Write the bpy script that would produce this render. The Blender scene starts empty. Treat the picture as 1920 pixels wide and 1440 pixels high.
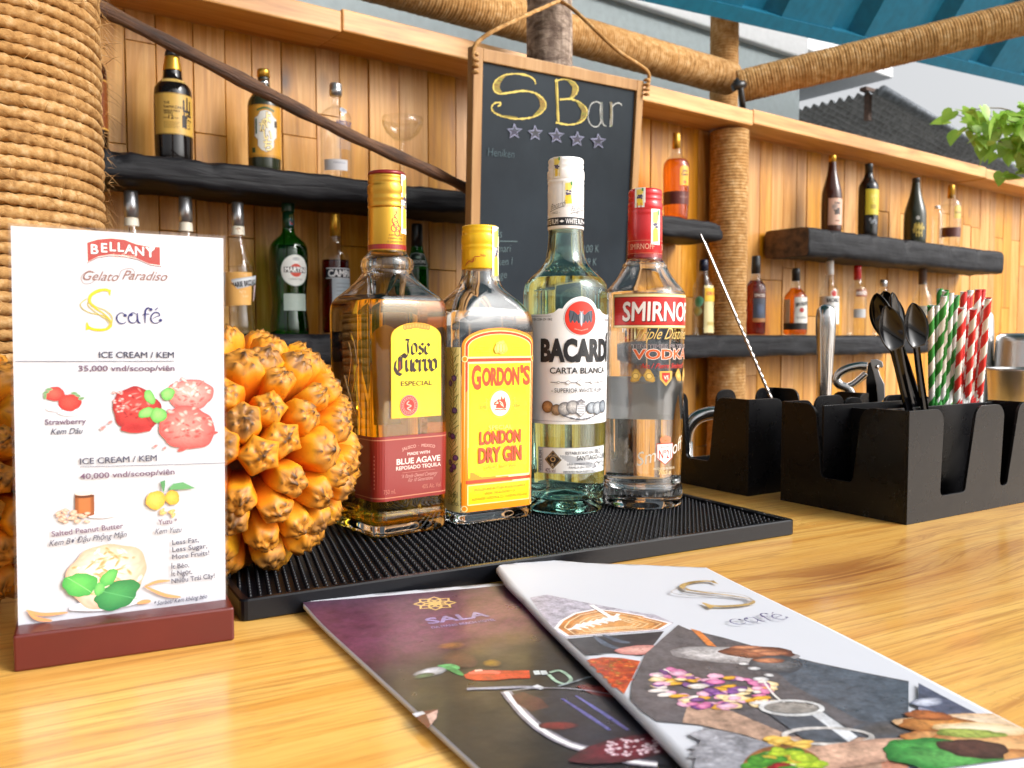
import bpy, bmesh, math, random
import numpy as np
from mathutils import Vector, Matrix
from mathutils.geometry import tessellate_polygon

R_ = math.radians
COL = bpy.context.scene.collection
SC = bpy.context.scene

# ------------------------------------------------------------------ camera
FPX, PXC, PYC = 1620.0, 960.0, 720.0          # focal length and centre in photo pixels
CAM = np.array([0.0, 0.0, 0.165])             # the lens, 16.5 cm above the bar top
YAW, PITCH = R_(36.87), R_(3.11)
FW = np.array([math.sin(YAW)*math.cos(PITCH), math.cos(YAW)*math.cos(PITCH), -math.sin(PITCH)])
RT = np.array([math.cos(YAW), -math.sin(YAW), 0.0])
UP = np.cross(RT, FW)
cam = bpy.data.cameras.new("camera")
cam_o = bpy.data.objects.new("camera", cam)
COL.objects.link(cam_o)
cam.sensor_width = 36.0
cam.lens = FPX / 1920.0 * 36.0
cam.clip_start, cam.clip_end = 0.01, 500.0
cam_o.matrix_world = Matrix(((RT[0], UP[0], -FW[0], CAM[0]), (RT[1], UP[1], -FW[1], CAM[1]), (RT[2], UP[2], -FW[2], CAM[2]), (0, 0, 0, 1)))
cam.dof.use_dof = True
cam.dof.focus_distance = 0.66
cam.dof.aperture_fstop = (cam.lens / 1.9)
SC.camera = cam_o

# ------------------------------------------------------------------ sky, sun, exposure
SUN_EL, SUN_AZ = 34.0, 150.0      # degrees; azimuth clockwise from +y: over the right shoulder of the camera
world = bpy.data.worlds.new("World"); SC.world = world
world.use_nodes = True
wn, wl = world.node_tree.nodes, world.node_tree.links
bg = wn["Background"]
sky = wn.new("ShaderNodeTexSky"); sky.sky_type = 'NISHITA'
sky.sun_disc = False
sky.sun_elevation = R_(SUN_EL); sky.sun_rotation = R_(SUN_AZ)
sky.air_density = 1.0; sky.dust_density = 6.0; sky.ozone_density = 1.0
hs = wn.new("ShaderNodeHueSaturation"); hs.inputs["Saturation"].default_value = 0.12; hs.inputs["Value"].default_value = 1.3
wl.new(sky.outputs[0], hs.inputs["Color"]); wl.new(hs.outputs[0], bg.inputs["Color"])
bg.inputs["Strength"].default_value = 0.15
sun = bpy.data.lights.new("sun", 'SUN'); sun_o = bpy.data.objects.new("sun", sun); COL.objects.link(sun_o)
sun.energy = 1.5; sun.angle = R_(22.0); sun.color = (1.0, 0.95, 0.88)
sdir = Vector((math.sin(R_(SUN_AZ))*math.cos(R_(SUN_EL)), math.cos(R_(SUN_AZ))*math.cos(R_(SUN_EL)), math.sin(R_(SUN_EL))))
sun_o.rotation_euler = sdir.to_track_quat('Z', 'Y').to_euler()
sun_o.location = (2, -3, 5)
SC.view_settings.view_transform = 'Standard'
SC.view_settings.look = 'None'
SC.view_settings.gamma = 1.0
SC.view_settings.use_curve_mapping = False
SC.view_settings.exposure = 0.4
SC.render.engine = 'CYCLES'
SC.cycles.use_denoising = True
SC.cycles.max_bounces = 14
SC.cycles.transmission_bounces = 12
SC.cycles.transparent_max_bounces = 24
SC.cycles.glossy_bounces = 5
SC.cycles.diffuse_bounces = 4
SC.cycles.caustics_reflective = False
SC.cycles.caustics_refractive = True
SC.cycles.blur_glossy = 0.6
SC.cycles.sample_clamp_indirect = 6.0

# ------------------------------------------------------------------ photo pixel -> place
def ray(px, py): return FW + RT*((px-PXC)/FPX) - UP*((py-PYC)/FPX)
def atz(px, py, z): d = ray(px, py); return CAM + d*((z-CAM[2])/d[2])
def aty(px, py, y): d = ray(px, py); return CAM + d*(y/d[1])
def atd(px, py, depth): return CAM + ray(px, py)*depth
def depth_of(p): return float((np.array(p)-CAM) @ FW)
def zat(p, py):                                # height above p's foot that shows at row py
    d = np.array(p, float)-CAM; d[2] = 0; k = (PYC-py)/FPX
    return CAM[2] + (k*(d@FW)-d@UP)/(UP[2]-k*FW[2])

# ------------------------------------------------------------------ things, parts
def tag(o, label, cat, group=None, kind=None):
    if label: o['label'] = label
    if cat: o['category'] = cat
    if group: o['group'] = group
    if kind: o['kind'] = kind
    return o
def thing(name, label, cat, loc=(0, 0, 0), rotz=0.0, group=None, mat=None):
    o = bpy.data.objects.new(name, None); COL.objects.link(o)
    o.empty_display_size = 0.02
    if mat is not None: o.matrix_world = mat
    else:
        o.location = tuple(float(a) for a in loc); o.rotation_euler = (0, 0, rotz)
    return tag(o, label, cat, group)
def dup(root, loc, rotz, label=None, group=None):
    r = root.copy(); COL.objects.link(r); r.location = tuple(float(a) for a in loc); r.rotation_euler = (0, 0, rotz)
    if label: r['label'] = label
    if group: r['group'] = group
    for ch in list(root.children):
        c = ch.copy(); COL.objects.link(c); c.parent = r
        for g in ch.children:
            d = g.copy(); COL.objects.link(d); d.parent = c
    return r

class MB:
    def __init__(s): s.v, s.f, s.m, s.sm, s.c = [], [], [], [], []
    def add(s, verts, faces, m=0, smooth=False, col=None, M=None):
        o = len(s.v)
        for p in verts:
            s.v.append(tuple(M @ Vector(p)) if M is not None else (float(p[0]), float(p[1]), float(p[2])))
        s.f += [tuple(i+o for i in f) for f in faces]
        s.m += [m]*len(faces) if isinstance(m, int) else list(m)
        s.sm += [smooth]*len(faces)
        if col is None: s.c += [(1, 1, 1, 1)]*len(verts)
        elif len(verts) == len(col) and not isinstance(col[0], (int, float)): s.c += [tuple(c)+(1,)*(4-len(c)) for c in col]
        else: s.c += [tuple(col)+(1,)*(4-len(col))]*len(verts)
        return s
    def box(s, c, h, m=0, M=None, col=None):
        x, y, z = c; a, b, d = h
        v = [(x+i*a, y+j*b, z+k*d) for i in (-1, 1) for j in (-1, 1) for k in (-1, 1)]
        f = [(0, 1, 3, 2), (4, 6, 7, 5), (0, 4, 5, 1), (2, 3, 7, 6), (0, 2, 6, 4), (1, 5, 7, 3)]
        return s.add(v, f, m, False, col, M)
    def rings(s, rings, m=0, smooth=True, caps=(True, True), col=None, closed=True, M=None):
        n = len(rings[0]); v = [p for r in rings for p in r]; f = []
        rng = range(n) if closed else range(n-1)
        for i in range(len(rings)-1):
            for j in rng:
                k = (j+1) % n
                f.append((i*n+j, i*n+k, (i+1)*n+k, (i+1)*n+j))
        if caps[0]: f.append(tuple(range(n-1, -1, -1)))
        if caps[1]: f.append(tuple((len(rings)-1)*n+j for j in range(n)))
        return s.add(v, f, m, smooth, col, M)
    def lathe(s, prof, n=32, m=0, smooth=True, caps=(True, True), M=None, col=None):
        prof = [(max(r, 1e-5), z) for r, z in prof]
        return s.rings([[(r*math.cos(2*math.pi*j/n), r*math.sin(2*math.pi*j/n), z) for j in range(n)] for r, z in prof], m, smooth, caps, col, True, M)
    def tube(s, pts, rad, n=10, m=0, caps=(True, True), smooth=True, flat=1.0):
        P = [Vector(p) for p in pts]; R = rad if isinstance(rad, (list, tuple)) else [rad]*len(P)
        t0 = (P[1]-P[0]).normalized(); a = Vector((0, 0, 1)) if abs(t0.z) < .9 else Vector((1, 0, 0))
        nx = t0.cross(a).normalized(); rs = []
        for i, p in enumerate(P):
            t = ((P[min(i+1, len(P)-1)]-P[max(i-1, 0)])).normalized()
            nx = (nx-t*nx.dot(t)).normalized(); ny = t.cross(nx)
            rs.append([tuple(p+nx*math.cos(2*math.pi*j/n)*R[i]+ny*math.sin(2*math.pi*j/n)*R[i]*flat) for j in range(n)])
        return s.rings(rs, m, smooth, caps)
    def prism(s, pts, y0, y1, m=0, M=None, smooth=False):   # outline (x,z), extruded along y
        n = len(pts)
        tri = tessellate_polygon([[Vector((p[0], p[1], 0)) for p in pts]])
        v = [(p[0], y0, p[1]) for p in pts]+[(p[0], y1, p[1]) for p in pts]
        f = [tuple(t) for t in tri]+[tuple(i+n for i in reversed(t)) for t in tri]
        f += [(i, (i+1) % n, (i+1) % n+n, i+n) for i in range(n)]
        return s.add(v, f, m, smooth, None, M)
    def build(s, name, mats, parent=None, bevel=0, seg=2, loc=None, rotz=0, fixn=True, autosm=None, link=True):
        me = bpy.data.meshes.new(name)
        me.from_pydata(s.v, [], s.f)
        mats = mats if isinstance(mats, (list, tuple)) else [mats]
        for mt in mats: me.materials.append(mt)
        me.polygons.foreach_set('material_index', s.m)
        me.polygons.foreach_set('use_smooth', s.sm)
        if any(c != (1, 1, 1, 1) for c in s.c):
            at = me.color_attributes.new('Col', 'FLOAT_COLOR', 'POINT')
            at.data.foreach_set('color', np.array(s.c, np.float32).ravel())
        if fixn:
            b = bmesh.new(); b.from_mesh(me); bmesh.ops.recalc_face_normals(b, faces=b.faces); b.to_mesh(me); b.free()
        me.update()
        o = bpy.data.objects.new(name, me)
        if link: COL.objects.link(o)
        if parent is not None: o.parent = parent
        if loc is not None: o.location = tuple(float(a) for a in loc); o.rotation_euler = (0, 0, rotz)
        if bevel:
            md = o.modifiers.new('bevel', 'BEVEL'); md.width = bevel; md.segments = seg; md.limit_method = 'ANGLE'; md.angle_limit = R_(40)
            md.harden_normals = False
        return o

def chaikin(p, it=2):
    for _ in range(it):
        q = [p[0]]
        for a, b in zip(p[:-1], p[1:]):
            q.append(tuple(.75*x+.25*y for x, y in zip(a, b))); q.append(tuple(.25*x+.75*y for x, y in zip(a, b)))
        q.append(p[-1]); p = q
    return p
def catmull(p, k=8, closed=False):
    P = [np.array(a, float) for a in p]; out = []; n = len(P)
    for i in range(n if closed else n-1):
        if closed: a, b, c, d = P[(i-1) % n], P[i], P[(i+1) % n], P[(i+2) % n]
        else: a, b, c, d = P[max(i-1, 0)], P[i], P[i+1], P[min(i+2, n-1)]
        for t in range(k):
            t = t/k
            out.append(tuple(.5*((2*b)+(c-a)*t+(2*a-5*b+4*c-d)*t*t+(3*b-a-3*c+d)*t**3)))
    if not closed: out.append(tuple(P[-1]))
    return out

# ------------------------------------------------------------------ materials
def lin(c): return c/12.92 if c <= .04045 else ((c+.055)/1.055)**2.4
def hx(h, k=1.0):
    h = h.lstrip('#'); return tuple(lin(int(h[i:i+2], 16)/255)*k for i in (0, 2, 4))
class NT:
    def __init__(s, name):
        s.m = bpy.data.materials.new(name); s.m.use_nodes = True; s.t = s.m.node_tree; s.n = s.t.nodes; s.l = s.t.links
        s.b = s.n['Principled BSDF']; s.out = s.n['Material Output']
    def node(s, ty, **kw):
        nd = s.n.new(ty)
        for k, v in kw.items():
            if k.startswith('_'): setattr(nd, k[1:], v)
        for k, v in kw.items():
            if not k.startswith('_'):
                key = k.replace('__', ' ')
                s.put(nd.inputs[int(key[1:])] if key[0] == 'i' and key[1:].isdigit() else nd.inputs[key], v)
        return nd
    def put(s, sock, v):
        if hasattr(v, 'is_output') or isinstance(v, bpy.types.NodeSocket): s.l.new(v, sock)
        else:
            if isinstance(v, tuple) and len(v) == 3 and sock.type == 'RGBA': v = v+(1,)
            sock.default_value = v
    def set(s, **kw):
        for k, v in kw.items(): s.put(s.b.inputs[k.replace('__', ' ')], v)
        return s
    def coord(s, scale=(1, 1, 1), rot=(0, 0, 0), out='Object'):
        tc = s.node('ShaderNodeTexCoord'); mp = s.node('ShaderNodeMapping', Scale=scale, Rotation=rot); s.l.new(tc.outputs[out], mp.inputs[0]); return mp.outputs[0]
    def noise(s, vec, scale, detail=4, rough=.55, dist=0.0):
        nd = s.node('ShaderNodeTexNoise', Vector=vec, Scale=scale, Detail=detail, Roughness=rough, Distortion=dist); return nd.outputs[0]
    def ramp(s, fac, stops, interp='LINEAR'):
        nd = s.node('ShaderNodeValToRGB'); cr = nd.color_ramp; cr.interpolation = interp
        while len(cr.elements) > 1: cr.elements.remove(cr.elements[-1])
        for i, (p, c) in enumerate(stops):
            e = cr.elements[0] if i == 0 else cr.elements.new(p)
            e.position = p; e.color = (c+(1,)) if isinstance(c, tuple) else (c, c, c, 1)
        s.l.new(fac, nd.inputs[0]); return nd.outputs[0]
    def mix(s, fac, a, b, mode='MIX'):
        nd = s.node('ShaderNodeMix', _data_type='RGBA', _blend_type=mode)
        s.put(nd.inputs[0], fac); s.put(nd.inputs[6], a); s.put(nd.inputs[7], b); return nd.outputs[2]
    def math(s, op, a, b=0.0, c=0.0):
        nd = s.node('ShaderNodeMath', _operation=op); s.put(nd.inputs[0], a); s.put(nd.inputs[1], b); s.put(nd.inputs[2], c); return nd.outputs[0]
    def bump(s, h, strength=.3, dist=.01):
        nd = s.node('ShaderNodeBump', Strength=strength, Distance=dist, Height=h); s.l.new(nd.outputs[0], s.b.inputs['Normal']); return nd.outputs[0]
    def attr(s, name='Col'): return s.node('ShaderNodeAttribute', _attribute_name=name).outputs[0]

def plain(name, col, rough=.5, metal=0.0, spec=.5, coat=0.0, bump=None, var=0.0):
    t = NT(name).set(Base__Color=col, Roughness=rough, Metallic=metal, Specular__IOR__Level=spec)
    if coat: t.set(Coat__Weight=coat, Coat__Roughness=.1)
    if bump or var:
        v = t.coord(); nz = t.noise(v, (bump or (60,))[0], 5)
        if bump: t.bump(nz, bump[1], bump[2])
        if var:
            nz2 = t.noise(v, 25, 6)
            c = t.mix(t.ramp(nz2, [(.3, 0.0), (.7, 1.0)]), tuple(a*(1-var) for a in col), tuple(min(1, a*(1+var)) for a in col))
            t.put(t.b.inputs['Base Color'], c)
    return t.m
def art_mat(name, rough=.4, coat=0.0, metal=0.0):
    t = NT(name); t.set(Base__Color=t.attr(), Roughness=rough, Metallic=metal)
    if coat: t.set(Coat__Weight=coat, Coat__Roughness=.08)
    v = t.coord(); t.bump(t.noise(v, 900, 2), .04, .0005)
    return t.m
def glass(name, col=(1, 1, 1), rough=0.0, ior=1.5):
    t = NT(name).set(Base__Color=col, Roughness=rough, IOR=ior, Transmission__Weight=1.0)
    return t.m
def thin_glass(name, col=(.97, .98, .98), edge=(.55, .6, .6), gloss=1.0):
    # single-walled glass seen from afar: see-through, darker where the eye skims the wall, with its reflection
    t = NT(name); t.n.remove(t.b)
    lw = t.node('ShaderNodeLayerWeight', Blend=.5)
    f = t.math('POWER', lw.outputs['Facing'], 3.0)
    tr = t.node('ShaderNodeBsdfTransparent', Color=t.mix(f, col, edge))
    gl = t.node('ShaderNodeBsdfGlossy', Color=(1, 1, 1), Roughness=.04)
    fr = t.math('MULTIPLY_ADD', t.math('POWER', lw.outputs['Facing'], 4.0), .75, .04)
    mx = t.node('ShaderNodeMixShader', i0=t.math('MULTIPLY', fr, gloss), i1=tr.outputs[0], i2=gl.outputs[0])
    t.l.new(mx.outputs[0], t.out.inputs[0]); return t.m

M = {}
def wood(name, light, mid, dark, axis='z', gs=1.0, attr=False, knots=True, rough=.42, coat=0.0):
    t = NT(name)
    st = {'x': (2.2*gs, 26*gs, 26*gs), 'y': (26*gs, 2.2*gs, 26*gs), 'z': (26*gs, 26*gs, 2.2*gs)}[axis]
    tc = t.node('ShaderNodeTexCoord').outputs['Object']
    if attr:
        a = t.attr(); off = t.node('ShaderNodeVectorMath', _operation='SCALE', i0=a); off.inputs[3].default_value = 7.0
        tc = t.node('ShaderNodeVectorMath', _operation='ADD', i0=tc, i1=off.outputs[0]).outputs[0]
    mp = t.node('ShaderNodeMapping', Vector=tc, Scale=st).outputs[0]
    n1 = t.noise(mp, 1.0, 5, .6, 1.2)
    fine = t.node('ShaderNodeMapping', Vector=tc, Scale=tuple(x*(7 if x > 5 else 1.5) for x in st)).outputs[0]
    n2 = t.noise(fine, 1.0, 3, .6)
    c = t.ramp(n1, [(.28, dark), (.46, mid), (.62, light), (.8, mid)])
    c = t.mix(t.ramp(n2, [(.35, .35), (.6, 0.0)]), c, dark)
    if attr:
        sp = t.node('ShaderNodeSeparateColor', Color=a)
        hsn = t.node('ShaderNodeHueSaturation', Color=c)
        t.put(hsn.inputs['Value'], t.math('MULTIPLY_ADD', sp.outputs[1], .18, .9))
        t.put(hsn.inputs['Saturation'], t.math('MULTIPLY_ADD', sp.outputs[2], .2, 1.0))
        c = hsn.outputs[0]
    if knots:
        kp = t.node('ShaderNodeMapping', Vector=tc, Scale=tuple(5.0 if x > 5 else 2.4 for x in st)).outputs[0]
        vo = t.node('ShaderNodeTexVoronoi', Vector=kp, Scale=1.0)
        kn = t.ramp(vo.outputs['Distance'], [(.03, 1.0), (.07, .55), (.13, 0.0)])
        c = t.mix(kn, c, tuple(x*.35 for x in dark))
    t.set(Base__Color=c, Roughness=rough)
    if coat: t.set(Coat__Weight=coat, Coat__Roughness=.12)
    t.bump(n2, .12, .002)
    return t.m

M['wall'] = wood('wall_pine', hx('#d4a262'), hx('#c08844'), hx('#9c652e'), 'z', attr=True)
M['rail'] = wood('rail_pine', hx('#daa868'), hx('#c9904e'), hx('#a0662e'), 'x', .8)
M['frame'] = wood('frame_pine', hx('#ab8455'), hx('#a07746'), hx('#8c6438'), 'z', 1.0, knots=False, rough=.5)
M['pole'] = wood('pole_bark', hx('#6f4a2c'), hx('#4a2c18'), hx('#1f120a'), 'x', 2.2, knots=False, rough=.6)
M['pole'].node_tree.nodes['Bump'].inputs['Strength'].default_value = .7; M['pole'].node_tree.nodes['Bump'].inputs['Distance'].default_value = .006
M['base'] = plain('stand_wood', hx('#541610'), .35, bump=(40, .05, .002), var=.12)
M['steel'] = plain('brushed_steel', (.62, .61, .6), .22, 1.0, bump=(300, .03, .001))
M['dsteel'] = plain('dark_steel', (.42, .38, .36), .2, 1.0)
M['iron'] = plain('rusty_iron', (.09, .05, .035), .7, bump=(40, .3, .004), var=.5)
M['plastic'] = plain('black_plastic', (.005, .005, .006), .34, spec=.24, bump=(900, .12, .0006))
t = NT('black_plastic'); v = t.coord(); g1 = t.noise(v, 1100, 2); d1 = t.noise(v, 420, 2, .5); d2 = t.noise(v, 26, 4); sc_ = t.noise(t.coord((60, 60, 900), (.3, .2, 0)), 1, 3)
dust = t.math('MULTIPLY', t.ramp(d1, [(.70, 0.0), (.76, 1.0)]), .5); sf = t.math('MULTIPLY', t.ramp(sc_, [(.66, 0.0), (.74, 1.0)]), t.ramp(d2, [(.45, 0.0), (.7, .25)]))
t.set(Base__Color=t.mix(t.math('MAXIMUM', dust, sf), (.005, .005, .006), (.11, .105, .1)), Roughness=t.ramp(d2, [(.3, .2), (.7, .36)]), Specular__IOR__Level=.24); t.bump(g1, .16, .0006); M['plastic'] = t.m
M['gplastic'] = plain('glossy_black_plastic', (.004, .004, .005), .1, spec=.4)
M['rubber'] = plain('black_rubber', (.0035, .004, .006), .3, spec=.24, bump=(700, .06, .0005))
M['ground'] = plain('paving', (.34, .32, .29), .9, bump=(30, .3, .01), var=.2)
M['white'] = plain('white_plaster', (.78, .79, .8), .8, bump=(60, .1, .004), var=.05)
M['grey'] = plain('grey_render', (.46, .53, .545), .85, bump=(50, .1, .004), var=.08)
M['blue'] = plain('blue_paint', (.002, .10, .165), .5, spec=.25, bump=(20, .15, .004), var=.15)
M['tin'] = plain('corrugated_tin', (.2, .22, .24), .55, .3, bump=(20, .15, .003), var=.45)
M['art'] = art_mat('label_print', .42)
M['artgloss'] = art_mat('gloss_print', .28, .15)
M['artmatte'] = art_mat('chalk_print', .9)
M['paper'] = plain('white_paper', (.56, .58, .64), .5)
M['gold'] = plain('gold_foil', hx('#d9a53a'), .28, .75, bump=(200, .04, .0005))
M['goldcap'] = plain('gold_cap', hx('#c9983a'), .3, .8)
M['ycap'] = plain('yellow_cap', hx('#e8b81c'), .28, .25)
M['wcap'] = plain('white_cap', (.82, .82, .83), .3)
M['rcap'] = plain('red_cap', hx('#c01d22'), .25, .15, coat=.4)
M['dred'] = plain('dark_red_band', hx('#7d1a1c'), .3, .2)
M['bcap'] = plain('black_cap', (.012, .012, .013), .3)
M['scap'] = plain('silver_cap', (.5, .51, .53), .3, .85)
M['gcap'] = plain('green_cap', hx('#0f3a22'), .3)
M['navy'] = plain('navy_foil', hx('#131a30'), .3, .2)

# rope: warm jute with fibre streaks
def rope_mat(name, k=1.0, sc=120):
    t = NT(name); v = t.coord(); n1 = t.noise(v, sc, 6, .7); n2 = t.noise(v, 9, 3)
    c = t.ramp(n1, [(.28, hx('#7d5630', k)), (.5, hx('#bb8f58', k)), (.72, hx('#dcbc8e', k))])
    c = t.mix(t.ramp(n2, [(.35, 0.0), (.75, .45)]), c, hx('#a07038', k)); c = t.mix(t.ramp(t.noise(v, 3.5, 4), [(.45, 0.0), (.75, .5)]), c, hx('#6f4a24', k))
    t.set(Base__Color=c, Roughness=.85, Specular__IOR__Level=.2); t.bump(n1, .5, .0015); return t.m
M['rope'] = rope_mat('jute_rope', .78); M['rope2'] = rope_mat('jute_rope_far', .92, 45)

# charred shelf timber
t = NT('charred_wood'); v = t.coord((3, 40, 40)); n1 = t.noise(v, 1, 6, .65, .8)
vo = t.node('ShaderNodeTexVoronoi', Vector=t.coord((5, 22, 60)), Scale=1.0, _feature='DISTANCE_TO_EDGE')
c = t.ramp(n1, [(.3, (.003, .003, .004)), (.6, (.009, .009, .012)), (.85, (.026, .026, .03))])
t.set(Base__Color=c, Roughness=.55, Specular__IOR__Level=.22); hgt = t.math('ADD', n1, t.math('MULTIPLY', t.ramp(vo.outputs[0], [(0.0, 0.0), (.05, 1.0)]), .12)); t.bump(hgt, .55, .006); M['char'] = t.m
t = NT('charred_end'); n1 = t.noise(t.coord((8, 30, 30)), 1, 5)
t.set(Base__Color=t.ramp(n1, [(.3, (.03, .016, .008)), (.6, (.16, .075, .03))]), Roughness=.6); t.bump(n1, .4, .006); M['charend'] = t.m
# palm trunk
t = NT('palm_bark'); n1 = t.noise(t.coord((20, 20, 45)), 1, 7, .7, 1.0); n2 = t.noise(t.coord((50, 50, 4)), 1, 3)
c = t.ramp(n1, [(.3, hx('#2e221c')), (.45, hx('#7d6a5c')), (.62, hx('#b3a08f')), (.8, hx('#8d7a6a'))])
c = t.mix(t.ramp(n2, [(.4, .6), (.6, 0.0)]), c, hx('#4d3a30'))
t.set(Base__Color=c, Roughness=.9); t.bump(n1, .6, .01); M['bark'] = t.m
# blackboard with chalk haze
t = NT('blackboard'); n1 = t.noise(t.coord((3, 3, 3)), 1, 5, .6); n2 = t.noise(t.coord((30, 30, 6)), 1, 4)
c = t.mix(t.ramp(n1, [(.35, 0.0), (.75, .5)]), (.005, .009, .014), (.026, .038, .05))
t.set(Base__Color=c, Roughness=t.ramp(n2, [(.3, .38), (.7, .5)]), Specular__IOR__Level=.2); M['board'] = t.m
# leaf
t = NT('leaf'); n1 = t.noise(t.coord(), 40, 3); t.set(Base__Color=t.mix(t.ramp(n1, [(.3, 0.0), (.7, 1.0)]), (.2, .4, .05), (.42, .6, .13)), Roughness=.4, Subsurface__Weight=0.0)
tl = t.node('ShaderNodeBsdfTranslucent', Color=(.3, .55, .08)); ms = t.node('ShaderNodeMixShader', i0=.35, i1=t.b.outputs[0], i2=tl.outputs[0]); t.l.new(ms.outputs[0], t.out.inputs[0]); M['leaf'] = t.m
M['twig'] = plain('twig', (.12, .09, .05), .8)
# fruit skin from per-vertex colours
t = NT('fruit_skin'); n1 = t.noise(t.coord(), 260, 4); a = t.attr()
t.set(Base__Color=t.mix(t.ramp(n1, [(.55, 0.0), (.72, .35)]), a, (.2, .08, .02)), Roughness=.48, Specular__IOR__Level=.35); t.bump(n1, .15, .0012); M['fruit'] = t.m

# varnished counter
t = NT('varnished_teak')
tc = t.node('ShaderNodeTexCoord').outputs['Object']
CR = R_(-7.3)             # the counter and what is squared up to it are turned this much against the back wall
_k = atz(1640, 1078, 0); KN = (_k[0]*math.cos(CR)+_k[1]*math.sin(CR), -_k[0]*math.sin(CR)+_k[1]*math.cos(CR), 0.0)
kv = t.node('ShaderNodeVectorMath', _operation='SUBTRACT', i0=tc, i1=KN).outputs[0]
kv = t.node('ShaderNodeVectorMath', _operation='MULTIPLY', i0=kv, i1=(9.0, 24.0, 0)).outputs[0]
kl = t.node('ShaderNodeVectorMath', _operation='LENGTH', i0=kv).outputs['Value']
kg = t.math('EXPONENT', t.math('MULTIPLY', t.math('MULTIPLY', kl, kl), -.7))
base = t.node('ShaderNodeMapping', Vector=tc, Scale=(1.1, 9.0, 1)).outputs[0]
warp = t.noise(base, .9, 3, .5)
ph = t.node('ShaderNodeSeparateXYZ', Vector=tc).outputs[1]
phase = t.math('ADD', t.math('MULTIPLY', ph, 44.0), t.math('ADD', t.math('MULTIPLY', warp, 5.0), t.math('MULTIPLY', kg, 1.3)))
cmb = t.node('ShaderNodeCombineXYZ', X=0.0, Y=phase, Z=0.0).outputs[0]
g1 = t.noise(cmb, 1.0, 3, .6)
xs = t.node('ShaderNodeSeparateXYZ', Vector=tc).outputs[0]
cmb2 = t.node('ShaderNodeCombineXYZ', X=t.math('MULTIPLY', xs, 5.0), Y=t.math('MULTIPLY', phase, 3.3), Z=0.0).outputs[0]
g2 = t.noise(cmb2, 1.0, 4, .65)
fib = t.noise(t.node('ShaderNodeMapping', Vector=tc, Scale=(14, 420, 1)).outputs[0], 1.0, 3, .6)
c = t.ramp(g1, [(.25, hx('#d0943c')), (.42, hx('#dda64e')), (.58, hx('#e9ba62')), (.75, hx('#d69c44'))])
c = t.mix(t.ramp(g2, [(.52, 0.0), (.6, .5), (.64, .08)]), c, hx('#94571c'))
c = t.mix(t.ramp(fib, [(.35, .35), (.55, 0.0)]), c, hx('#b56f22'))
c = t.mix(t.math('MULTIPLY', kg, t.ramp(g2, [(.3, .25), (.65, .95)])), c, hx('#8a4a12'))
t.set(Base__Color=c, Roughness=.5, Coat__Weight=.85, Coat__Roughness=.2)
bn = t.noise(tc, 9, 3)
pore = t.noise(t.node('ShaderNodeMapping', Vector=tc, Scale=(55, 900, 1)).outputs[0], 1.0, 2, .5)
c = t.mix(t.ramp(pore, [(.64, 0.0), (.72, .55)]), c, hx('#8a5518'))
scr = t.noise(t.node('ShaderNodeMapping', Vector=tc, Scale=(9, 520, 1), Rotation=(0, 0, .5)).outputs[0], 1.0, 2, .5)
sm_ = t.noise(tc, 6, 5, .65)
t.put(t.b.inputs['Base Color'], t.mix(t.ramp(scr, [(.72, 0.0), (.77, .3)]), c, hx('#e8d0a0')))
t.put(t.b.inputs['Coat Roughness'], t.math('ADD', t.ramp(sm_, [(.35, .12), (.7, .3)]), 0.0))
t.bump(t.math('ADD', t.math('MULTIPLY', fib, .06), t.math('MULTIPLY', bn, .3)), .12, .004); M['counter'] = t.m
nb = t.node('ShaderNodeBump', Strength=.08, Distance=.01, Height=bn); t.l.new(nb.outputs[0], t.b.inputs['Coat Normal'])

# glass and drinks
M['clear'] = glass('clear_glass', (.985, .992, .99))
M['aqua'] = glass('aqua_glass', (.72, .95, .88))
M['water'] = glass('clear_spirit', (1, 1, 1), 0, 1.34)
M['amber'] = glass('amber_spirit', (1.0, .60, .028), 0, 1.36)
M['acrylic'] = thin_glass('clear_acrylic', (1, 1, 1), (.9, .91, .94), .5)
M['tclear'] = thin_glass('shelf_glass_clear', (.98, .985, .98), (.80, .83, .82)); M['tgreen'] = thin_glass('shelf_glass_green', (.16, .62, .26), (.03, .22, .07))
M['tdark'] = plain('shelf_glass_dark', (.008, .006, .006), .06); M['tolive'] = plain('shelf_glass_olive', (.02, .024, .012), .2)
M['tbrown'] = thin_glass('shelf_glass_brown', (.28, .07, .02), (.06, .012, .005))
M['mbrown'] = plain('shelf_bottle_brown', (.05, .012, .006), .1)
M['lamber'] = thin_glass('shelf_liquid_amber', (.9, .5, .14), (.6, .24, .04), .2)
M['lgold'] = thin_glass('shelf_liquid_gold', (.9, .62, .25), (.6, .3, .06), .2)
M['lred'] = thin_glass('shelf_liquid_red', (.42, .03, .02), (.16, .008, .008), .2)
M['lrum'] = thin_glass('shelf_liquid_rum', (.5, .14, .04), (.22, .05, .015), .2)
M['lclear'] = thin_glass('shelf_liquid_clear', (.97, .97, .96), (.82, .83, .82), .2)
M['lgreen'] = thin_glass('shelf_liquid_green', (.30, .62, .26), (.08, .3, .1), .2)

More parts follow.
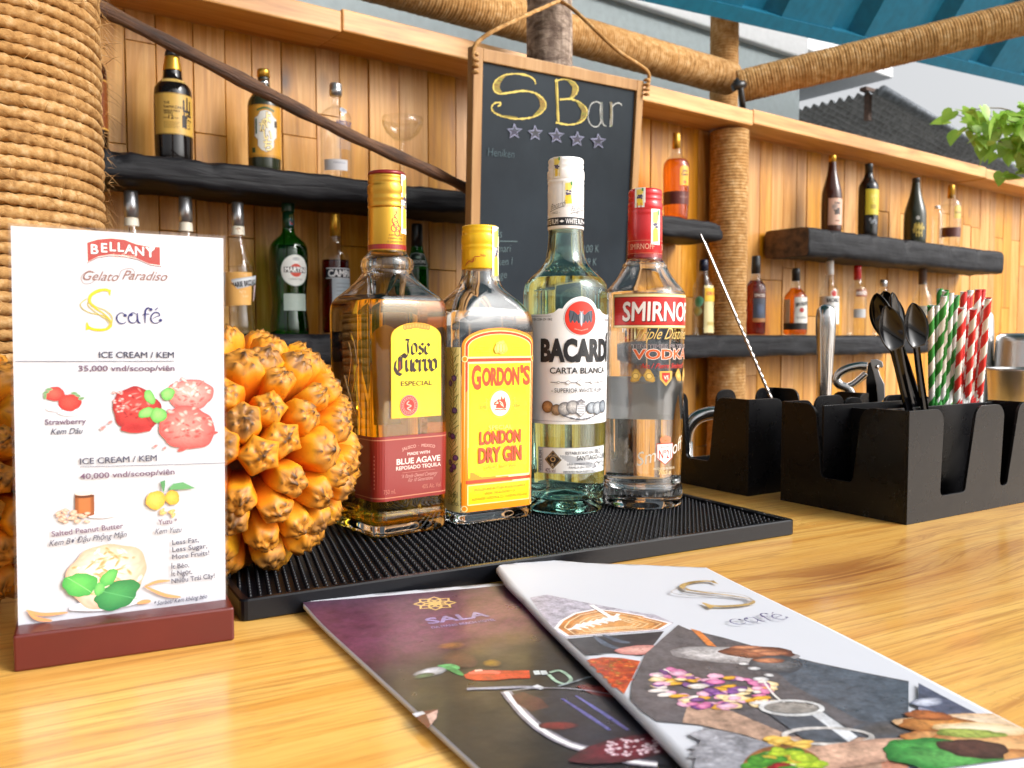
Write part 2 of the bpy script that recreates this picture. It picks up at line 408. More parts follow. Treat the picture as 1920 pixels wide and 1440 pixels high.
# ------------------------------------------------------------------ printed artwork: coloured shapes laid on a surface
_tx = {}
def text_geo(body, bold=0.0):
    k = (body, bold)
    if k not in _tx:
        cu = bpy.data.curves.new('t', 'FONT'); cu.body = body; cu.size = 1.0; cu.offset = bold; cu.resolution_u = 3
        o = bpy.data.objects.new('t', cu); COL.objects.link(o)
        dg = bpy.context.evaluated_depsgraph_get(); dg.update()
        ev = o.evaluated_get(dg); me = ev.to_mesh()
        vs = [(v.co.x, v.co.y) for v in me.vertices]; fs = [tuple(p.vertices) for p in me.polygons]
        ev.to_mesh_clear(); bpy.data.objects.remove(o); bpy.data.curves.remove(cu)
        _tx[k] = (vs, fs)
    return _tx[k]
class Art:
    def __init__(s, dl=8e-6): s.v, s.f, s.c, s.w, s.dl, s.inc = [], [], [], 0, dl, 1.0
    def raw(s, pts, faces, col, step=True):
        if step: s.w += s.inc
        o = len(s.v)
        s.v += [(float(p[0]), float(p[1]), s.w*s.dl) for p in pts]
        s.f += [tuple(i+o for i in f) for f in faces]
        s.c += list(col) if isinstance(col[0], (tuple, list)) else [col]*len(pts)
        return s
    def poly(s, pts, col, step=True):
        pts = [tuple(p[:2]) for p in pts]
        tri = tessellate_polygon([[Vector((p[0], p[1], 0)) for p in pts]])
        return s.raw(pts, [tuple(t) for t in tri], col, step)
    def rect(s, x0, y0, x1, y1, col, step=True): return s.raw([(x0, y0), (x1, y0), (x1, y1), (x0, y1)], [(0, 1, 2, 3)], col, step)
    def ell(s, cx, cy, rx, ry, col, n=40, step=True):
        return s.poly([(cx+rx*math.cos(2*math.pi*i/n), cy+ry*math.sin(2*math.pi*i/n)) for i in range(n)], col, step)
    def ring(s, cx, cy, rx, ry, t, col, n=48):
        s.stroke([(cx+rx*math.cos(2*math.pi*i/n), cy+ry*math.sin(2*math.pi*i/n)) for i in range(n+1)], t, col); return s
    def stroke(s, pts, w, col, taper=False, step=True, jit=0.0, rnd=None):
        P = [np.array(p[:2], float) for p in pts]; L, n = [], len(P)
        for i, p in enumerate(P):
            d = P[min(i+1, n-1)]-P[max(i-1, 0)]; l = np.hypot(*d) or 1; nn = np.array([-d[1], d[0]])/l
            ww = (w[i] if isinstance(w, (list, tuple)) else w)*.5
            if taper: ww *= math.sin(math.pi*(i+.35)/(n+.0))**.6 if n > 2 else 1
            if jit: ww *= 1+rnd.uniform(-jit, jit)
            L += [p+nn*ww, p-nn*ww]
        return s.raw(L, [(2*i, 2*i+1, 2*i+3, 2*i+2) for i in range(n-1)], col, step)
    def pen(s, pts, w, ang, col, step=True):          # broad-nib stroke
        dx, dy = w*.5*math.cos(ang), w*.5*math.sin(ang); L = []
        for p in pts: L += [(p[0]+dx, p[1]+dy), (p[0]-dx, p[1]-dy)]
        return s.raw(L, [(2*i, 2*i+1, 2*i+3, 2*i+2) for i in range(len(pts)-1)], col, step)
    def text(s, body, x, y, h, col, w=None, align='C', bold=0.0, shear=0.0, rot=0.0, arc=None, step=True):
        fat = bold if ('M' in body and bold > .003) else 0.0        # this font's M closes up when it is emboldened
        vs, fs = text_geo(body, 0.0 if fat else bold)
        if not vs: return s
        x0 = min(v[0] for v in vs); x1 = max(v[0] for v in vs); k = h/.7
        sx = (w/(x1-x0)) if w else k
        W = (x1-x0)*sx; ox = {'C': -W/2, 'L': 0, 'R': -W}[align]
        ca, sa = math.cos(rot), math.sin(rot); pts = []
        for a, b in vs:
            px, py = (a-x0)*sx+ox+shear*b*k, b*k
            if arc: th = px/arc; px, py = (arc+py)*math.sin(th), (arc+py)*math.cos(th)-arc
            pts.append((x+px*ca-py*sa, y+px*sa+py*ca))
        if fat:
            i0 = s.inc; s.raw(pts, fs, col, step); s.inc = i0*.12
            for q in range(8):
                dx, dy = fat*sx*.9*math.cos(q*math.pi/4), fat*k*.9*math.sin(q*math.pi/4)
                s.raw([(p[0]+dx, p[1]+dy) for p in pts], fs, col, True)
            s.inc = i0; return s
        return s.raw(pts, fs, col, step)
    def blob(s, cx, cy, rx, ry, cin, cout, n=40, rings=8, seed=0, wob=.05, hl=(-.3, .35), spec=.12, rot=0.0, edge=None):
        # a soft printed shape: colour runs from cin to cout, with grain
        r = random.Random(seed); ph = [r.uniform(0, 6.28) for _ in range(5)]
        pts, cols, fs = [(cx+hl[0]*rx*.4, cy+hl[1]*ry*.4)], [cin], []
        ca, sa = math.cos(rot), math.sin(rot)
        for k in range(1, rings+1):
            q = k/rings
            for i in range(n):
                a = 2*math.pi*i/n
                m = 1+wob*(math.sin(2*a+ph[0])+.6*math.sin(3*a+ph[1])+.5*math.sin(5*a+ph[2])+.4*math.sin(9*a+ph[3]))*q
                ex, ey = rx*q*math.cos(a)*m, ry*q*math.sin(a)*m
                ex += hl[0]*rx*.4*(1-q); ey += hl[1]*ry*.4*(1-q)
                pts.append((cx+ex*ca-ey*sa, cy+ex*sa+ey*ca))
                u = q**1.6; g = r.uniform(-spec, spec)*(1 if k < rings else .3)
                col = tuple(max(0, min(1, (a_*(1-u)+b_*u)*(1+g))) for a_, b_ in zip(cin, cout))
                if edge is not None and k == rings: col = edge
                cols.append(col)
        for i in range(n): fs.append((0, 1+i, 1+(i+1) % n))
        for k in range(rings-1):
            o = 1+k*n
            for i in range(n): fs.append((o+i, o+n+i, o+n+(i+1) % n, o+(i+1) % n))
        return s.raw(pts, fs, cols)
    def grad(s, pts_rows, cols_rows):                 # rows of points with colours
        n = len(pts_rows[0]); P = [p for r in pts_rows for p in r]; C = [c for r in cols_rows for c in r]
        return s.raw(P, [(i*n+j, i*n+j+1, (i+1)*n+j+1, (i+1)*n+j) for i in range(len(pts_rows)-1) for j in range(n-1)], C)
    def build(s, name, fn, mat, parent=None, cut=None, cutv=None, clip=None):
        me = bpy.data.meshes.new(name); me.from_pydata(s.v, [], s.f)
        at = me.color_attributes.new('Col', 'FLOAT_COLOR', 'POINT')
        at.data.foreach_set('color', np.array([tuple(c)[:3]+(1,) for c in s.c], np.float32).ravel())
        b = bmesh.new(); b.from_mesh(me)
        us = [v[0] for v in s.v]; vs = [v[1] for v in s.v]
        def cutp(co, no, inner=False, outer=False):
            bmesh.ops.bisect_plane(b, geom=b.verts[:]+b.edges[:]+b.faces[:], plane_co=co, plane_no=no, clear_outer=outer, clear_inner=inner)
        if clip:
            for co, no in clip: cutp(co+(0,), no+(0,), outer=True)
        if cut:
            u = math.ceil(min(us)/cut)*cut
            while u < max(us): cutp((u, 0, 0), (1, 0, 0)); u += cut
        if cutv:
            u = math.ceil(min(vs)/cutv)*cutv
            while u < max(vs): cutp((0, u, 0), (0, 1, 0)); u += cutv
        for vv in b.verts: vv.co = Vector(fn(vv.co.x, vv.co.y, vv.co.z))
        b.to_mesh(me); b.free()
        me.materials.append(mat); me.update()
        o = bpy.data.objects.new(name, me); COL.objects.link(o)
        if parent is not None: o.parent = parent
        return o

def rr_point(u, hw, hd, r):
    # walk round a rounded rectangle from the middle of its front (-y) side; u to the right
    r = min(r, hw, hd); fa, fb, q = hw-r, hd-r, r*math.pi/2
    sg = 1 if u >= 0 else -1; a = abs(u)
    if a <= fa: x, y, nx, ny = a, -hd, 0, -1
    elif a <= fa+q:
        th = (a-fa)/r; nx, ny = math.sin(th), -math.cos(th); x, y = fa+r*nx, -fb+r*ny
    elif a <= fa+q+2*fb: x, y, nx, ny = hw, -fb+(a-fa-q), 1, 0
    elif a <= fa+2*q+2*fb:
        th = (a-fa-q-2*fb)/r; nx, ny = math.cos(th), math.sin(th); x, y = fa+r*nx, fb+r*ny
    else: x, y, nx, ny = fa-(a-fa-2*q-2*fb), hd, 0, 1
    return sg*x, y, sg*nx, ny
def rr_ring(z, hw, hd, r, n=8):
    r = min(r, hw-1e-6, hd-1e-6); out = []
    for cx, cy, a0 in ((1, -1, -90), (1, 1, 0), (-1, 1, 90), (-1, -1, 180)):
        for k in range(n+1):
            a = R_(a0+90*k/n); out.append((cx*(hw-r)+r*math.cos(a), cy*(hd-r)+r*math.sin(a), z))
    return out

t = NT('photo_print'); a = t.attr(); v = t.coord(); nz = t.noise(v, 130, 5, .7); nz2 = t.noise(v, 480, 3, .6)
sp = t.node('ShaderNodeSeparateColor', Color=a, _mode='HSV')
amt = t.ramp(sp.outputs[2], [(.55, 1.0), (.8, 0.0)])
val = t.math('ADD', t.math('MULTIPLY', nz, 1.0), t.math('MULTIPLY', nz2, .5))
k_ = t.math('MULTIPLY_ADD', t.math('MULTIPLY', t.math('SUBTRACT', val, .75), amt), 2.4, 1.0)
hs_ = t.node('ShaderNodeHueSaturation', Color=a, Value=k_)
t.set(Base__Color=hs_.outputs[0], Roughness=t.ramp(t.noise(v, 40, 5), [(.3, .26), (.7, .42)]), Coat__Weight=.12, Coat__Roughness=.15); t.bump(t.noise(v, 22, 4), .22, .004); M['photo'] = t.m
from mathutils import noise as mnoise
rnd = random.Random(7)
def tofr(p):                                    # world -> counter frame
    return (p[0]*math.cos(CR)+p[1]*math.sin(CR), -p[0]*math.sin(CR)+p[1]*math.cos(CR))
def frto(u, v): return (u*math.cos(CR)-v*math.sin(CR), u*math.sin(CR)+v*math.cos(CR))

# ================================================================== ground
g = MB(); g.add([(-40, -40, -1.1), (60, -40, -1.1), (60, 60, -1.1), (-40, 60, -1.1)], [(0, 1, 2, 3)])
tag(g.build('ground', M['ground']), None, None, kind='structure')

# ================================================================== counter
ct = thing('bar_counter', 'long varnished golden teak bar counter carrying the bottles and menus', 'counter', (0, 0, 0), CR)
m = MB(); m.box((0.75, 0.17, -0.03), (2.1, 0.64, 0.03)); m.build('counter_top', M['counter'], ct, bevel=.004)
m = MB()
for i in range(24):
    m.box((-1.1+i*.16, 0.2, -.58), (.078, .46, .5195), col=(rnd.random(), rnd.random(), rnd.random()))
m.build('cabinet', M['wall'], ct, bevel=.002)

# ================================================================== back wall of upright boards, in two runs either side of a post
WY = 2.1
def board_wall(name, label, x0, x1, rail_segs, seed):
    r = random.Random(seed); w = thing(name, label, 'wall', (x0, WY, -1.1))
    b = MB(); x = x0; zt = 1.0
    while x < x1-.02:
        bw = min(r.choice([.066, .075, .084, .092, .1]), x1-x)
        zs = [-1.1]; z = -1.1+r.uniform(.3, .9)
        while z < zt-.15: zs.append(z); z += r.uniform(.42, 1.1)
        zs.append(zt)
        for a, c in zip(zs[:-1], zs[1:]):
            dy = r.uniform(0, .004)
            b.box((x+bw/2-x0, .011+dy, (a+c)/2+1.1), (bw/2-.0009, .011, (c-a)/2-.0008), col=(r.random(), r.random(), r.random()))
        x += bw
    b.build('boards', M['wall'], w, bevel=.0012, seg=1)
    k = MB(); k.box(((x1-x0)/2, .045, 1.0), ((x1-x0)/2, .015, 1.05)); k.build('backing', M['iron'], w)
    for (a, c, zl, zu, yf, yb) in rail_segs:
        q = MB(); q.box(((a+c)/2-x0, (yf+yb)/2-WY, (zl+zu)/2+1.1), ((c-a)/2-.0008, (yb-yf)/2, (zu-zl)/2))
        q.build('cap_rail', M['rail'], w, bevel=.004)
    return w
zl0, zu0 = aty(660, 65, 1.95)[2], aty(660, 25, 1.95)[2]
xj = aty(1413, 205, 1.95)[0]
zl1, zu1 = aty(1413, 232, 1.95)[2], aty(1413, 204, 1.95)[2]
xj2 = aty(1850, 310, 1.95)[0]
board_wall('board_wall', 'stained board wall behind the long upper and lower shelves left of the rope post', -1.6, 2.475,
           [(-1.6, .95, zl0, zu0, 1.95, 2.16), (.95, xj, zl0+.004, zl0+.004+(zu1-zl1)*1.05, 1.95, 2.16)], 3)
board_wall('board_wall', 'pale board wall right of the rope post, behind the short floating shelf', 2.66, 8.4,
           [(xj, xj2, zl1, zu1, 1.95, 2.16), (xj2, 8.4, zl1-.003, zu1-.006, 1.95, 2.16)], 5)

# ================================================================== charred timber shelves
SF, SB = 1.9, 2.09
def shelf(label, x0, x1, zt, zb, seed):
    r = random.Random(seed); n = int((x1-x0)/.014); rs = []
    hy, hz = (SB-SF)/2, (zt-zb)/2
    notch = [(r.uniform(x0, x1), r.uniform(.008, .02), r.uniform(.004, .011)) for _ in range(int((x1-x0)*4))]
    for i in range(n+1):
        x = x0+(x1-x0)*i/n; ring = []
        for (cx, cz, nx, nz) in rr_poly:
            y, z = cx*hy, cz*hz
            d = .0042*mnoise.noise((x*9, cx*2+seed, cz*2)) + .0025*mnoise.noise((x*40, cx*5, cz*5+seed))
            if cx < -.9 and cz > .3:
                for (nx0, nw, nd) in notch:
                    if abs(x-nx0) < nw: d -= nd*(1-(abs(x-nx0)/nw)**2)
            if cz > .85 and abs(cx) < .85: d = min(d, 0)*.3
            e = .006*mnoise.noise((x*3.1, seed, 5))
            ring.append((x-(x0+x1)/2, y+nx*d+(e if cx < 0 else 0)*.6, z+nz*d-(hz)+(0 if cz > 0 else e*.7)))
        rs.append(ring)
    s = MB(); s.rings(rs, 0, True, (False, False)); o = len(s.v)
    nn = len(rr_poly)
    s.f += [tuple(range(nn-1, -1, -1)), tuple(len(rs)*nn-nn+j for j in range(nn))]; s.m += [1, 1]; s.sm += [False, False]
    ob = s.build('charred_shelf', [M['char'], M['charend']], loc=((x0+x1)/2, (SF+SB)/2, zt))
    tag(ob, label, 'shelf', 'charred timber shelves')
    return ob
rr_poly = []
for (ax, az, bx, bz) in ((-1, -1, 1, -1), (1, -1, 1, 1), (1, 1, -1, 1), (-1, 1, -1, -1)):
    for k in range(6):
        q = k/6; x, z = ax+(bx-ax)*q, az+(bz-az)*q
        l = math.hypot(x, z); c = .94 if abs(x) > .99 and abs(z) > .99 else 1
        rr_poly.append((x*c, z*c, 0 if abs(x) < .99 else x, 0 if abs(z) < .99 else z))
ZU0, ZU0b = aty(200, 276, SF)[2], aty(203, 334, SF)[2]
ZL0 = aty(900, 627, SF)[2]; ZL0b = aty(1565, 666, SF)[2]
ZU1 = aty(1515, 424, SF)[2]; ZU1b = aty(1515, 478, SF)[2]
ZUm = aty(1300, 403, SF)[2]
x_um = aty(1355, 420, SF)[0]
shelf('long charred upper shelf running behind the chalkboard to the rope post', -1.2, x_um, ZU0, ZU0b, 11)
shelf('longest charred shelf, the lower one, level with the big bottle shoulders', -1.2, aty(1742, 645, SF)[0], ZL0, ZL0b, 23)
shelf('short thick charred shelf floating on the pale boards with a brown cut end', aty(1515, 450, SF)[0], aty(1882, 480, SF)[0], ZU1, ZU1b, 37)

# ================================================================== rope-wrapped posts and beams
def wrapped(name, label, A, B, r, cat, seg=28, pitch=.0112):
    A, B = Vector(A), Vector(B); L = (B-A).length; n = int(L/pitch); rs = []
    q = (B-A).to_track_quat('Z', 'Y').to_matrix().to_4x4(); q.translation = A
    rr = random.Random(int(L*1000))
    dr = [rr.uniform(-.0009, .0009) for _ in range(n+2)]
    for i in range(n*4+1):
        z = i*pitch/4; ring = []
        for j in range(seg):
            th = 2*math.pi*j/seg; ph = z/pitch-j/seg
            d = abs(math.sin(math.pi*ph)); rad = r-.0042+.0042*(d**.55)+dr[int(i/4)]
            ring.append((rad*math.cos(th), rad*math.sin(th), z))
        rs.append(ring)
    s = MB(); s.rings(rs)
    ob = s.build(name, M['rope2'], fixn=False); ob.matrix_world = q
    return tag(ob, label, cat)
pc = aty(1366, 400, 2.03)
wrapped('rope_post', 'rope wrapped post standing between the two board walls under the cap rail', (pc[0], 2.03, -1.1), (pc[0], 2.03, zl0-.002), .068, 'post')
J = aty(1368, 158, 2.36)
bl = aty(700, -14, 2.36)
Jc = np.array([J[0], 2.36, aty(1340, 140, 2.36)[2]])
wrapped('rope_beam', 'rope wrapped beam running level behind the palm trunk above the board wall', (-1.0, 2.36, Jc[2]+.01), tuple(Jc), .067, 'beam')
wrapped('rope_post', 'upright rope wrapped post above the rail where the two beams meet', (aty(1358, 100, 2.45)[0], 2.45, Jc[2]-.9), (aty(1358, 100, 2.45)[0], 2.45, 3.6), .06, 'post')
D1 = atd(1385, 163, 3.42); D2 = atd(2150, -22, 3.15)
wrapped('rope_beam', 'slanting rope wrapped beam crossing under the blue awning', tuple(D1), tuple(D2), .064, 'beam')
k = MB(); kp = atd(1384, 166, 3.3)
k.tube([tuple(kp+np.array(a)) for a in ((-.02, 0, .03), (0, -.01, .01), (.01, -.01, -.04), (.03, 0, -.07))], .012, 8); k.tube([tuple(kp+np.array(a)) for a in ((-.03, 0, .0), (0, -.015, .012), (.03, 0, .02))], .016, 8)
tag(k.build('cable_tie', M['bcap']), 'small black cable tie binding the rope beams at their joint', 'cable tie')

# near post, with the real twist of the rope
def near_post():
    R0, rr, pit, NT_, NS = .0815, .0049, .0094, 124, 150
    c = atd(-26, 300, .72); zc0 = 0.0
    t = thing('rope_post', 'thick near post wound with coarse jute rope beside the menu stand', 'post', (c[0], c[1], 0.0))
    n = NT_*NS; th = np.arange(n)*2*math.pi/NS; s = th*R0
    rg = np.random.default_rng(3)
    lump = np.interp(s, np.arange(0, s[-1]+.05, .02), rg.normal(0, .00035, int((s[-1]+.05)/.02)+1)[:len(np.arange(0, s[-1]+.05, .02))])
    zz = rr+pit*th/(2*math.pi)+np.interp(th, np.arange(0, th[-1]+1, .7), rg.normal(0, .0004, len(np.arange(0, th[-1]+1, .7))))
    K = 12; phi = np.arange(K)*2*math.pi/K
    tw = 2*math.pi*s/.026
    A = phi[None, :]-tw[:, None]
    lob = rr*(.60+.50*np.abs(np.cos(1.5*A))**.6)+lump[:, None]
    rad = R0+rr*.55+lob*np.cos(phi)[None, :]; zv = zz[:, None]+lob*np.sin(phi)[None, :]*1.02
    X = rad*np.cos(-th)[:, None]; Y = rad*np.sin(-th)[:, None]
    V = np.stack([X, Y, zv], -1).reshape(-1, 3)
    i = np.arange(n-1)[:, None]*K; j = np.arange(K)[None, :]; j2 = (j+1) % K
    F = np.stack([i+j, i+j2, i+K+j2, i+K+j], -1).reshape(-1, 4)
    me = bpy.data.meshes.new('rope_winding'); me.from_pydata(V.tolist(), [], F.tolist()); me.materials.append(M['rope'])
    me.polygons.foreach_set('use_smooth', [True]*len(F)); me.update()
    o = bpy.data.objects.new('rope_winding', me); COL.objects.link(o); o.parent = t
    core = MB(); core.lathe([(R0, .001), (R0, NT_*pit)], 48); core.build('post_core', M['rope'], t)
    hv, hf = [], []
    r = random.Random(5)
    for _ in range(4200):
        a = r.uniform(-math.pi, math.pi); z = r.uniform(.15, .75); L = r.choice([.006, .009, .013, .022])*r.uniform(.7, 1.3)
        p = Vector(((R0+.011)*math.cos(a), (R0+.011)*math.sin(a), z)); out = Vector((math.cos(a), math.sin(a), 0))
        tg = Vector((-math.sin(a), math.cos(a), 0)); d = (out*r.uniform(.15, .8)+tg*r.uniform(-1, 1)+Vector((0, 0, r.uniform(-.8, .6)))).normalized()
        b = d.cross(Vector((r.uniform(-1, 1), r.uniform(-1, 1), r.uniform(-1, 1)))).normalized()*r.uniform(.00012, .00026)
        q1 = p+d*L*.5+Vector((0, 0, -L*.06)); q2 = p+d*L+Vector((0, 0, -L*.25)); k0 = len(hv)
        hv += [tuple(p-b), tuple(p+b), tuple(q1-b*.8), tuple(q1+b*.8), tuple(q2)]
        hf += [(k0, k0+1, k0+3, k0+2), (k0+2, k0+3, k0+4)]
    h = MB(); h.add(hv, hf); ho = h.build('loose_fibres', M['rope'], t, fixn=False); ho['kind'] = 'stuff'
near_post()

# ================================================================== palm trunk and the brown pole
tb = aty(1024, 60, 1.8)
rs = []
for i in range(150):
    z = -1.1+i*.026; ring = []
    for j in range(28):
        a = 2*math.pi*j/28
        r = .058+.004*mnoise.noise((math.cos(a)*2, math.sin(a)*2, z*8))+.003*((z*9+.3*mnoise.noise((math.cos(a), math.sin(a), z*3))) % 1.0)+.002*mnoise.noise((a*6, z*30, 1))
        ring.append((r*math.cos(a)+.012*math.sin(z*1.3), r*math.sin(a), z+1.1))
    rs.append(ring)
s = MB(); s.rings(rs); tag(s.build('palm_trunk', M['bark'], loc=(tb[0], 1.8, -1.1)), 'scaly grey palm trunk rising behind the chalkboard', 'palm trunk')
pa, pb = atd(-40, -95, 1.12), atd(1010, 424, 2.2)
pts = [tuple(pa*(1-q)+pb*q+np.array([0, 0, .006*math.sin(q*9)])) for q in np.linspace(0, 1, 30)]
L = float(np.linalg.norm(pb-pa)); mid = (pa+pb)/2
q = Vector(pb-pa).to_track_quat('X', 'Z').to_matrix().to_4x4(); q.translation = Vector(pa)
s = MB(); s.tube([(i*L/39, .003*math.sin(i*.4), .004*math.sin(i*.23+1)) for i in range(40)], [.0108+.0012*math.sin(i*1.7)+.0008*math.sin(i*.6)+.002*i/40 for i in range(40)], 14)
o = s.build('wooden_pole', M['pole']); o.matrix_world = q; tag(o, 'thin brown wooden pole slanting down in front of the upper shelf', 'pole')

# ================================================================== chalkboard
TL = aty(889, 86, 1.5); TR = atz(1208, 152, TL[2]+.052); W = float(np.linalg.norm(TR-TL))
ex = Vector(TR-TL).normalized(); lean = R_(7.0)
nrm0 = ex.cross(Vector((0, 0, 1))).normalized()            # horizontal, towards the viewer
if nrm0.y > 0: nrm0 = -nrm0
ey = (Vector((0, 0, 1))*math.cos(lean)+nrm0*math.sin(lean)).normalized()   # up along the board; the top comes forward
ey = (ey-ex*ey.dot(ex)).normalized(); nz = ex.cross(ey); H = .76
Mb = Matrix(((ex.x, -nz.x, ey.x, TL[0]), (ex.y, -nz.y, ey.y, TL[1]), (ex.z, -nz.z, ey.z, TL[2]), (0, 0, 0, 1))) @ Matrix.Translation((0, 0, -H))
bd = thing('chalkboard', 'black chalkboard in a pale wood frame hanging by a rope on the palm trunk', 'chalkboard', mat=Mb)
fw, fd = .027, .02
m = MB(); m.box((W/2, .012, H/2), (W/2-.01, .004, H/2-.01)); m.build('slate', M['board'], bd)
for c, h in (((fw/2, fd/2, H/2), (fw/2, fd/2, H/2)), ((W-fw/2, fd/2, H/2), (fw/2, fd/2, H/2))):
    m = MB(); m.box(c, h); m.build('frame_bar', M['frame'], bd, bevel=.002)
for z in (fw/2, H-fw/2):
    m = MB(); m.box((W/2, fd/2, z), (W/2-fw-.0004, fd/2-.0006, fw/2-.0003)); m.build('frame_bar', M['frame'], bd, bevel=.002)
# where photo pixels fall on the board
_bo, _bx, _by, _bn = np.array(TL), np.array(ex), np.array(ey), np.array(nz)
def onboard(px, py):
    d = ray(px, py); t_ = ((_bo-CAM)@_bn)/(d@_bn); p = CAM+d*t_-_bo
    return (float(p@_bx), float(p@_by)+H)
a = Art(); rb = random.Random(2)
B = lambda pts: [onboard(870+x/4, y/4) for x, y in pts]
ylw, ylw2, wht, lil = hx('#c9b45e'), hx('#8d7c3c'), hx('#a9aaa6'), hx('#7d7f96')
def chalk(pts, w, col, k=6, cat_=True):
    p = catmull(B(pts), k) if cat_ else B(pts)
    a.stroke(p, w, col, jit=.45, rnd=rb)
def hatch(pl, col, n=26):                      # chalk shading inside a closed shape
    P = B(pl); xs = [p[0] for p in P]; ys = [p[1] for p in P]
    for i in range(n):
        y = min(ys)+(max(ys)-min(ys))*(i+.5)/n; xi = []
        for (x0, y0), (x1, y1) in zip(P, P[1:]+P[:1]):
            if (y0-y)*(y1-y) < 0: xi.append(x0+(x1-x0)*(y-y0)/(y1-y0))
        xi.sort()
        for c0, c1 in zip(xi[::2], xi[1::2]): a.stroke([(c0, y), ((c0+c1)/2, y+rb.uniform(-.001, .001)), (c1, y+rb.uniform(-.001, .001))], .0019, tuple(q*rb.uniform(.7, 1.1) for q in col), jit=.3, rnd=rb)
S1 = [(556, 628), (545, 596), (505, 568), (430, 552), (350, 556), (280, 582), (243, 630), (246, 676), (290, 700), (380, 690), (470, 680), (560, 700), (620, 750), (632, 800), (590, 850), (520, 880), (420, 890), (310, 872), (240, 838), (226, 802), (250, 772), (288, 768), (290, 786), (272, 794)]
chalk(S1, .0036, ylw)
hatch([(350, 556), (280, 582), (243, 630), (246, 676), (290, 700), (306, 690), (285, 660), (290, 620), (320, 580)], ylw2)
hatch([(540, 690), (620, 750), (632, 800), (590, 850), (520, 880), (560, 840), (590, 800), (585, 750)], ylw2)
hatch([(420, 890), (310, 872), (240, 838), (226, 802), (250, 840), (310, 866), (420, 880)], ylw2, 10)
chalk([(700, 612), (716, 600), (722, 760), (728, 916)], .004, ylw, 4); chalk([(706, 612), (712, 760), (718, 920)], .004, ylw2, 4)
chalk([(705, 608), (760, 592), (830, 606), (870, 650), (866, 690), (830, 728), (780, 742), (736, 744)], .0036, ylw)
chalk([(736, 744), (820, 742), (890, 770), (938, 820), (930, 880), (880, 920), (800, 934), (706, 918)], .0036, ylw)
hatch([(790, 598), (850, 620), (872, 660), (852, 712), (806, 738), (826, 700), (830, 650)], ylw2)
hatch([(850, 748), (920, 790), (940, 840), (910, 900), (850, 926), (890, 890), (900, 830)], ylw2)
chalk([(1050, 780), (1010, 762), (970, 780), (950, 840), (950, 900), (980, 944), (1020, 946), (1048, 900)], .0026, wht)
chalk([(1054, 764), (1052, 860), (1060, 930), (1082, 944)], .0026, wht, 4); chalk([(1040, 768), (1038, 860), (1048, 930)], .0026, wht, 4)
hatch([(1040, 768), (1055, 768), (1058, 930), (1046, 930)], hx('#6f6f68'), 34)
chalk([(1112, 764), (1114, 860), (1110, 950)], .0026, wht, 4); chalk([(1126, 770), (1128, 860), (1124, 948)], .0026, wht, 4)
chalk([(1128, 800), (1150, 778), (1180, 772), (1200, 790)], .0026, wht)
hatch([(1112, 766), (1126, 766), (1126, 948), (1112, 948)], hx('#7a6f55'), 34)
for cx, cy in ((392, 985), (545, 998), (707, 1018), (862, 1044), (1020, 1060)):
    st = []
    for i in range(11):
        rr_ = (58, 24)[i % 2]; st.append((cx+rr_*math.sin(i*math.pi/5)+rb.uniform(-4, 4), cy-rr_*math.cos(i*math.pi/5)))
    st[-1] = st[0]
    hatch(st[:-1], hx('#45434f'), 18); a.stroke(B(st), .0028, lil, jit=.35, rnd=rb)
def scrawl(body, px, py, h, col, align='L'):
    x, y = onboard(px, py); a.text(body, x, y, h*.88, col, None, align, -.012, .08)
dim, dm2, pk = hx('#56676a'), hx('#45565c'), hx('#534a58')
scrawl('Heniken', 918, 292, .02, dm2); scrawl(': 45K', 1036, 308, .022, pk)
scrawl('Foods', 905, 446, .022, dim); x, y = onboard(908, 452); a.stroke([(x, y), (x+.11, y-.002)], .002, dim)
for i, (w_, p_) in enumerate((('Calamari', '100 K'), ('Chicken l', '89 K'), ('Sausage', '79 K'), ('Duck', '89 K'), ('Salad', '69 K'))):
    scrawl(w_, 908, 474+i*25, .02, dim); scrawl(p_, 1097, 474+i*25, .022, dim)
a.build('chalk_writing', lambda u, v, w: (u, .0075-w, v), M['artmatte'], bd)
# hanging rope
def brd(px, py): u, v = onboard(px, py); return Mb @ Vector((u, -.006, v))
ap = Vector(aty(1050, 2, 1.73))
def ropeline(P, r=.0048, tw=.022):
    P = [Vector(p) for p in P]; mm = MB(); ps = catmull([tuple(p) for p in P], 40); N = 10; rs = []; L = 0; prev = None
    nx = None
    for i, p in enumerate(ps):
        p = Vector(p); d = (Vector(ps[min(i+1, len(ps)-1)])-Vector(ps[max(i-1, 0)])).normalized()
        if prev is not None: L += (p-prev).length
        prev = p
        if nx is None: nx = d.cross(Vector((0, 1, .3))).normalized()
        nx = (nx-d*nx.dot(d)).normalized(); ny = d.cross(nx); ring = []
        for j in range(N):
            a_ = 2*math.pi*j/N; q_ = r*(.75+.3*abs(math.cos(1.5*(a_-2*math.pi*L/tw)))); ring.append(tuple(p+nx*math.cos(a_)*q_+ny*math.sin(a_)*q_))
        rs.append(ring)
    mm.rings(rs); return mm
r1 = ropeline([brd(888, 122)+Vector((-.004, 0, 0)), brd(887, 96)+Vector((-.004, 0, 0)), brd(896, 76), brd(935, 52), (brd(1000, 20)+ap)/2, ap])
r2 = ropeline([ap, (brd(1110, 58)+ap)/2+Vector((0, 0, .008)), brd(1150, 92), brd(1198, 124), brd(1210, 140)+Vector((.006, 0, 0)), brd(1207, 166)+Vector((.006, 0, 0))])
for rp in (r1, r2):
    o = rp.build('hanging_rope', M['rope2'], None, fixn=False); o.parent = bd; o.matrix_parent_inverse = Mb.inverted()
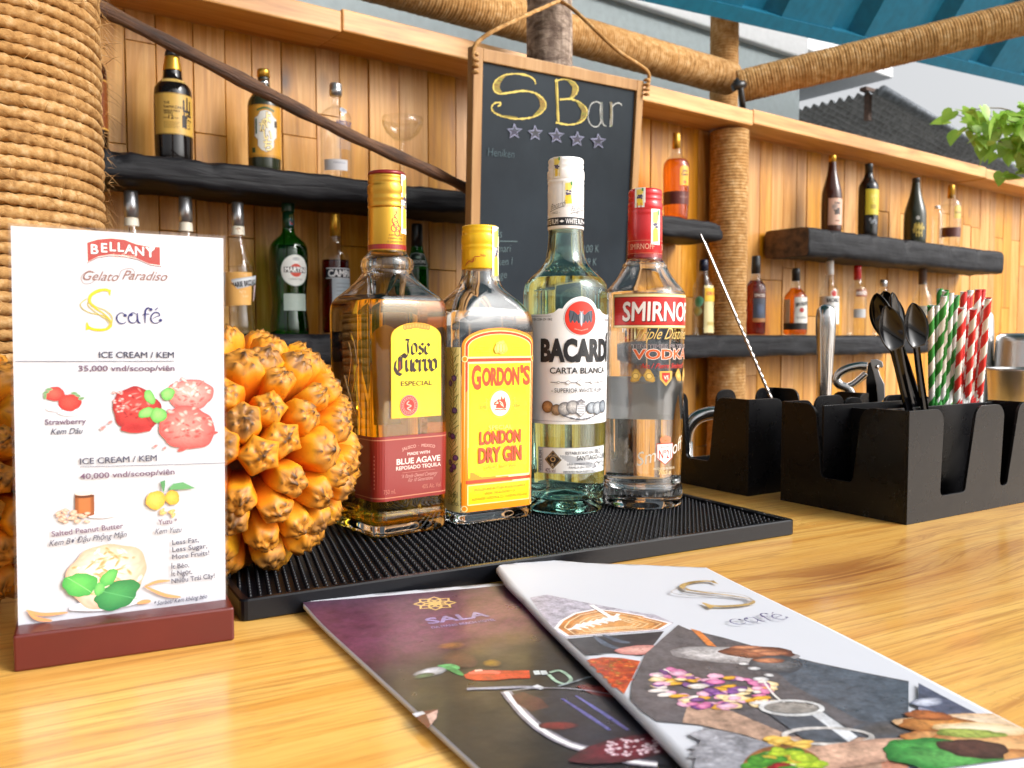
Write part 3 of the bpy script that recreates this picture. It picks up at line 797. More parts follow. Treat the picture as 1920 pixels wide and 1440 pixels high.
for px in (887, 1209):
    kk = MB(); p0 = brd(px, 112 if px < 1000 else 158)
    for i in range(4): kk.lathe([(.004, -.003), (.008, -.002), (.0085, .002), (.004, .004)], 10, M=Matrix.Translation(p0+Vector((0, 0, -.012*i+.01))))
    o = kk.build('rope_knot', M['rope2'], None); o.parent = bd; o.matrix_parent_inverse = Mb.inverted()

# ================================================================== blue awning, lifted on its far edge
YE = 2.3
A0, B0 = aty(1203, 0, YE), aty(1908, 158, YE); e = Vector(B0-A0).normalized(); sl = Vector((0, -math.cos(R_(55)), math.sin(R_(55))))
nn_ = e.cross(sl).normalized(); AWS = 1 if nn_.z > 0 else -1
aw = thing('awning', 'blue corrugated steel awning tilted up above the bar', 'awning', tuple(A0))
P0 = Vector((0, 0, 0)); prof = []; x = -.45; pit = .62; LA = 7.2
while x < LA: prof += [(x, 0), (x+.36, 0), (x+.41, .06), (x+.56, .06)]; x += pit
m = MB(); n = len(prof)
rowsA = [[tuple(e*px_+sl*sft+nn_*d_*AWS) for px_, d_ in prof] for sft in (0.03, 2.3)]
m.rings(rowsA, 0, False, (False, False), closed=False)
m.build('corrugated_sheet', M['blue'], aw, fixn=False)
m = MB(); w_ = .055
v = [tuple(e*a_+sl*b_+nn_*c_*AWS) for a_ in (-.45, LA) for b_ in (0, w_) for c_ in (-.014, .075)]
m.add(v, [(0, 1, 3, 2), (4, 6, 7, 5), (0, 4, 5, 1), (2, 3, 7, 6), (0, 2, 6, 4), (1, 5, 7, 3)]); m.build('edge_frame', M['blue'], aw)
m = MB()                                        # unseen level sheet, added to shade the left part of the back wall
prof = []; x = -5.2
while x < -.95: prof += [(x, 0), (x+.36, 0), (x+.41, .06), (x+.56, .06)]; x += pit
m.rings([[(px_, y_, .42+d_) for px_, d_ in prof] for y_ in (.05, -2.7)], 0, False, (False, False), closed=False); m.build('unseen_shade_sheet', M['blue'], aw, fixn=False)

# ================================================================== neighbours beyond the wall
YG = 3.3
zg = aty(1180, 11, YG)[2]; xg = aty(1500, 104, YG)[0]
nb_ = thing('neighbour_house', 'grey rendered house wall with a white parapet behind the rope beam', 'house', (xg-5, YG, -1.1))
m = MB(); m.box((0, 1.0, (zg+1.1)/2), (5, 1.0, (zg+1.1)/2)); m.build('wall', M['grey'], nb_)
m = MB(); m.box((0, 1.0, zg+1.1+.13), (5.03, 1.04, .13)); m.build('parapet', M['white'], nb_, bevel=.01)
S0 = aty(1675, 147, 4.2); S1_ = zat(np.array([S0[0], S0[1], 0]), 112)
cn = thing('concrete_canopy', 'flat white concrete canopy whose pale underside shows beside the tin roof', 'canopy', (S0[0], 4.2, S0[2]))
m = MB(); m.box((-4.5, 2.5, (S1_-S0[2])/2), (4.5, 2.5, (S1_-S0[2])/2)); m.build('slab', M['white'], cn, bevel=.015)
for px in (-8.6, -4.4, -.5):
    m = MB(); m.box((px, 4.4, -(S0[2]+1.1)/2-.001), (.1, .1, (S0[2]+1.1)/2)); m.build('pillar', M['white'], cn)
# rusty lean-to roof
Bp = aty(1648, 176, 4.0); Cp = aty(1800, 264, 4.0); dd = Vector(Cp-Bp); dd.normalize(); 
tr = thing('tin_roof', 'dark corrugated tin roof on rusty beams beyond the right board wall', 'roof', tuple(Bp))
m = MB(); rows = []
for i in range(0, 2):
    rows.append([])
cols_ = 240; Lr = 5.5
for t_ in (0.0, Lr):
    rows.append([tuple(dd*t_+Vector((0, k_*3.4/cols_, .022*math.sin(k_*2*math.pi/6)+.03))) for k_ in range(cols_+1)])
m.rings(rows[2:], 0, True, (False, False), closed=False); m.build('corrugated_sheet', M['tin'], tr, fixn=False)
m = MB(); m.tube([tuple(dd*0.0+Vector((0, -.03, .02))), tuple(dd*Lr+Vector((0, -.03, .02)))], .045, 16); m.build('ridge_roll', M['tin'], tr)
for off, yy in ((-.07, 1.7), (-.07, 3.0)):
    m = MB(); mm = Matrix.Translation(Vector((0, yy, off))) @ dd.to_track_quat('X', 'Z').to_matrix().to_4x4()
    m.box((Lr/2, 0, 0), (Lr/2, .04, .05), M=mm); m.build('roof_beam', M['iron'], tr)
for t_ in (1.9,):
    m = MB(); p_ = dd*t_; m.box((p_.x, 1.7, p_.z-.16), (.035, 1.7, .04)); m.build('cross_beam', M['iron'], tr)
m = MB(); p_ = dd*.06; m.box((p_.x-.02, .12, p_.z-.06), (.022, .022, .12)); m.box((p_.x-.02, .12, p_.z+.07), (.08, .03, .015)); m.build('bracket', M['iron'], tr)
for t_ in (.9, 4.8):
    m = MB(); p_ = dd*t_; hgt_ = Bp[2]+p_.z-.1+1.1; m.box((p_.x, .35, p_.z-.12-hgt_/2), (.04, .04, hgt_/2)); m.build('roof_post', M['iron'], tr)

# ================================================================== leafy branch, right
def leaf(L, r):
    half = [(0, 0), (.2, .16), (.42, .1), (.55, -.12), (.5, -.38), (.3, -.68), (0, -1.05)]
    v = []
    for x, y in half: v.append((x*L, (y)*L, .16*x*L*(1+r.uniform(-.3, .3))-.12*abs(y)*L*abs(y)))
    for x, y in half[1:-1]: v.append((-x*L, y*L, .16*x*L*(1+r.uniform(-.3, .3))-.12*abs(y)*L*abs(y)))
    mid = [(0, -.2*L, -.02*L), (0, -.5*L, -.05*L)]
    n0 = len(v); v += mid
    f = [(0, 1, n0), (1, 2, n0), (2, 3, n0), (3, n0+1, n0), (3, 4, n0+1), (4, 5, n0+1), (5, 6, n0+1)]
    lm = {0: 0, 1: 7, 2: 8, 3: 9, 4: 10, 5: 11, 6: 6}
    f += [tuple(reversed([lm.get(i, i) for i in q])) for q in f]
    return v, f
pr = random.Random(12)
lc = atd(1990, 262, 2.75)
pl = thing('climbing_shrub', 'light green heart leaved shrub hanging over the right end of the wall', 'shrub', (lc[0], lc[1], -1.1))
lv, tw_ = MB(), MB()
lc_l = Vector((0, 0, lc[2]+1.1))
tw_.tube([(.12, .05, 0), (.1, .02, .6), (.06, 0, 1.0), tuple(lc_l)], [.014, .012, .01, .007], 8)
for b_ in range(24):
    tip_px = (pr.uniform(1775, 2150), pr.uniform(190, 350)); dpt = 2.75+pr.uniform(-.3, .3)
    if tip_px[0] < 1860: tip_px = (tip_px[0], pr.uniform(205, 215+(tip_px[0]-1775)*1.5))
    tip = Vector(atd(*tip_px, dpt))-Vector((lc[0], lc[1], -1.1))
    st_ = lc_l+Vector((pr.uniform(-.03, .05), pr.uniform(-.05, .05), pr.uniform(-.12, .06)))
    P = catmull([tuple(st_), tuple(st_.lerp(tip, .5)+Vector((0, 0, pr.uniform(0, .05)))), tuple(tip)], 5)
    tw_.tube(P, [.0035-.0025*i/(len(P)-1) for i in range(len(P))], 5)
    for i, p in enumerate(P[2:]):
        for _ in range(pr.choice([1, 2, 2])):
            L = pr.uniform(.04, .062); v, f = leaf(L, pr)
            mm = Matrix.Translation(Vector(p)+Vector((pr.uniform(-.03, .03), pr.uniform(-.04, .04), pr.uniform(-.03, .02)))) @ Matrix.Rotation(pr.uniform(0, 6.28), 4, 'Z') @ Matrix.Rotation(pr.uniform(-.2, 1.3), 4, 'X') @ Matrix.Rotation(pr.uniform(-.6, .6), 4, 'Y')
            lv.add(v, f, 0, True, None, mm)
lv.build('leaves', M['leaf'], pl, fixn=False); tw_.build('stems', M['twig'], pl)
# ================================================================== rubber bar mat
MW, MD, MH = .452, .30, .013
mo = atz(452, 1168, 0)
mat_o = thing('bar_mat', 'black studded rubber bar mat under the four big bottles', 'bar mat', (mo[0], mo[1], 0.0), CR)
m = MB(); m.box((MW/2, MD/2, .0043), (MW/2-.0025, MD/2-.0025, .0043)); m.build('tray_floor', M['rubber'], mat_o)
def frame_ring(x0, y0, x1, y1, prof):       # mitred rim: profile of (inset, z)
    return [[(x0+i, y0+i, z), (x1-i, y0+i, z), (x1-i, y1-i, z), (x0+i, y1-i, z)] for i, z in prof]
m = MB()
rr = [rr_ring(z, MW/2-i, MD/2-i, .004-i*.4, 3) for i, z in ((0.0006, 0.0003), (0, .001), (0, MH-.001), (.0008, MH), (.0042, MH), (.005, MH-.001), (.005, .0087))]
m.rings(rr, 0, False, (False, False), M=Matrix.Translation((MW/2, MD/2, 0))); m.build('rim', M['rubber'], mat_o)
V, F = [], []; px_, st = .0066, .0
rows_ = int((MD-.014)/(px_*.866)); cols_n = int((MW-.014)/px_)
ga = R_(19.0)                                   # the stud pattern runs askew to the mat's edges
for j in range(-90, 140):
    for i in range(-90, 140):
        gx, gy_ = (i+(.5 if j % 2 else 0))*px_, j*px_*.866
        x = gx*math.cos(ga)-gy_*math.sin(ga); y = gx*math.sin(ga)+gy_*math.cos(ga)
        if not (.0075 < x < MW-.0075 and .0075 < y < MD-.0075): continue
        o = len(V)
        for r_, z_ in ((.0015, .0084), (.0013, .0108), (.0008, .0118)):
            V += [(x+r_*math.cos(k*math.pi/3), y+r_*math.sin(k*math.pi/3), z_) for k in range(6)]
        V.append((x, y, .0121))
        for q in range(2): F += [(o+q*6+k, o+q*6+(k+1) % 6, o+q*6+6+(k+1) % 6, o+q*6+6+k) for k in range(6)]
        F += [(o+12+k, o+12+(k+1) % 6, o+18) for k in range(6)]
m = MB(); m.add(V, F, 0, True); o = m.build('studs', M['rubber'], mat_o, fixn=False); o['kind'] = 'stuff'
ZM = .0122

# ================================================================== menu stand
sp = [atz(26, 1262, 0), atz(440, 1201, 0)]
SA = math.atan2(sp[1][1]-sp[0][1], sp[1][0]-sp[0][0]); SW = float(np.linalg.norm(sp[1]-sp[0]))
stn = thing('menu_stand', 'clear acrylic menu stand with ice cream prices on a red brown block', 'menu stand', tuple(sp[0]), SA)
BH, BD = .0185, .032
m = MB(); m.box((SW/2, BD/2, BH/2), (SW/2, BD/2, BH/2)); m.build('base_block', M['base'], stn, bevel=.0012)
Rs = Matrix(((math.cos(SA), math.sin(SA), 0), (-math.sin(SA), math.cos(SA), 0), (0, 0, 1)))
PY = BD*.52
def onsign(px, py):                         # photo pixel -> (x, z) on the sheet, by its four photographed corners
    return tuple(_hs(px, py))
def homog(src, dst):
    A_ = []
    for (x, y), (u, v) in zip(src, dst):
        A_ += [[x, y, 1, 0, 0, 0, -u*x, -u*y, -u], [0, 0, 0, x, y, 1, -v*x, -v*y, -v]]
    h = np.linalg.svd(np.array(A_))[2][-1].reshape(3, 3)
    def fn(px, py):
        w = h @ np.array([px, py, 1.0]); return w[0]/w[2], w[1]/w[2]
    return fn
PW = SW-.0035
pb0 = Rs @ Vector(atd(25, 1203, depth_of(sp[0])+.012)-sp[0]); 
PH = zat(np.array([sp[0][0], sp[0][1], 0]), 425)-BH*.9
PH = .2015
_hs = homog([(20, 424), (417, 452), (415, 1156), (25, 1204)], [(.0015, BH+PH), (PW+.0015, BH+PH), (PW+.0015, BH), (.0015, BH)])
m = MB(); m.box((SW/2-.0005, PY, BH+PH/2+.0002), (PW/2, .0003, PH/2)); m.build('paper_sheet', M['paper'], stn)
for y_ in (PY-.0016, PY+.0016):
    m = MB(); m.box((SW/2-.0005, y_, BH+PH/2+.0009), (PW/2+.0011, .0007, PH/2+.0007)); m.build('acrylic_panel', M['acrylic'], stn)
a = Art(9e-6); P = onsign
def PP(l): return [P(*p) for p in l]
SC_ = .000254
gy, pu, nv = hx('#40445a'), hx('#694e68'), hx('#1c1c66')
def st(body, px, py, hpx, col, wpx=None, align='C', bold=0, shear=0, rot=0):
    x, y = P(px, py); a.text(body, x, y, hpx*SC_, col, wpx*SC_ if wpx else None, align, bold, shear, rot)
bn = [(160, 457), (180, 451), (204, 449), (230, 452), (256, 461), (280, 466), (300, 467)]; bb = [(300, 506), (280, 503), (256, 492), (230, 486), (204, 484), (180, 488), (161, 498)]
def ins(poly, d):
    c = np.mean(np.array(poly), 0); return [tuple(np.array(p)+np.sign(c-np.array(p))*d) for p in poly]
a.poly(PP(bn+bb), hx('#5d1f1e')); a.poly(PP([(x, y-1.5) for x, y in bn+bb]), hx('#e9dcd9')); a.poly(PP(ins([(x, y-1.5) for x, y in bn+bb], 2)), hx('#a5342a'))
for ch, x_, y_, h_ in zip('BELLANY', (176, 194, 210, 225, 241, 260, 280), (479, 476, 474, 475, 479, 483, 486), (19, 18, 18, 18, 18, 18, 20)):
    st(ch, x_+1.2, y_+1.2, h_, hx('#5d1f1e'), bold=.02); st(ch, x_, y_, h_, hx('#f4eeee'), bold=.02)
a.ell(*P(283, 470), 5*SC_, 4*SC_, hx('#f8f4f4'))
st('Ice Cream', 231, 487, 8, hx('#e7b7a8'), 44, shear=.3)
tn = hx('#8a6258')
for body, cx_, w_ in (('Gelato', 184, 66), ('Paradiso', 268, 84)): st(body, cx_, 531, 19, tn, w_, shear=.45, bold=.006)
a.stroke(PP(catmull([(176, 516), (164, 512), (150, 524), (156, 537), (172, 534), (176, 524)], 8)), .9*SC_, tn)
a.stroke(PP(catmull([(222, 524), (226, 512), (244, 508), (250, 518), (238, 526)], 8)), .9*SC_, tn)
# the S mark: one heavy serif S with two thin flowing lines
yl = hx('#d6bd10')
def smark(pt, k, col, col2, rw=1.0):
    sk = [(205, 553), (196, 549), (182, 551), (168, 560), (166, 572), (176, 584), (190, 594), (202, 606), (206, 616), (200, 624), (186, 627), (170, 625), (160, 619)]
    ps = catmull([pt(*p) for p in sk], 8); n = len(ps)
    a.stroke(ps, [k*(1.0+1.6*max(0, math.cos(2*math.pi*(i/n-.22)))*1+1.2*max(0, math.cos(2*math.pi*(i/n-.86)))) for i in range(n)], col)
    a.poly([pt(203, 549), pt(206, 549), pt(204, 562), pt(201, 556)], col); a.poly([pt(159, 612), pt(161, 612), pt(166, 624), pt(158, 628)], col)
    for dx in ((-10, 4), (4, -6)):
        a.stroke(catmull([pt(166+dx[0]*.6, 566), pt(158+dx[0], 578), pt(172+dx[0], 592), pt(190+dx[1]*.4, 600), pt(204+dx[1]*.3, 614), pt(196, 624)], 8), k*.75, col2)
    a.stroke(catmull([pt(168, 574), pt(178, 582), pt(196, 590), pt(207, 602), pt(206, 618)], 8), k*.8, col2)
smark(P, 2.4*SC_, yl, hx('#bfae4a'))
def cafe(pt, k, col):
    for pts_, w_ in (([(232, 599), (226, 594), (218, 598), (216, 606), (220, 613), (228, 615), (234, 611)], 1.7), ([(254, 598), (247, 594), (240, 598), (238, 606), (242, 613), (250, 613), (254, 607)], 1.6), ([(255, 594), (255, 606), (257, 613), (261, 614)], 2.3), ([(280, 588), (275, 585), (270, 590), (269, 602), (269, 615)], 2.3), ([(264, 599), (270, 597), (277, 597)], 1.2), ([(282, 607), (290, 602), (296, 600), (294, 595), (287, 594), (281, 600), (280, 608), (285, 614), (293, 614), (298, 610)], 1.7), ([(288, 589), (293, 585)], 1.4)):
        a.stroke(catmull([pt(*p) for p in pts_], 6), k*w_, col, taper=len(pts_) > 3)
    for c_ in ((232, 599), (243, 598), (280, 588), (298, 609)): a.ell(*pt(*c_), k*2.1, k*2.1, col, 12)
cafe(P, SC_*1.5, nv)
st('ICE CREAM / KEM', 322, 682, 12.5, gy, 143, 'R', .016); a.stroke(PP([(25, 687), (180, 688), (322, 688.5)]), 1.1*SC_, gy)
st('35,000 vnd/scoop/viên', 323, 707, 11.5, pu, 182, 'R', .014)
# strawberries
rd = (hx('#d8362c'), hx('#b3201f'))
for (x, y, rx, ry, s_) in ((126, 787, 20, 7, 1), (96, 779, 14, 6, 2)): a.blob(*P(x, y), rx*SC_, ry*SC_, hx('#e6c6d8'), hx('#e9e6ef'), 24, 4, s_, spec=.02)
a.blob(*P(98, 751), 17*SC_, 15*SC_, hx('#e85a4a'), rd[1], seed=3); a.blob(*P(126, 768), 20*SC_, 18*SC_, hx('#e4483a'), rd[1], seed=4)
for gx, gy_ in ((82, 748), (80, 755), (88, 742), (141, 754), (148, 760), (135, 750)): a.blob(*P(gx, gy_), 6*SC_, 3*SC_, hx('#5d8a55'), hx('#8fae86'), 12, 3, int(gx), rot=gx)
st('Strawberry', 118, 810, 11, pu, 74, bold=.012); st('Kem Dâu', 119, 829, 12, gy, 56, shear=.3, bold=.006)
# three scoops
cor = (hx('#ee8078'), hx('#d84f4b'))
def scoop(x, y, rx, ry, c0, c1, hi, lo, s_):
    a.blob(*P(x, y), rx*SC_, ry*SC_, hx(c0), hx(c1), 60, 14, s_, .05, spec=.12)
    q_ = random.Random(s_); a.inc = .15
    def edge_at(k): u_ = min(1, k)**1.6; return tuple(p_*(1-u_)+w_*u_ for p_, w_ in zip(hx(c0), hx(c1)))
    for i in range(46):
        t_, r_ = q_.uniform(0, 6.28), .88*q_.random()**.6
        up = math.sin(t_)*r_ < .1
        a.blob(*P(x+rx*r_*math.cos(t_), y+ry*r_*math.sin(t_)), q_.uniform(3, 11)*SC_, q_.uniform(1.5, 5)*SC_, hx(hi if (up and i % 3) else lo), edge_at(r_), 14, 4, i, .15, rot=q_.uniform(-.9, .9), edge=edge_at(r_))
    a.inc = 1.0
scoop(352, 753, 45, 34, '#f2a8a0', '#d65f5c', '#f9d4cf', '#c84e4c', 8)
scoop(252, 782, 46, 47, '#d8403a', '#94181c', '#ee8a82', '#8a1418', 9)
for i in range(16): a.blob(*P(222+rb.uniform(-14, 20), 762+rb.uniform(-16, 26)), 4*SC_, 2.4*SC_, hx('#f2c8c4'), hx('#d04a46'), 10, 2, i)
a.blob(*P(250, 818), 30*SC_, 10*SC_, hx('#a11a1c'), hx('#b5292a'), 30, 4, 10)
scoop(346, 818, 55, 47, '#f28d84', '#cf4c4a', '#f8bdb4', '#c2403e', 11)
for (x, y, rx) in ((188, 817, 7), (202, 806, 5), (286, 853, 5), (303, 857, 4)): a.blob(*P(x, y), rx*SC_, 3*SC_, hx('#d76a68'), hx('#e3a2a2'), 12, 3, int(x), rot=.6)
for (x, y, rx, ry, ro, s_) in ((276, 758, 9, 17, .5, 1), (310, 752, 14, 13, .1, 2), (270, 788, 16, 11, .3, 3), (292, 793, 15, 17, -.3, 4)):
    a.blob(*P(x, y), rx*SC_, ry*SC_, hx('#8fd071'), hx('#5aa64a'), 24, 5, s_, .07, rot=ro)
st('ICE CREAM / KEM', 144, 888, 12.5, gy, 145, 'L', .016); a.stroke(PP([(144, 893), (280, 890), (416, 886)]), 1.1*SC_, gy)
st('40,000 vnd/scoop/viên', 144, 917, 11.5, pu, 180, 'L', .014)
# peanut butter jar
a.blob(*P(185, 985), 26*SC_, 9*SC_, hx('#dfe0ea'), hx('#e6e6ef'), 24, 4, 3, spec=.01)
a.grad([[P(134+i*4.5, 948) for i in range(9)], [P(134+i*4.5, 985) for i in range(9)]], [[hx('#8a4a22')]*2+[hx('#b46a38')]*5+[hx('#8a4a22')]*2]*2)
a.ell(*P(152, 986), 18*SC_, 4*SC_, hx('#8a4a22')); a.ell(*P(152, 950), 18*SC_, 4*SC_, hx('#5e2e12')); a.ell(*P(152, 944), 18*SC_, 5*SC_, hx('#d8c8c0'))
for i in range(26): a.blob(*P(102+rb.uniform(0, 56), 985+rb.uniform(-10, 15)), 6*SC_, 3*SC_, hx('#e6c4b0'), hx('#b98e78'), 12, 3, i, rot=rb.uniform(-.8, .8))
# yuzu
a.blob(*P(316, 953), 15*SC_, 15*SC_, hx('#eeb84c'), hx('#dc9a2c'), seed=5); a.blob(*P(285, 958), 20*SC_, 19*SC_, hx('#f2c05a'), hx('#e0a030'), seed=6)
for i in range(8): a.blob(*P(308+rb.uniform(-12, 14), 981+rb.uniform(-6, 7)), 6*SC_, 3*SC_, hx('#eec488'), hx('#dc9c50'), 10, 3, i, rot=i)
a.poly(PP([(308, 938), (318, 926), (336, 923), (360, 935), (336, 937)]), hx('#5b9a63')); a.poly(PP([(296, 932), (294, 922), (303, 919), (303, 930), (300, 944)]), hx('#4f8d5a'))
st('Salted Peanut Butter', 158, 1020, 11, pu, 132, bold=.012, rot=.045); st('Kem Bơ Đậu Phộng Mặn', 158, 1038, 12, gy, 142, shear=.3, bold=.006, rot=.045)
st('Yuzu *', 307, 1004, 11, pu, 38, bold=.012); st('Kem Yuzu', 307, 1022, 12, gy, 52, shear=.3, bold=.006)
for i, (b_, w_) in enumerate((('Less Fat,', 54), ('Less Sugar,', 71), ('More Fruits!', 75), ('', 0), ('Ít Béo,', 36), ('Ít Ngọt,', 42), ('Nhiều Trái Cây!', 88))):
    if b_: st(b_, 315-(i > 3)*2, 1045+i*14-(i > 3)*9, 10.5, gy, w_, 'L', .012, rot=.03)
# caramel scoop with mint
a.blob(*P(190, 1160), 70*SC_, 12*SC_, hx('#c9c3d4'), hx('#e2e1ea'), 30, 4, 6, spec=.02)
scoop(192, 1104, 76, 66, '#f4e2d8', '#d3a68c', '#fbf2ec', '#d99a72', 15)
a.inc = .15
for i in range(34):
    q = rb.uniform(0, 6.28); rr_ = rb.uniform(.1, .9)
    a.blob(*P(192+72*rr_*math.cos(q), 1104+60*rr_*math.sin(q)), rb.uniform(4, 15)*SC_, rb.uniform(2, 4)*SC_, hx('#e08a4e'), hx('#eec0a0'), 12, 3, i, .15, rot=rb.uniform(-1, 1.6))
a.inc = 1.0
for (pts_, w_) in (([(40, 1172), (70, 1180), (118, 1176)], 7), ([(44, 1174), (60, 1188), (88, 1192)], 8), ([(262, 1126), (286, 1116), (310, 1114)], 6), ([(264, 1126), (300, 1142), (330, 1146)], 7), ([(248, 1158), (262, 1155), (274, 1154)], 9)):
    a.stroke(PP(catmull(pts_, 6)), w_*SC_, hx('#e49a66'), taper=True)
for (x, y, rx, ry, ro, s_, c0, c1) in ((142, 1122, 30, 26, -.3, 1, '#5fbf5c', '#3a9a48'), (212, 1142, 44, 28, .25, 2, '#3f9a55', '#217540'), (196, 1108, 12, 22, -.7, 3, '#6cc464', '#43a24d'), (178, 1130, 9, 15, -.3, 4, '#79c96c', '#4aa852')):
    a.blob(*P(x, y), rx*SC_, ry*SC_, hx(c0), hx(c1), 36, 7, s_, .08, rot=ro, spec=.05)
a.stroke(PP([(118, 1108), (150, 1128), (170, 1142)]), 1.2*SC_, hx('#8fd884')); a.stroke(PP([(180, 1134), (215, 1142), (250, 1150)]), 1.2*SC_, hx('#5fb070'))
st('* Sorbet/ Kem không béo', 278, 1163, 9.5, gy, 108, 'L', .01, .3, rot=.03)
a.build('printed_menu', lambda u, v, w: (u, PY-.0004-w, v), M['art'], stn)
for o in stn.children:
    if o.name.split('.')[0] in ('paper_sheet', 'acrylic_panel', 'printed_menu'):      # the sheet stands a little askew in its slot
        o.matrix_local = Matrix.Translation((0, 0, BH)) @ Matrix.Rotation(.011, 4, 'Y') @ Matrix.Translation((0, 0, -BH))

# ================================================================== pandanus fruits
def fruit_segment(seed):
    r = random.Random(seed); L = r.uniform(.043, .05); NA, NS = 30, 9
    side = r.choice([5, 6]); ph = r.uniform(0, 6); el = r.uniform(.82, 1.0); top = r.uniform(.0127, .0143)
    kn = [(r.uniform(-.1, .1), r.uniform(-.1, .1))]+[(.64*math.cos(2*math.pi*i/6+ph)+r.uniform(-.13, .13), .64*math.sin(2*math.pi*i/6+ph)+r.uniform(-.13, .13)) for i in range(6)]+[(r.uniform(-.4, .4), r.uniform(-.4, .4)) for _ in range(2)]
    org, org2, yel = hx('#b43804'), hx('#d25e06'), hx('#db8e1a')
    gr = hx('#b8a81e'); tan, brn, drk = hx('#a5743a'), hx('#5f3818'), hx('#1f1008'); wear = (.0, .12, .2, .3, .15, 1.0, .25, .8)[seed % 8]
    V, C = [], []
    def mixc(a_, b_, t_): t_ = max(0, min(1, t_)); return tuple(x*(1-t_)+y*t_ for x, y in zip(a_, b_))
    def sec(th): return .35+.65*math.cos(math.pi/side)/math.cos(((th+ph) % (2*math.pi/side))-math.pi/side)*1.06
    for i in range(NS):
        q = i/(NS-1); rad = top*(.42+.58*q**.8)*(1+.05*math.sin(q*3))*(1-.10*max(0, q-.8)/.2)
        for j in range(NA):
            th = 2*math.pi*j/NA; k = sec(th)**(1+q)
            dent = 1-.03*q*max(0, math.cos(side*(th+ph)+math.pi))*(1+math.sin(3*th+seed))
            V.append((rad*k*dent*math.cos(th), el*rad*k*dent*math.sin(th), L*q))
            c = mixc(org, org2, q*1.2); c = mixc(c, yel, (q-.55)*2.0+.3*math.sin(2*th+ph)); c = mixc(c, gr, .45*max(0, math.sin(th+ph*2))*max(0, q-.6)*2)
            C.append(c)
    NR = 7
    for i in range(1, NR):
        q = 1-i/NR
        for j in range(NA):
            th = 2*math.pi*j/NA; k = sec(th)**1.5
            x, y = q*k*math.cos(th), q*k*math.sin(th)
            d = sorted(math.hypot(x-a_, y-b_) for a_, b_ in kn)
            bump =   .0016*max(0, 1-(d[0]/.36)**2); crack = max(0, 1-(d[1]-d[0])/.075)
            z = L+.0048*(1-q*q)**.8+bump-.0009*crack
            if d[0] < .09: z += .0012
            rad = top*.9*1.0
            V.append((x*rad, el*y*rad, z))
            g = mnoise.noise((x*3+seed, y*3, seed*.7))
            c = mixc(yel, tan, .34+wear*(.8+g)); c = mixc(c, brn, crack*.85); c = mixc(c, brn, max(0, g*1.6-.2)*wear)
            if d[0] < .13: c = mixc(drk, c, (d[0]/.13)**2*.6)
            C.append(c)
    V.append((0, 0, L+.0085)); C.append(drk)
    F = []; n = NS+NR-1
    for i in range(n-1):
        for j in range(NA): F.append((i*NA+j, i*NA+(j+1) % NA, (i+1)*NA+(j+1) % NA, (i+1)*NA+j))
    for j in range(NA): F.append(((n-1)*NA+j, (n-1)*NA+(j+1) % NA, n*NA))
    return V, F, C, L
segs = [fruit_segment(40+i) for i in range(8)]
seg_me = []
for V, F, C, L in segs:
    m = MB(); m.add(V, F, 0, True, C); ob = m.build('fruit_segment', M['fruit'], link=False, fixn=False); seg_me.append(ob.data); bpy.data.objects.remove(ob)
FR, NSEG = .082, 142
fz = .0122+.0775
def place_fruit(c, label):
    f = thing('pandanus_fruit', label, 'fruit', (c[0], c[1], c[2]), 0.0)
    r = random.Random(4); pos = []
    for i in range(NSEG):
        z = 1-2*(i+.5)/NSEG; a_ = i*math.pi*(3-math.sqrt(5)); q = math.sqrt(1-z*z)
        d = Vector((q*math.cos(a_), q*math.sin(a_), z)) @ Matrix.Rotation(.5, 3, 'X')
        d = (d+Vector((r.uniform(-.07, .07), r.uniform(-.07, .07), r.uniform(-.07, .07)))).normalized(); pos.append(d)
    view = (Vector(CAM)-Vector(c)).normalized(); pos.sort(key=lambda d: -d.dot(view))
    rest = MB()
    core = MB(); core.lathe([(.048*math.sin(math.pi*i/16), -.048*math.cos(math.pi*i/16)) for i in range(17)], 24)
    core.build('fruit_core', plain_core, f)
    for i, d in enumerate(pos):
        k = r.randrange(8); L = segs[k][3]; s_ = r.uniform(.9, 1.1)
        q = d.to_track_quat('Z', 'Y').to_matrix().to_4x4() @ Matrix.Rotation(r.uniform(0, 6.28), 4, 'Z') @ Matrix.Scale(s_, 4)
        sq = Vector((1, 1, .96)); p = d*(FR*(1+.055*mnoise.noise(d*1.7))-L*s_-.005)
        mm = Matrix.Translation(Vector((p.x, p.y, p.z*.96))) @ q
        if i < 100:
            o = bpy.data.objects.new('fruit_segment', seg_me[k]); COL.objects.link(o); o.parent = f; o.matrix_local = mm
        else: rest.add(segs[k][0], segs[k][1], 0, True, segs[k][2], mm)
    o = rest.build('far_segments', M['fruit'], f, fixn=False); o['kind'] = 'stuff'
    return f
plain_core = plain('fruit_core', (.16, .04, .006), .7)
fc = atd(445, 838, .58); fruit1 = place_fruit((fc[0], fc[1], .0122+.0775), 'spiky orange pandanus fruit on the bar mat beside the menu stand')
fc2 = atd(-128, 860, .505); dup(fruit1, (fc2[0], fc2[1], .0815), 1.1, 'shaded orange pandanus fruit half hidden at the left of the menu stand')
for o in [q for q in bpy.data.objects if q.name.startswith('pandanus_fruit')]: o['group'] = 'pandanus fruits on the bar'
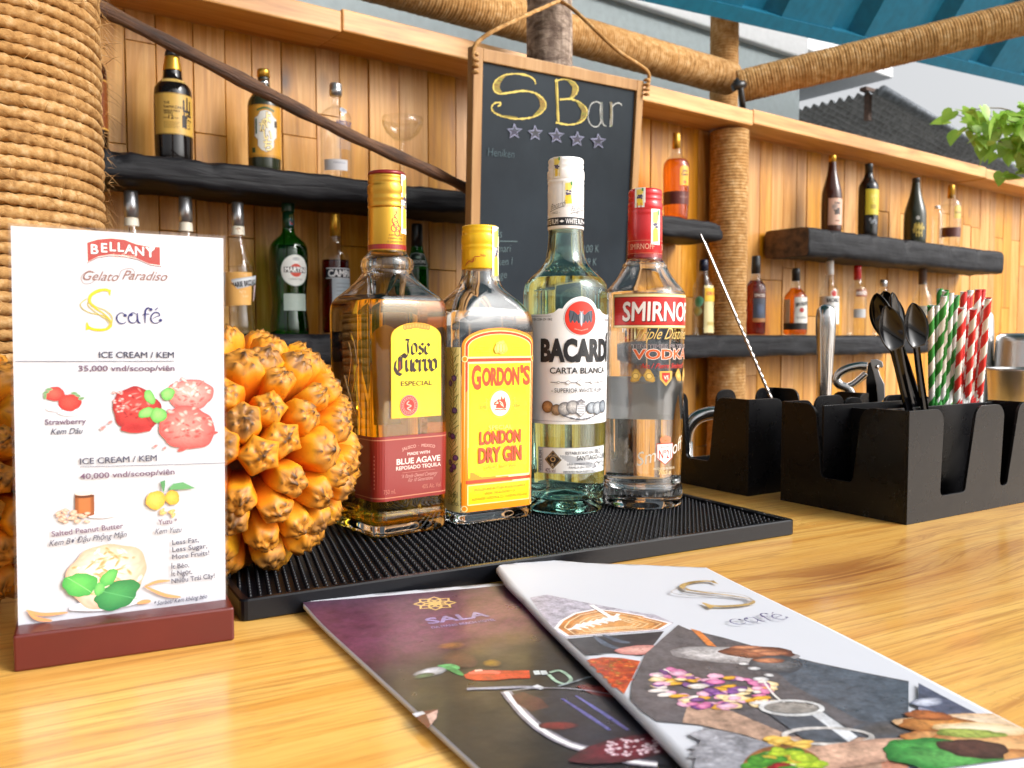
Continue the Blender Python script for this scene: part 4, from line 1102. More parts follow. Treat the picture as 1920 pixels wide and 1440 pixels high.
# ================================================================== the four big bottles
GB = 'big spirit bottles on the bar mat'
class Bottle:
    def __init__(s, name, label, base_px, z0, rot=None, alpha=0.0, group=GB, P=None):
        s.P = np.array(P if P is not None else atz(base_px[0], base_px[1], z0), float)
        s.mm = depth_of(s.P)/FPX
        az = math.atan2(s.P[0], s.P[1]); s.th = rot+az if rot is not None else alpha
        s.rot = rot if rot is not None else -az+alpha
        s.o = thing(name, label, 'bottle', tuple(s.P), s.rot, group)
    def z(s, py): return zat(s.P, py)-s.P[2]
    def secs(s, rows, it=2):
        out = []
        for r in rows:
            if len(r) == 2: q = r[1]*s.mm; out.append((s.z(r[0]), q, q, q))
            else: out.append((s.z(r[0]), r[1], r[2], r[3]))
        return chaikin(out, it)
def sec_at(secs, z):
    if z <= secs[0][0]: return secs[0][1:]
    for a, b in zip(secs[:-1], secs[1:]):
        if a[0] <= z <= b[0]:
            t_ = (z-a[0])/((b[0]-a[0]) or 1); return tuple(x*(1-t_)+y*t_ for x, y in zip(a[1:], b[1:]))
    return secs[-1][1:]
def rg(z, hw, hd, r, n=10):
    return rr_ring(z, hw, hd, min(r, hw, hd), n)
def scaled(sec, k): return (sec[0]*k, sec[1]*k, sec[2]*k)
def glass_body(b, secs, t, zb, mat, name='glass_body', punt=0.0, n=10, par=None):
    s0 = secs[0]; rings = []
    for k, z in ((.02, punt), (.35, punt*.85), (.62, punt*.35), (.86, 0.0006), (.93, 0.0)): rings.append(rg(z, *scaled(s0[1:], k), n))
    for q in secs: rings.append(rg(q[0], *q[1:], n))
    zt = secs[-1][0]; inn = [q for q in secs if zb+.004 < q[0] < zt-.002]
    off = lambda q: (max(q[1]-t, .002), max(q[2]-t, .002), max(q[3]-t, .002))
    rings.append(rg(zt, *off(secs[-1]), n))
    for q in reversed(inn): rings.append(rg(q[0], *off(q), n))
    q0 = off((0,)+tuple(sec_at(secs, zb)))
    for k, z in ((.97, zb+.002), (.88, zb), (.5, zb+punt*.3), (.02, zb+punt*.6)): rings.append(rg(z, *scaled(q0, k), n))
    m = MB(); m.rings(rings, 0, True); return m.build(name, mat, par or b.o)
def liquid(b, secs, t, zb, zf, mat, punt=0.0, n=10):
    t -= .00025; off = lambda q: (max(q[1]-t, .002), max(q[2]-t, .002), max(q[3]-t, .002))
    q0 = off((0,)+tuple(sec_at(secs, zb))); rings = []
    for k, z in ((.02, zb+punt*.6-.0002), (.5, zb+punt*.3-.0002), (.885, zb-.0002), (.975, zb+.0018)): rings.append(rg(z, *scaled(q0, k), n))
    for q in secs:
        if zb+.004 < q[0] < zf-.0005: rings.append(rg(q[0], *off(q), n))
    qf = off((0,)+tuple(sec_at(secs, zf)))
    rings += [rg(zf, *qf, n), rg(zf, *scaled(qf, .5), n), rg(zf, *scaled(qf, .02), n)]
    m = MB(); m.rings(rings, 0, True); o = m.build('liquid', mat, b.o); return o
def wrapper(secs, off=.00018, u0=0.0):
    def fn(u, v, w):
        x, y, nx, ny = rr_point(u+u0, *sec_at(secs, v)); return (x+nx*(off+w), y+ny*(off+w), v)
    return fn
def cap_lathe(rows, s, mat, par, name, knurl=None, n=56):
    m = MB(); rings = []
    for z, r in rows:
        kn = knurl and knurl[0] < z < knurl[1]
        rings.append([((r+(.00035 if (j//1) % 2 and kn else 0))*math.cos(2*math.pi*j/n), (r+(.00035 if (j//1) % 2 and kn else 0))*math.sin(2*math.pi*j/n), z) for j in range(n)])
    m.rings(rings, 0, True); return m.build(name, mat, par)
def prof_px(b, rows): return [(b.z(y), r*b.mm) for y, r in rows]
def cyl(R, off=.0001):
    return lambda u, v, w: ((R+off+w)*math.sin(u/R), -(R+off+w)*math.cos(u/R), v)
def stamp(b, R, u, v0, v1, wd, par, seed=0):
    a = Art(2.2e-5); r = random.Random(seed); h = v1-v0
    a.rect(u-wd/2, v0, u+wd/2, v1, hx('#e3e2dc')); a.rect(u-wd*.36, v0+h*.05, u+wd*.36, v1-h*.05, hx('#d8d5c4'))
    a.poly([(u-wd*.3, v0+h*.08), (u+wd*.3, v0+h*.1), (u+wd*.22, v0+h*.42), (u-wd*.1, v0+h*.5), (u-wd*.3, v0+h*.4)], hx('#e6c53c'))
    a.poly([(u-wd*.3, v0+h*.62), (u+wd*.1, v0+h*.6), (u+wd*.3, v0+h*.75), (u+wd*.2, v0+h*.93), (u-wd*.3, v0+h*.9)], hx('#e3cf62'))
    for i in range(10): a.ell(u+r.uniform(-.2, .2)*wd, v0+h*(.52+r.uniform(-.08, .1)), wd*.1, wd*.07, hx('#4a3f66'), 8)
    a.rect(u+wd*.18, v0+h*.82, u+wd*.32, v0+h*.97, hx('#3f8a4a'))
    return a.build('tax_stamp', cyl(R, .00022), M['art'], par, cut=.002)

# ---- gold capped tequila: square bottle turned a little to the right
b = Bottle('tequila_bottle', 'tall square bottle of amber tequila with a gold cap and yellow arched label', (730, 985), ZM, rot=R_(2))
hw, hd, r_ = .035, .039, .0095
S_ = b.secs([(985, hw-.006, hd-.006, .008), (984.5, hw-.0025, hd-.0025, .0095), (975, hw-.001, hd-.001, .01), (955, hw-.001, hd-.001, .01), (938, hw-.0016, hd-.0016, .01), (925, hw-.0012, hd-.0012, .0095), (800, hw-.0006, hd-.0006, r_), (620, hw, hd, r_), (578, hw, hd, r_), (562, hw-.0018, hd-.0018, .0105), (551, hw-.006, hd-.0065, .0125), (533, .0235, .0255, .0165), (517, .0205, .0208, .0195), (508, 45.5), (504, 48.5), (496, 49), (487, 47), (481, 40), (474, 36), (466, 33), (400, 32)], 2)
glass_body(b, S_, .0028, b.z(966), M['clear'], n=8)
liquid(b, S_, .0028, b.z(966), b.z(566), M['amber'], n=8)
R1 = 34.5*b.mm
cap_lathe(prof_px(b, [(476, 34.5), (471, 35), (398, 34.8), (394, 34.2), (390, 33.5)]), b, M['gold'], b.o, 'sleeve')
kz = (b.z(365), b.z(351))
cp_ = cap_lathe(prof_px(b, [(392, 34.6), (389, 35.4), (385, 34.6), (381, 34.2), (377, 35.3), (373, 35.4), (370, 34.4), (368, 34.6), (366, 34.7), (364, 34.8), (352, 34.8), (350, 34.6), (347, 33.4), (344, 34.4), (341, 34.4), (338, 33.4), (335, 34.2), (331, 34.2)]), b, M['goldcap'], b.o, 'cap', kz)
cap_lathe(prof_px(b, [(331.2, 34.3), (327, 34.2), (324.5, 33.2), (323.5, 30), (324.2, 10), (324.4, .4)]), b, M['dred'], b.o, 'cap_top')
a = Art(2.2e-5); cw = 2*math.pi*R1
a.rect(-cw*.49, b.z(470), cw*.49, b.z(461), hx('#8d1f1f'))
redk = hx('#a3231f')
cx_ = R1*math.asin(16/34.5)-R1*b.th*0
u_e = R1*(math.asin(16/34.5)-b.th)       # the crest sits right of the middle as photographed
for i in range(5): a.ring(u_e+(-.0018, .0018, 0, -.001, .0012)[i], b.z((432, 432, 425, 418, 440)[i]), .0022, .0026, .0006, redk, 18)
a.stroke(catmull([(u_e, b.z(414)), (u_e-.001, b.z(408)), (u_e+.001, b.z(404)), (u_e, b.z(400))], 5), .0009, redk)
for i, tx in enumerate(('A FAMILY OWNED', 'COMPANY FOR', '10 GENERATIONS')): a.text(tx, u_e, b.z(446+i*6.2), 3.4*b.mm, hx('#7a5a20'), 34*b.mm*(.8, .85, 1)[i], bold=.01)
a.text('EST. 1795', u_e-.03, b.z(452), 3.4*b.mm, hx('#7a5a20'), .012)
a.build('sleeve_print', cyl(R1*35/34.5, .00012), M['artgloss'], b.o, cut=.002)
stamp(b, 34.6*b.mm, R1*(math.asin(.93)-b.th), b.z(440), b.z(330), .011, cp_, 1)
# arched label
a = Art(2.2e-5); Y_ = b.z; um = .0022; L_ = .0228
def arch(l, y0, y1, top):
    pts = [(um-l, Y_(y1)), (um+l, Y_(y1))]; zs = Y_(y0); zt = Y_(top); n = 18
    pts += [(um+l*math.cos(math.pi*i/n), zs+(zt-zs)*math.sin(math.pi*i/n)**.9) for i in range(n+1)]
    return pts
yl1, yl2, br = hx('#e9c81a'), hx('#f2dc2e'), hx('#c98d1a')
a.poly(arch(L_, 634, 776, 606), hx('#d8a414')); a.poly(arch(L_-.0008, 634, 774.5, 607.5), yl2); a.poly(arch(L_-.0022, 635, 771, 610.5), hx('#caa01a')); a.poly(arch(L_-.0026, 635, 770, 611.5), yl2)
for i in range(9): a.blob(um+(i-4)*.0026, Y_(611+abs(i-4)*.9), .0021, .0023, hx('#d99a3a'), hx('#a86a1c'), 14, 3, i)
blk, rs_ = hx('#2a1410'), hx('#7c2a22')
def bl(strokes, ox, oy, k, w, col=blk):
    for pts in strokes: a.pen([(ox+x*k, oy+y*k) for x, y in pts], w*k, R_(42), col, step=False)
    a.w += 1
G_ = {'o': ([[(.06, .62), (0, .5), (0, .1), (.12, 0)], [(.12, 0), (.34, .12), (.34, .5), (.2, .66), (.06, .62)]], .5),
      's': ([[(.34, .56), (.2, .66), (.03, .52), (.1, .38), (.3, .28), (.32, .1), (.16, 0), (0, .1)]], .48),
      'e': ([[(.3, .1), (.12, 0), (0, .12), (0, .5), (.16, .66), (.32, .5), (.03, .3)]], .46),
      'u': ([[(-.06, .58), (.02, .64), (.02, .14), (.12, 0), (.3, .14)], [(.26, .6), (.34, .66), (.34, .1), (.44, 0)]], .56),
      'r': ([[(-.06, .58), (.03, .64), (.03, .04), (.1, 0)], [(.06, .5), (.2, .64), (.32, .56)]], .42),
      'v': ([[(-.06, .58), (.03, .68), (.03, .14), (.16, 0), (.36, .14), (.38, .5), (.24, .66)]], .52),
      'J': ([[(-.1, .78), (.05, .9), (.3, .86), (.42, .94)], [(.26, .86), (.2, .6), (.26, .1), (.1, -.2), (-.1, -.1)]], .5),
      'C': ([[(.78, .78), (.6, .98), (.34, .86), (.08, .6), (0, .2), (.18, -.1), (.42, -.2), (.72, .02)], [(.3, .84), (.3, .02)], [(.44, .86), (.44, .1)], [(.5, .96), (.66, .84), (.84, .9)]], .86)}
def word(wd, ox, oy, k, w, sp=1.0):
    for ch in wd: g, adv = G_[ch]; bl(g, ox, oy, k, w); ox += adv*k*sp
word('Jose', um-.0108, Y_(663), .0128, .19, .98)
word('Cuervo', um-.0198, Y_(693), .0136, .21, .86)
a.stroke([(um-.0198+.0045, Y_(694)), (um-.0198+.0045, Y_(675))], .0005, hx('#c03a2a'))
a.text('ESPECIAL', um-.0002, Y_(719), 8.6*b.mm, hx('#5a3a14'), .0285, bold=.012)
a.ell(um-.0072, Y_(754), .0082, .0083, hx('#c7261c')); a.ring(um-.0072, Y_(754), .0076, .0077, .0004, hx('#e7a89a')); a.ring(um-.0072, Y_(754), .005, .0051, .0003, hx('#e7a89a'))
for i in range(22):
    q = 2*math.pi*i/22; a.rect(um-.0072+.0062*math.cos(q)-.0003, Y_(754)+.0062*math.sin(q)-.0005, um-.0072+.0062*math.cos(q)+.0003, Y_(754)+.0062*math.sin(q)+.0005, hx('#e7a89a'), step=False)
a.stroke(catmull([(um-.0072, Y_(746)), (um-.0092, Y_(751)), (um-.0054, Y_(755)), (um-.0088, Y_(759)), (um-.0056, Y_(763))], 6), .0009, hx('#e7a89a'))
a.build('front_label', wrapper(S_), M['artgloss'], b.o, cut=.002)
a = Art(2.2e-5); rdl, rdd, crm = hx('#84241e'), hx('#6a1f1c'), hx('#e8cfc4')
u0, u1 = -.062, .040; v0, v1 = Y_(921), Y_(807)
a.rect(u0, v0, u1, v1, rdl); a.rect(u0, v1-.003, u1, v1-.0022, hx('#b87a5e')); a.rect(u0, v0+.0022, u1, v0+.003, hx('#b87a5e'))
um = .004
a.text('JALISCO  ·  MEXICO', um, Y_(830), 5.4*b.mm, hx('#cfa090'), .030, arc=.06); a.text('MADE WITH', um, Y_(843), 5*b.mm, crm, .0205, bold=.015)
a.text('BLUE AGAVE', um, Y_(858), 10*b.mm, crm, .040, bold=.022); a.text('REPOSADO TEQUILA', um, Y_(868), 6.6*b.mm, crm, .041, bold=.012)
a.rect(um-.015, Y_(873.5), um+.015, Y_(873), hx('#b87a6a'))
a.text('"A Family Owned Company', um, Y_(883), 6.5*b.mm, hx('#c79084'), .033, shear=.4, bold=-.006); a.text('For 10 Generations"', um+.002, Y_(891), 6.5*b.mm, hx('#c79084'), .024, shear=.4, bold=-.006)
a.text('750 mL', -.022, Y_(908), 8*b.mm, hx('#b9705f'), .0105); a.text('40% Alc. Vol.', .016, Y_(906), 8*b.mm, hx('#b9705f'), .018)
for i in range(9): a.rect(-.0345, Y_(840+i*7), -.0337, Y_(843+i*7), hx('#b9705f'), step=False)
a.build('red_label', wrapper(S_), M['artgloss'], b.o, cut=.002)
a = Art(2.2e-5); hc = 2*(hw-r_)+2*(hd-r_)+math.pi*r_; lb = .023      # half way round: the middle of the back
a.poly([(hc-lb, Y_(800)), (hc+lb, Y_(800))]+[(hc+lb*math.cos(math.pi*i/16), Y_(640)+(Y_(606)-Y_(640))*math.sin(math.pi*i/16)) for i in range(17)], hx('#e6d4a0'))
a.build('back_label', wrapper(S_), M['art'], b.o, cut=.003)
# raised bird-like flourish pressed in the glass of the left side
m = MB()
for pts in ([(-.066, 735), (-.058, 690), (-.06, 650), (-.066, 625)], [(-.072, 720), (-.066, 670), (-.07, 640)], [(-.05, 775), (-.058, 720), (-.056, 680)], [(-.078, 700), (-.07, 735), (-.06, 770)]):
    P3 = [wrapper(S_, .0)(u, Y_(y), 0) for u, y in catmull(pts, 6)]; m.tube(P3, .0006, 6)
m.build('pressed_relief', M['clear'], b.o)

# ---- yellow capped gin: flat bottle with the yellow and orange label
b = Bottle('gin_bottle', 'flat clear gin bottle with a yellow cap and large yellow label edged in orange', (901, 966), ZM, rot=R_(-5))
hw, hd, r_ = .0385, .0305, .0105
S_ = b.secs([(966, hw-.006, hd-.006, .008), (965.5, hw-.002, hd-.002, .0105), (957, hw-.001, hd-.001, .0105), (946, hw-.0014, hd-.0014, .0105), (930, hw-.0016, hd-.0016, .0105), (640, hw, hd, r_), (604, hw, hd, r_), (588, hw-.001, hd-.001, .0115), (573, hw-.005, hd-.004, .0135), (556, .0265, .0235, .018), (541, 43), (525, 36), (507, 33.5), (495, 32), (430, 31)], 2)
glass_body(b, S_, .0030, b.z(950), M['clear'], n=8)
liquid(b, S_, .0030, b.z(950), b.z(586), M['water'], n=8)
cp_ = cap_lathe(prof_px(b, [(506, 34), (503, 34.4), (474, 34.2), (470, 33.4), (467, 34.2), (464, 34.4), (461, 33.6), (459.5, 33.8), (457, 34), (444, 34), (442, 33.8), (440, 32.6), (437, 33.6), (434, 33.6), (431, 32.6), (428, 33.2), (426, 33), (424.5, 31), (425, 12), (425.2, .4)]), b, M['ycap'], b.o, 'cap', (b.z(458), b.z(443)))
a = Art(2.2e-5); R1 = 34.3*b.mm
a.stroke(catmull([(R1*(-.9-b.th), b.z(500)), (R1*(-.6-b.th), b.z(492)), (R1*(-.4-b.th), b.z(494)), (R1*(-.3-b.th), b.z(485)), (R1*(.0-b.th), b.z(484))], 8), .0006, hx('#b3401c'))
a.text('Gordon', R1*(-.55-b.th), b.z(496), 9*b.mm, hx('#b3401c'), 22*b.mm, shear=.5, rot=.3, bold=-.01); a.text('No.1', R1*(.25-b.th), b.z(484), 5*b.mm, hx('#b3401c'), 14*b.mm, rot=.1)
a.build('cap_print', cyl(R1, .00012), M['art'], cp_, cut=.002)
stamp(b, R1, R1*(math.asin(.86)-b.th), b.z(528), b.z(427), .0105, cp_, 2)
a = Art(2.2e-5); Y_ = b.z; hf = .0352; yel, ora, red, crm = hx('#f2d713'), hx('#ea8a12'), hx('#cf3a14'), hx('#f0dfa0')
def gar(l, ysh, ytop, ybot):
    n = 22; zs, zt = Y_(ysh), Y_(ytop)
    return [(-l, Y_(ybot)), (l, Y_(ybot))]+[(l*math.cos(math.pi*i/n), zs+(zt-zs)*math.sin(math.pi*i/n)) for i in range(n+1)]
a.poly(gar(hf, 647, 615, 943), ora); a.poly(gar(hf-.0022, 648, 620, 938), crm); a.poly(gar(hf-.0028, 648, 621.5, 937), red); a.poly(gar(hf-.0048, 650, 626, 933), crm)
a.poly([(-hf+.0054, Y_(667))]+[(hf-.0054, Y_(667))]+[((hf-.0054)*math.cos(math.pi*i/20), Y_(651)+(Y_(627)-Y_(651))*math.sin(math.pi*i/20)) for i in range(21)], yel)
a.rect(-hf+.0028, Y_(676), hf-.0028, Y_(670), red)
a.rect(-hf+.0048, Y_(884.5), hf-.0048, Y_(678), crm); a.rect(-hf+.0056, Y_(883), hf-.0056, Y_(679.5), yel)
a.rect(-hf+.0028, Y_(893), hf-.0028, Y_(887), red); a.rect(-hf+.0048, Y_(931.5), hf-.0048, Y_(895), crm); a.rect(-hf+.0056, Y_(930), hf-.0056, Y_(896.5), yel)
for sx in (-1, 1):
    for yy in (671, 937):
        a.ell(sx*(hf-.0024), Y_(yy), .0026, .0026, crm, 16); a.ell(sx*(hf-.0024), Y_(yy), .0019, .0019, ora, 16)
def shad(body, y, h, w, bold, u=0.0):
    a.text(body, u+.0003, Y_(y)-.00035, h*b.mm, hx('#7a2410'), w, bold=bold+.006); a.text(body, u, Y_(y), h*b.mm, hx('#d2451c'), w, bold=bold)
shad('G', 723, 40, .0085, .03, -.0228); shad('ORDON', 717.5, 30, .0355, .035, .0005); shad("'S", 717.5, 32, .0095, .03, .0242)
a.text('®', .0285, Y_(717), 5*b.mm, hx('#b3401c'))
a.ring(0, Y_(752), .0108, .0118, .0005, hx('#c9a94a')); a.ell(0, Y_(752), .0095, .0105, hx('#f3ead0'))
bx = lambda pts: [(x*.0095, Y_(752)+y*.0105) for x, y in pts]
a.poly(bx([(-.62, .1), (-.68, -.12), (-.4, -.14), (-.5, -.36), (.55, -.42), (.62, -.1), (.5, .2), (.42, .52), (.26, .3), (.12, .62), (.02, .3), (-.2, .34), (-.42, .2)]), hx('#c8371a'))
for l in ([(-.5, -.02), (-.2, .04)], [(-.1, .2), (.2, .0), (.3, -.3)], [(0, .0), (.2, -.2)], [(-.4, .12), (-.25, .1)]): a.stroke(bx(l), .0006, hx('#f3ead0'))
a.stroke(bx([(-.6, -.5), (-.3, -.46), (0, -.52), (.3, -.46), (.6, -.52)]), .0009, hx('#c8371a'))
a.text('——  ——', 0, Y_(760.5), 2.2*b.mm, hx('#9a7a3a'), .008)
for sx in (-1, 1):
    for k in range(3): a.stroke(catmull([(sx*.0115, Y_(745+k*6)), (sx*.014, Y_(742+k*8)), (sx*.0135, Y_(748+k*7)), (sx*.0155, Y_(750+k*6))], 5), .00035, hx('#c9a94a'))
a.text('ESTD', -.0165, Y_(760), 5.6*b.mm, hx('#7a6420'), .006); a.text('1769', .0165, Y_(760), 5.6*b.mm, hx('#7a6420'), .006)
a.text('SPECIAL', 0, Y_(799), 8*b.mm, hx('#8f6a1e'), .023, bold=.012); a.text('SPECIAL', 0, Y_(798.7), 7.6*b.mm, hx('#f4e37a'), .0226, bold=-.006)
shad('LONDON', 823, 22, .0395, .03); shad('DRY GIN', 856, 26, .0415, .03)
a.text('GREAT BRITAIN', 0, Y_(869), 6*b.mm, hx('#a08a1c'), .031)
for i, (tx, w) in enumerate((('DISTILLED AND BOTTLED IN SOUTH AFRICA', .05), ('UNDER THE AUTHORITY OF', .030), ('ALEXANDER GORDON & CO., LONDON, ENGLAND', .054))): a.text(tx, 0, Y_(906.5+i*8.2), 4.6*b.mm, hx('#9a5a14'), w, bold=.004)
a.blob(0, Y_(651), .0056, .0062, hx('#e6d67a'), hx('#d3b648'), 30, 4, 3, .12); a.stroke(bx([(-.5, 9.4), (0, 10.1), (.5, 9.4)]), .0005, hx('#b8952c'))
for k in range(3): a.ring((k-1)*.0028, Y_(652), .0016, .004, .0004, hx('#b8952c'), 14)
for i in range(3):
    a.text(('BY APPOINTMENT TO', 'HER MAJESTY THE QUEEN', 'TANQUERAY GORDON')[i], -.0165, Y_(650+i*4.5), 2.6*b.mm, hx('#b8952c'), (.012, .015, .012)[i]); a.text(('& COMPANY LIMITED', 'LONDON, ENGLAND', 'GIN DISTILLERS')[i], .0165, Y_(650+i*4.5), 2.6*b.mm, hx('#b8952c'), .012)
a.build('front_label', wrapper(S_, .0002, .0015), M['artgloss'], b.o, cut=.002)
# juniper sprig band round the left side
a = Art(2.2e-5); uu0, uu1 = -.0632, -.0345; uc = -.0415
a.rect(uu0, Y_(943), uu1, Y_(650), hx('#ead98a'))
rj = random.Random(9); a.stroke(catmull([(uc, Y_(935)), (uc+.001, Y_(880)), (uc-.0012, Y_(810)), (uc+.001, Y_(740)), (uc-.0005, Y_(665))], 8), .0009, hx('#a8702a'))
for i in range(70):
    y = 660+i*3.9; sd = (-1, 1)[i % 2]; l = rj.uniform(.003, .0058)
    a.stroke([(uc, Y_(y)), (uc+sd*l*.6, Y_(y-5)), (uc+sd*l, Y_(y-rj.uniform(8, 15)))], .0007, hx(('#8a8a3a', '#a39a48', '#6d7a35')[i % 3]), taper=True)
for x, y in ((.002, 705), (-.0015, 714), (.0025, 762), (-.003, 806), (.001, 808), (.0035, 846), (-.002, 855), (.002, 862), (-.0005, 868)):
    a.blob(uc+x, Y_(y), .0024, .0025, hx('#7d5a8a'), hx('#38203f'), 20, 4, int(y), .03, (-.4, .5))
a.text('750 ml', uc, Y_(917), 11*b.mm, hx('#3a2a10'), .0105); a.text('43% alc./vol.', uc+.0002, Y_(931), 9*b.mm, hx('#3a2a10'), .0125)
a.build('side_label', wrapper(S_), M['artgloss'], b.o, cut=.002)

# ---- white capped rum: round bottle, pale green glass, white label
b = Bottle('rum_bottle', 'round pale green rum bottle with a tall white cap and white label with bat emblem', (1059, 951), ZM, alpha=R_(21))
S_ = b.secs([(951, 66), (950.5, 70.5), (944, 71.5), (930, 72), (905, 72.5), (880, 74), (800, 75.5), (600, 77.5), (552, 78), (538, 76.5), (528, 72), (518, 62), (507, 50), (497, 41.5), (484, 36.5), (468, 33.5), (440, 32), (425, 31.5), (380, 31)], 2)
glass_body(b, S_, .0030, b.z(928), M['aqua'], punt=.017, n=10)
liquid(b, S_, .0030, b.z(928), b.z(523), M['water'], punt=.017, n=10)
cp_ = cap_lathe(prof_px(b, [(432.5, 32.5), (431, 33.2), (352, 33.2), (348, 32.6), (346, 33.4), (343, 33.6), (341, 32.6), (339.5, 33), (337, 33.2), (324, 33.2), (322, 33), (319, 31.6), (316, 32.6), (313, 32.6), (310, 31.6), (306, 32.6), (302, 32.4), (299.5, 30.5), (300, 12), (300.2, .4)]), b, M['wcap'], b.o, 'cap', (b.z(338), b.z(323)))
a = Art(2.2e-5); R1 = 33.3*b.mm; bk = hx('#16171c'); U = lambda d: R1*(math.asin(max(-1, min(1, d/33.3)))-b.th)
a.rect(-math.pi*R1*.98, b.z(426.5), math.pi*R1*.98, b.z(411.5), bk)
for k in range(4): 
    um = U(-7)+k*2*math.pi*R1/4-R1*0
    a.poly([(um-.0022, b.z(419)), (um, b.z(416.5)), (um+.0022, b.z(419)), (um, b.z(421.5))], hx('#e9e9ea')); a.text('WHITE RUM', um+2*math.pi*R1/8, b.z(423.5), 9*b.mm, hx('#e9e9ea'), .0185, bold=.01)
for (body, d, y, w, ro) in (('Bacardi', -15, 393, 30, .22), ('Facundo M', 23, 398, 32, .22)):
    a.text(body, U(d), b.z(y), 9*b.mm, hx('#2c2c33'), w*b.mm, shear=.5, rot=ro, bold=-.012); a.stroke(catmull([(U(d)-.008, b.z(y+7)), (U(d), b.z(y+2)), (U(d)+.007, b.z(y-2))], 6), .0004, hx('#2c2c33'))
a.text('– SINCE –', U(-19), b.z(405), 4*b.mm, hx('#55555c'), .009); a.text('– 1862 –', U(21), b.z(405), 4*b.mm, hx('#55555c'), .008)
a.build('neck_print', cyl(R1, .00012), M['art'], cp_, cut=.002)
stamp(b, 33.2*b.mm, U(-16), b.z(339), b.z(299.8), .0088, cp_, 3); stamp(b, 33.3*b.mm, U(5), b.z(391), b.z(345), .0098, cp_, 4)
a = Art(2.2e-5); Y_ = b.z; W_ = .074; wh, gr, bk = hx('#e6e6e8'), hx('#8d8f96'), hx('#17181d')
rE = .0152; zE = Y_(598)
top_ = [(W_, Y_(591)), (.030, Y_(591))]+[(.0235, Y_(588)), (.0195, Y_(581))]+[(.0178*math.cos(q), zE+.0182*math.sin(q)) for q in np.linspace(.45, math.pi-.45, 16)]+[(-.0195, Y_(581)), (-.0235, Y_(588)), (-.030, Y_(591)), (-W_, Y_(591))]
a.poly([(-W_, Y_(788)), (W_, Y_(788))]+top_, wh)
a.rect(-W_, Y_(783), W_, Y_(782.2), gr)
for sx in (-1, 1):
    a.rect(min(sx*.026, sx*.07), Y_(594.6), max(sx*.026, sx*.07), Y_(594), hx('#45464c')); a.text(('ESTABLECIDO EN CUBA EN 1862', 'BACARDÍ LIMITED')[sx > 0], sx*.042, Y_(602), 4.2*b.mm, hx('#3c3d44'), (.034, .028)[sx > 0], bold=.012)
a.ell(0, zE, rE, rE, hx('#5e1a16'), 60); a.ell(0, zE, rE*.985, rE*.985, hx('#d8d8da'), 60); a.ell(0, zE, rE*.94, rE*.94, hx('#8f1c16'), 60); a.ell(0, zE, rE*.915, rE*.915, hx('#d62f1d'), 60)
for sx in (-1, 1):
    wg = [(.04, .3), (.2, .18), (.42, .38), (.66, .44), (.72, .2), (.68, -.16), (.6, -.3), (.5, -.12), (.38, -.3), (.27, -.14), (.16, -.32), (.06, -.2)]
    a.poly([(sx*x*rE, zE+y*rE) for x, y in wg], hx('#4a525e'))
    for l in ([(.42, .36), (.6, -.26)], [(.42, .36), (.5, -.1)], [(.36, .3), (.38, -.26)], [(.28, .22), (.27, -.1)], [(.2, .16), (.17, -.26)], [(.66, .42), (.68, .0)]):
        a.stroke([(sx*x*rE, zE+y*rE) for x, y in l], .0005, hx('#23262e'))
a.poly([(x*rE, zE+y*rE) for x, y in ((-.09, .28), (-.12, .42), (-.03, .36), (.03, .36), (.12, .42), (.09, .28), (.13, .05), (.08, -.3), (0, -.5), (-.08, -.3), (-.13, .05))], hx('#8a929c'))
a.stroke([(0, zE+.3*rE), (0, zE-.4*rE)], .0009, hx('#d0d4da'))
for i in range(9): a.rect((-.36+.09*i)*rE-.0004, zE-.72*rE+.09*abs(i-4)*.25*rE, (-.36+.09*i)*rE+.0004, zE-.67*rE+.09*abs(i-4)*.25*rE, hx('#f0b0a0'), step=False)
a.text('BACARDÍ', .0004, Y_(674), 37*b.mm, bk, .0715, bold=.055)
a.text('CARTA BLANCA', .0006, Y_(697), 10.5*b.mm, hx('#2a2b31'), .0545, bold=.016)
a.stroke([(-.026, Y_(713)), (.026, Y_(713))], .0005, hx('#55565e'))
for x_, s_ in ((0, .0026), (-.011, .0016), (.011, .0016), (-.019, .001), (.019, .001)): a.poly([(x_-s_*1.6, Y_(713)), (x_, Y_(713)+s_), (x_+s_*1.6, Y_(713)), (x_, Y_(713)-s_)], wh); a.stroke([(x_-s_*1.6, Y_(713)), (x_, Y_(713)+s_), (x_+s_*1.6, Y_(713)), (x_, Y_(713)-s_), (x_-s_*1.6, Y_(713))], .0004, hx('#45464e'))
a.text('- SUPERIOR WHITE RUM -', 0, Y_(731), 7.6*b.mm, hx('#45464e'), .050, bold=.006)
for x_, y_, c0, c1, s_ in ((-.0285, 757, '#b98a5a', '#6d4624', .0050), (-.0205, 762, '#a98a6a', '#5d4634', .0046), (-.0135, 760, '#c9c6c4', '#6a6a70', .0056), (-.0068, 757, '#c9c6c4', '#6a6a70', .0056), (.0105, 759, '#a9b0b8', '#4a525c', .0050), (.017, 760, '#b9bec4', '#4f5660', .0056), (.0245, 758, '#9aa2ac', '#454c56', .0054)):
    a.ell(x_, Y_(y_), s_*1.04, s_*1.04, hx('#3d3d44'), 26); a.blob(x_, Y_(y_), s_, s_, hx(c0), hx(c1), 26, 5, int(y_+x_*1e4), .01, spec=.3)
a.poly([(-.0038, Y_(752)), (.0038, Y_(752)), (.0046, Y_(766)), (0, Y_(775)), (-.0046, Y_(766))], hx('#6a6a70')); a.poly([(-.0032, Y_(753)), (.0032, Y_(753)), (.0039, Y_(766)), (0, Y_(773)), (-.0039, Y_(766))], hx('#d5d5d8'))
for q in range(4): a.stroke([(-.003, Y_(755+q*4.5)), (.003, Y_(756+q*4.5))], .0005, hx('#77777e'))
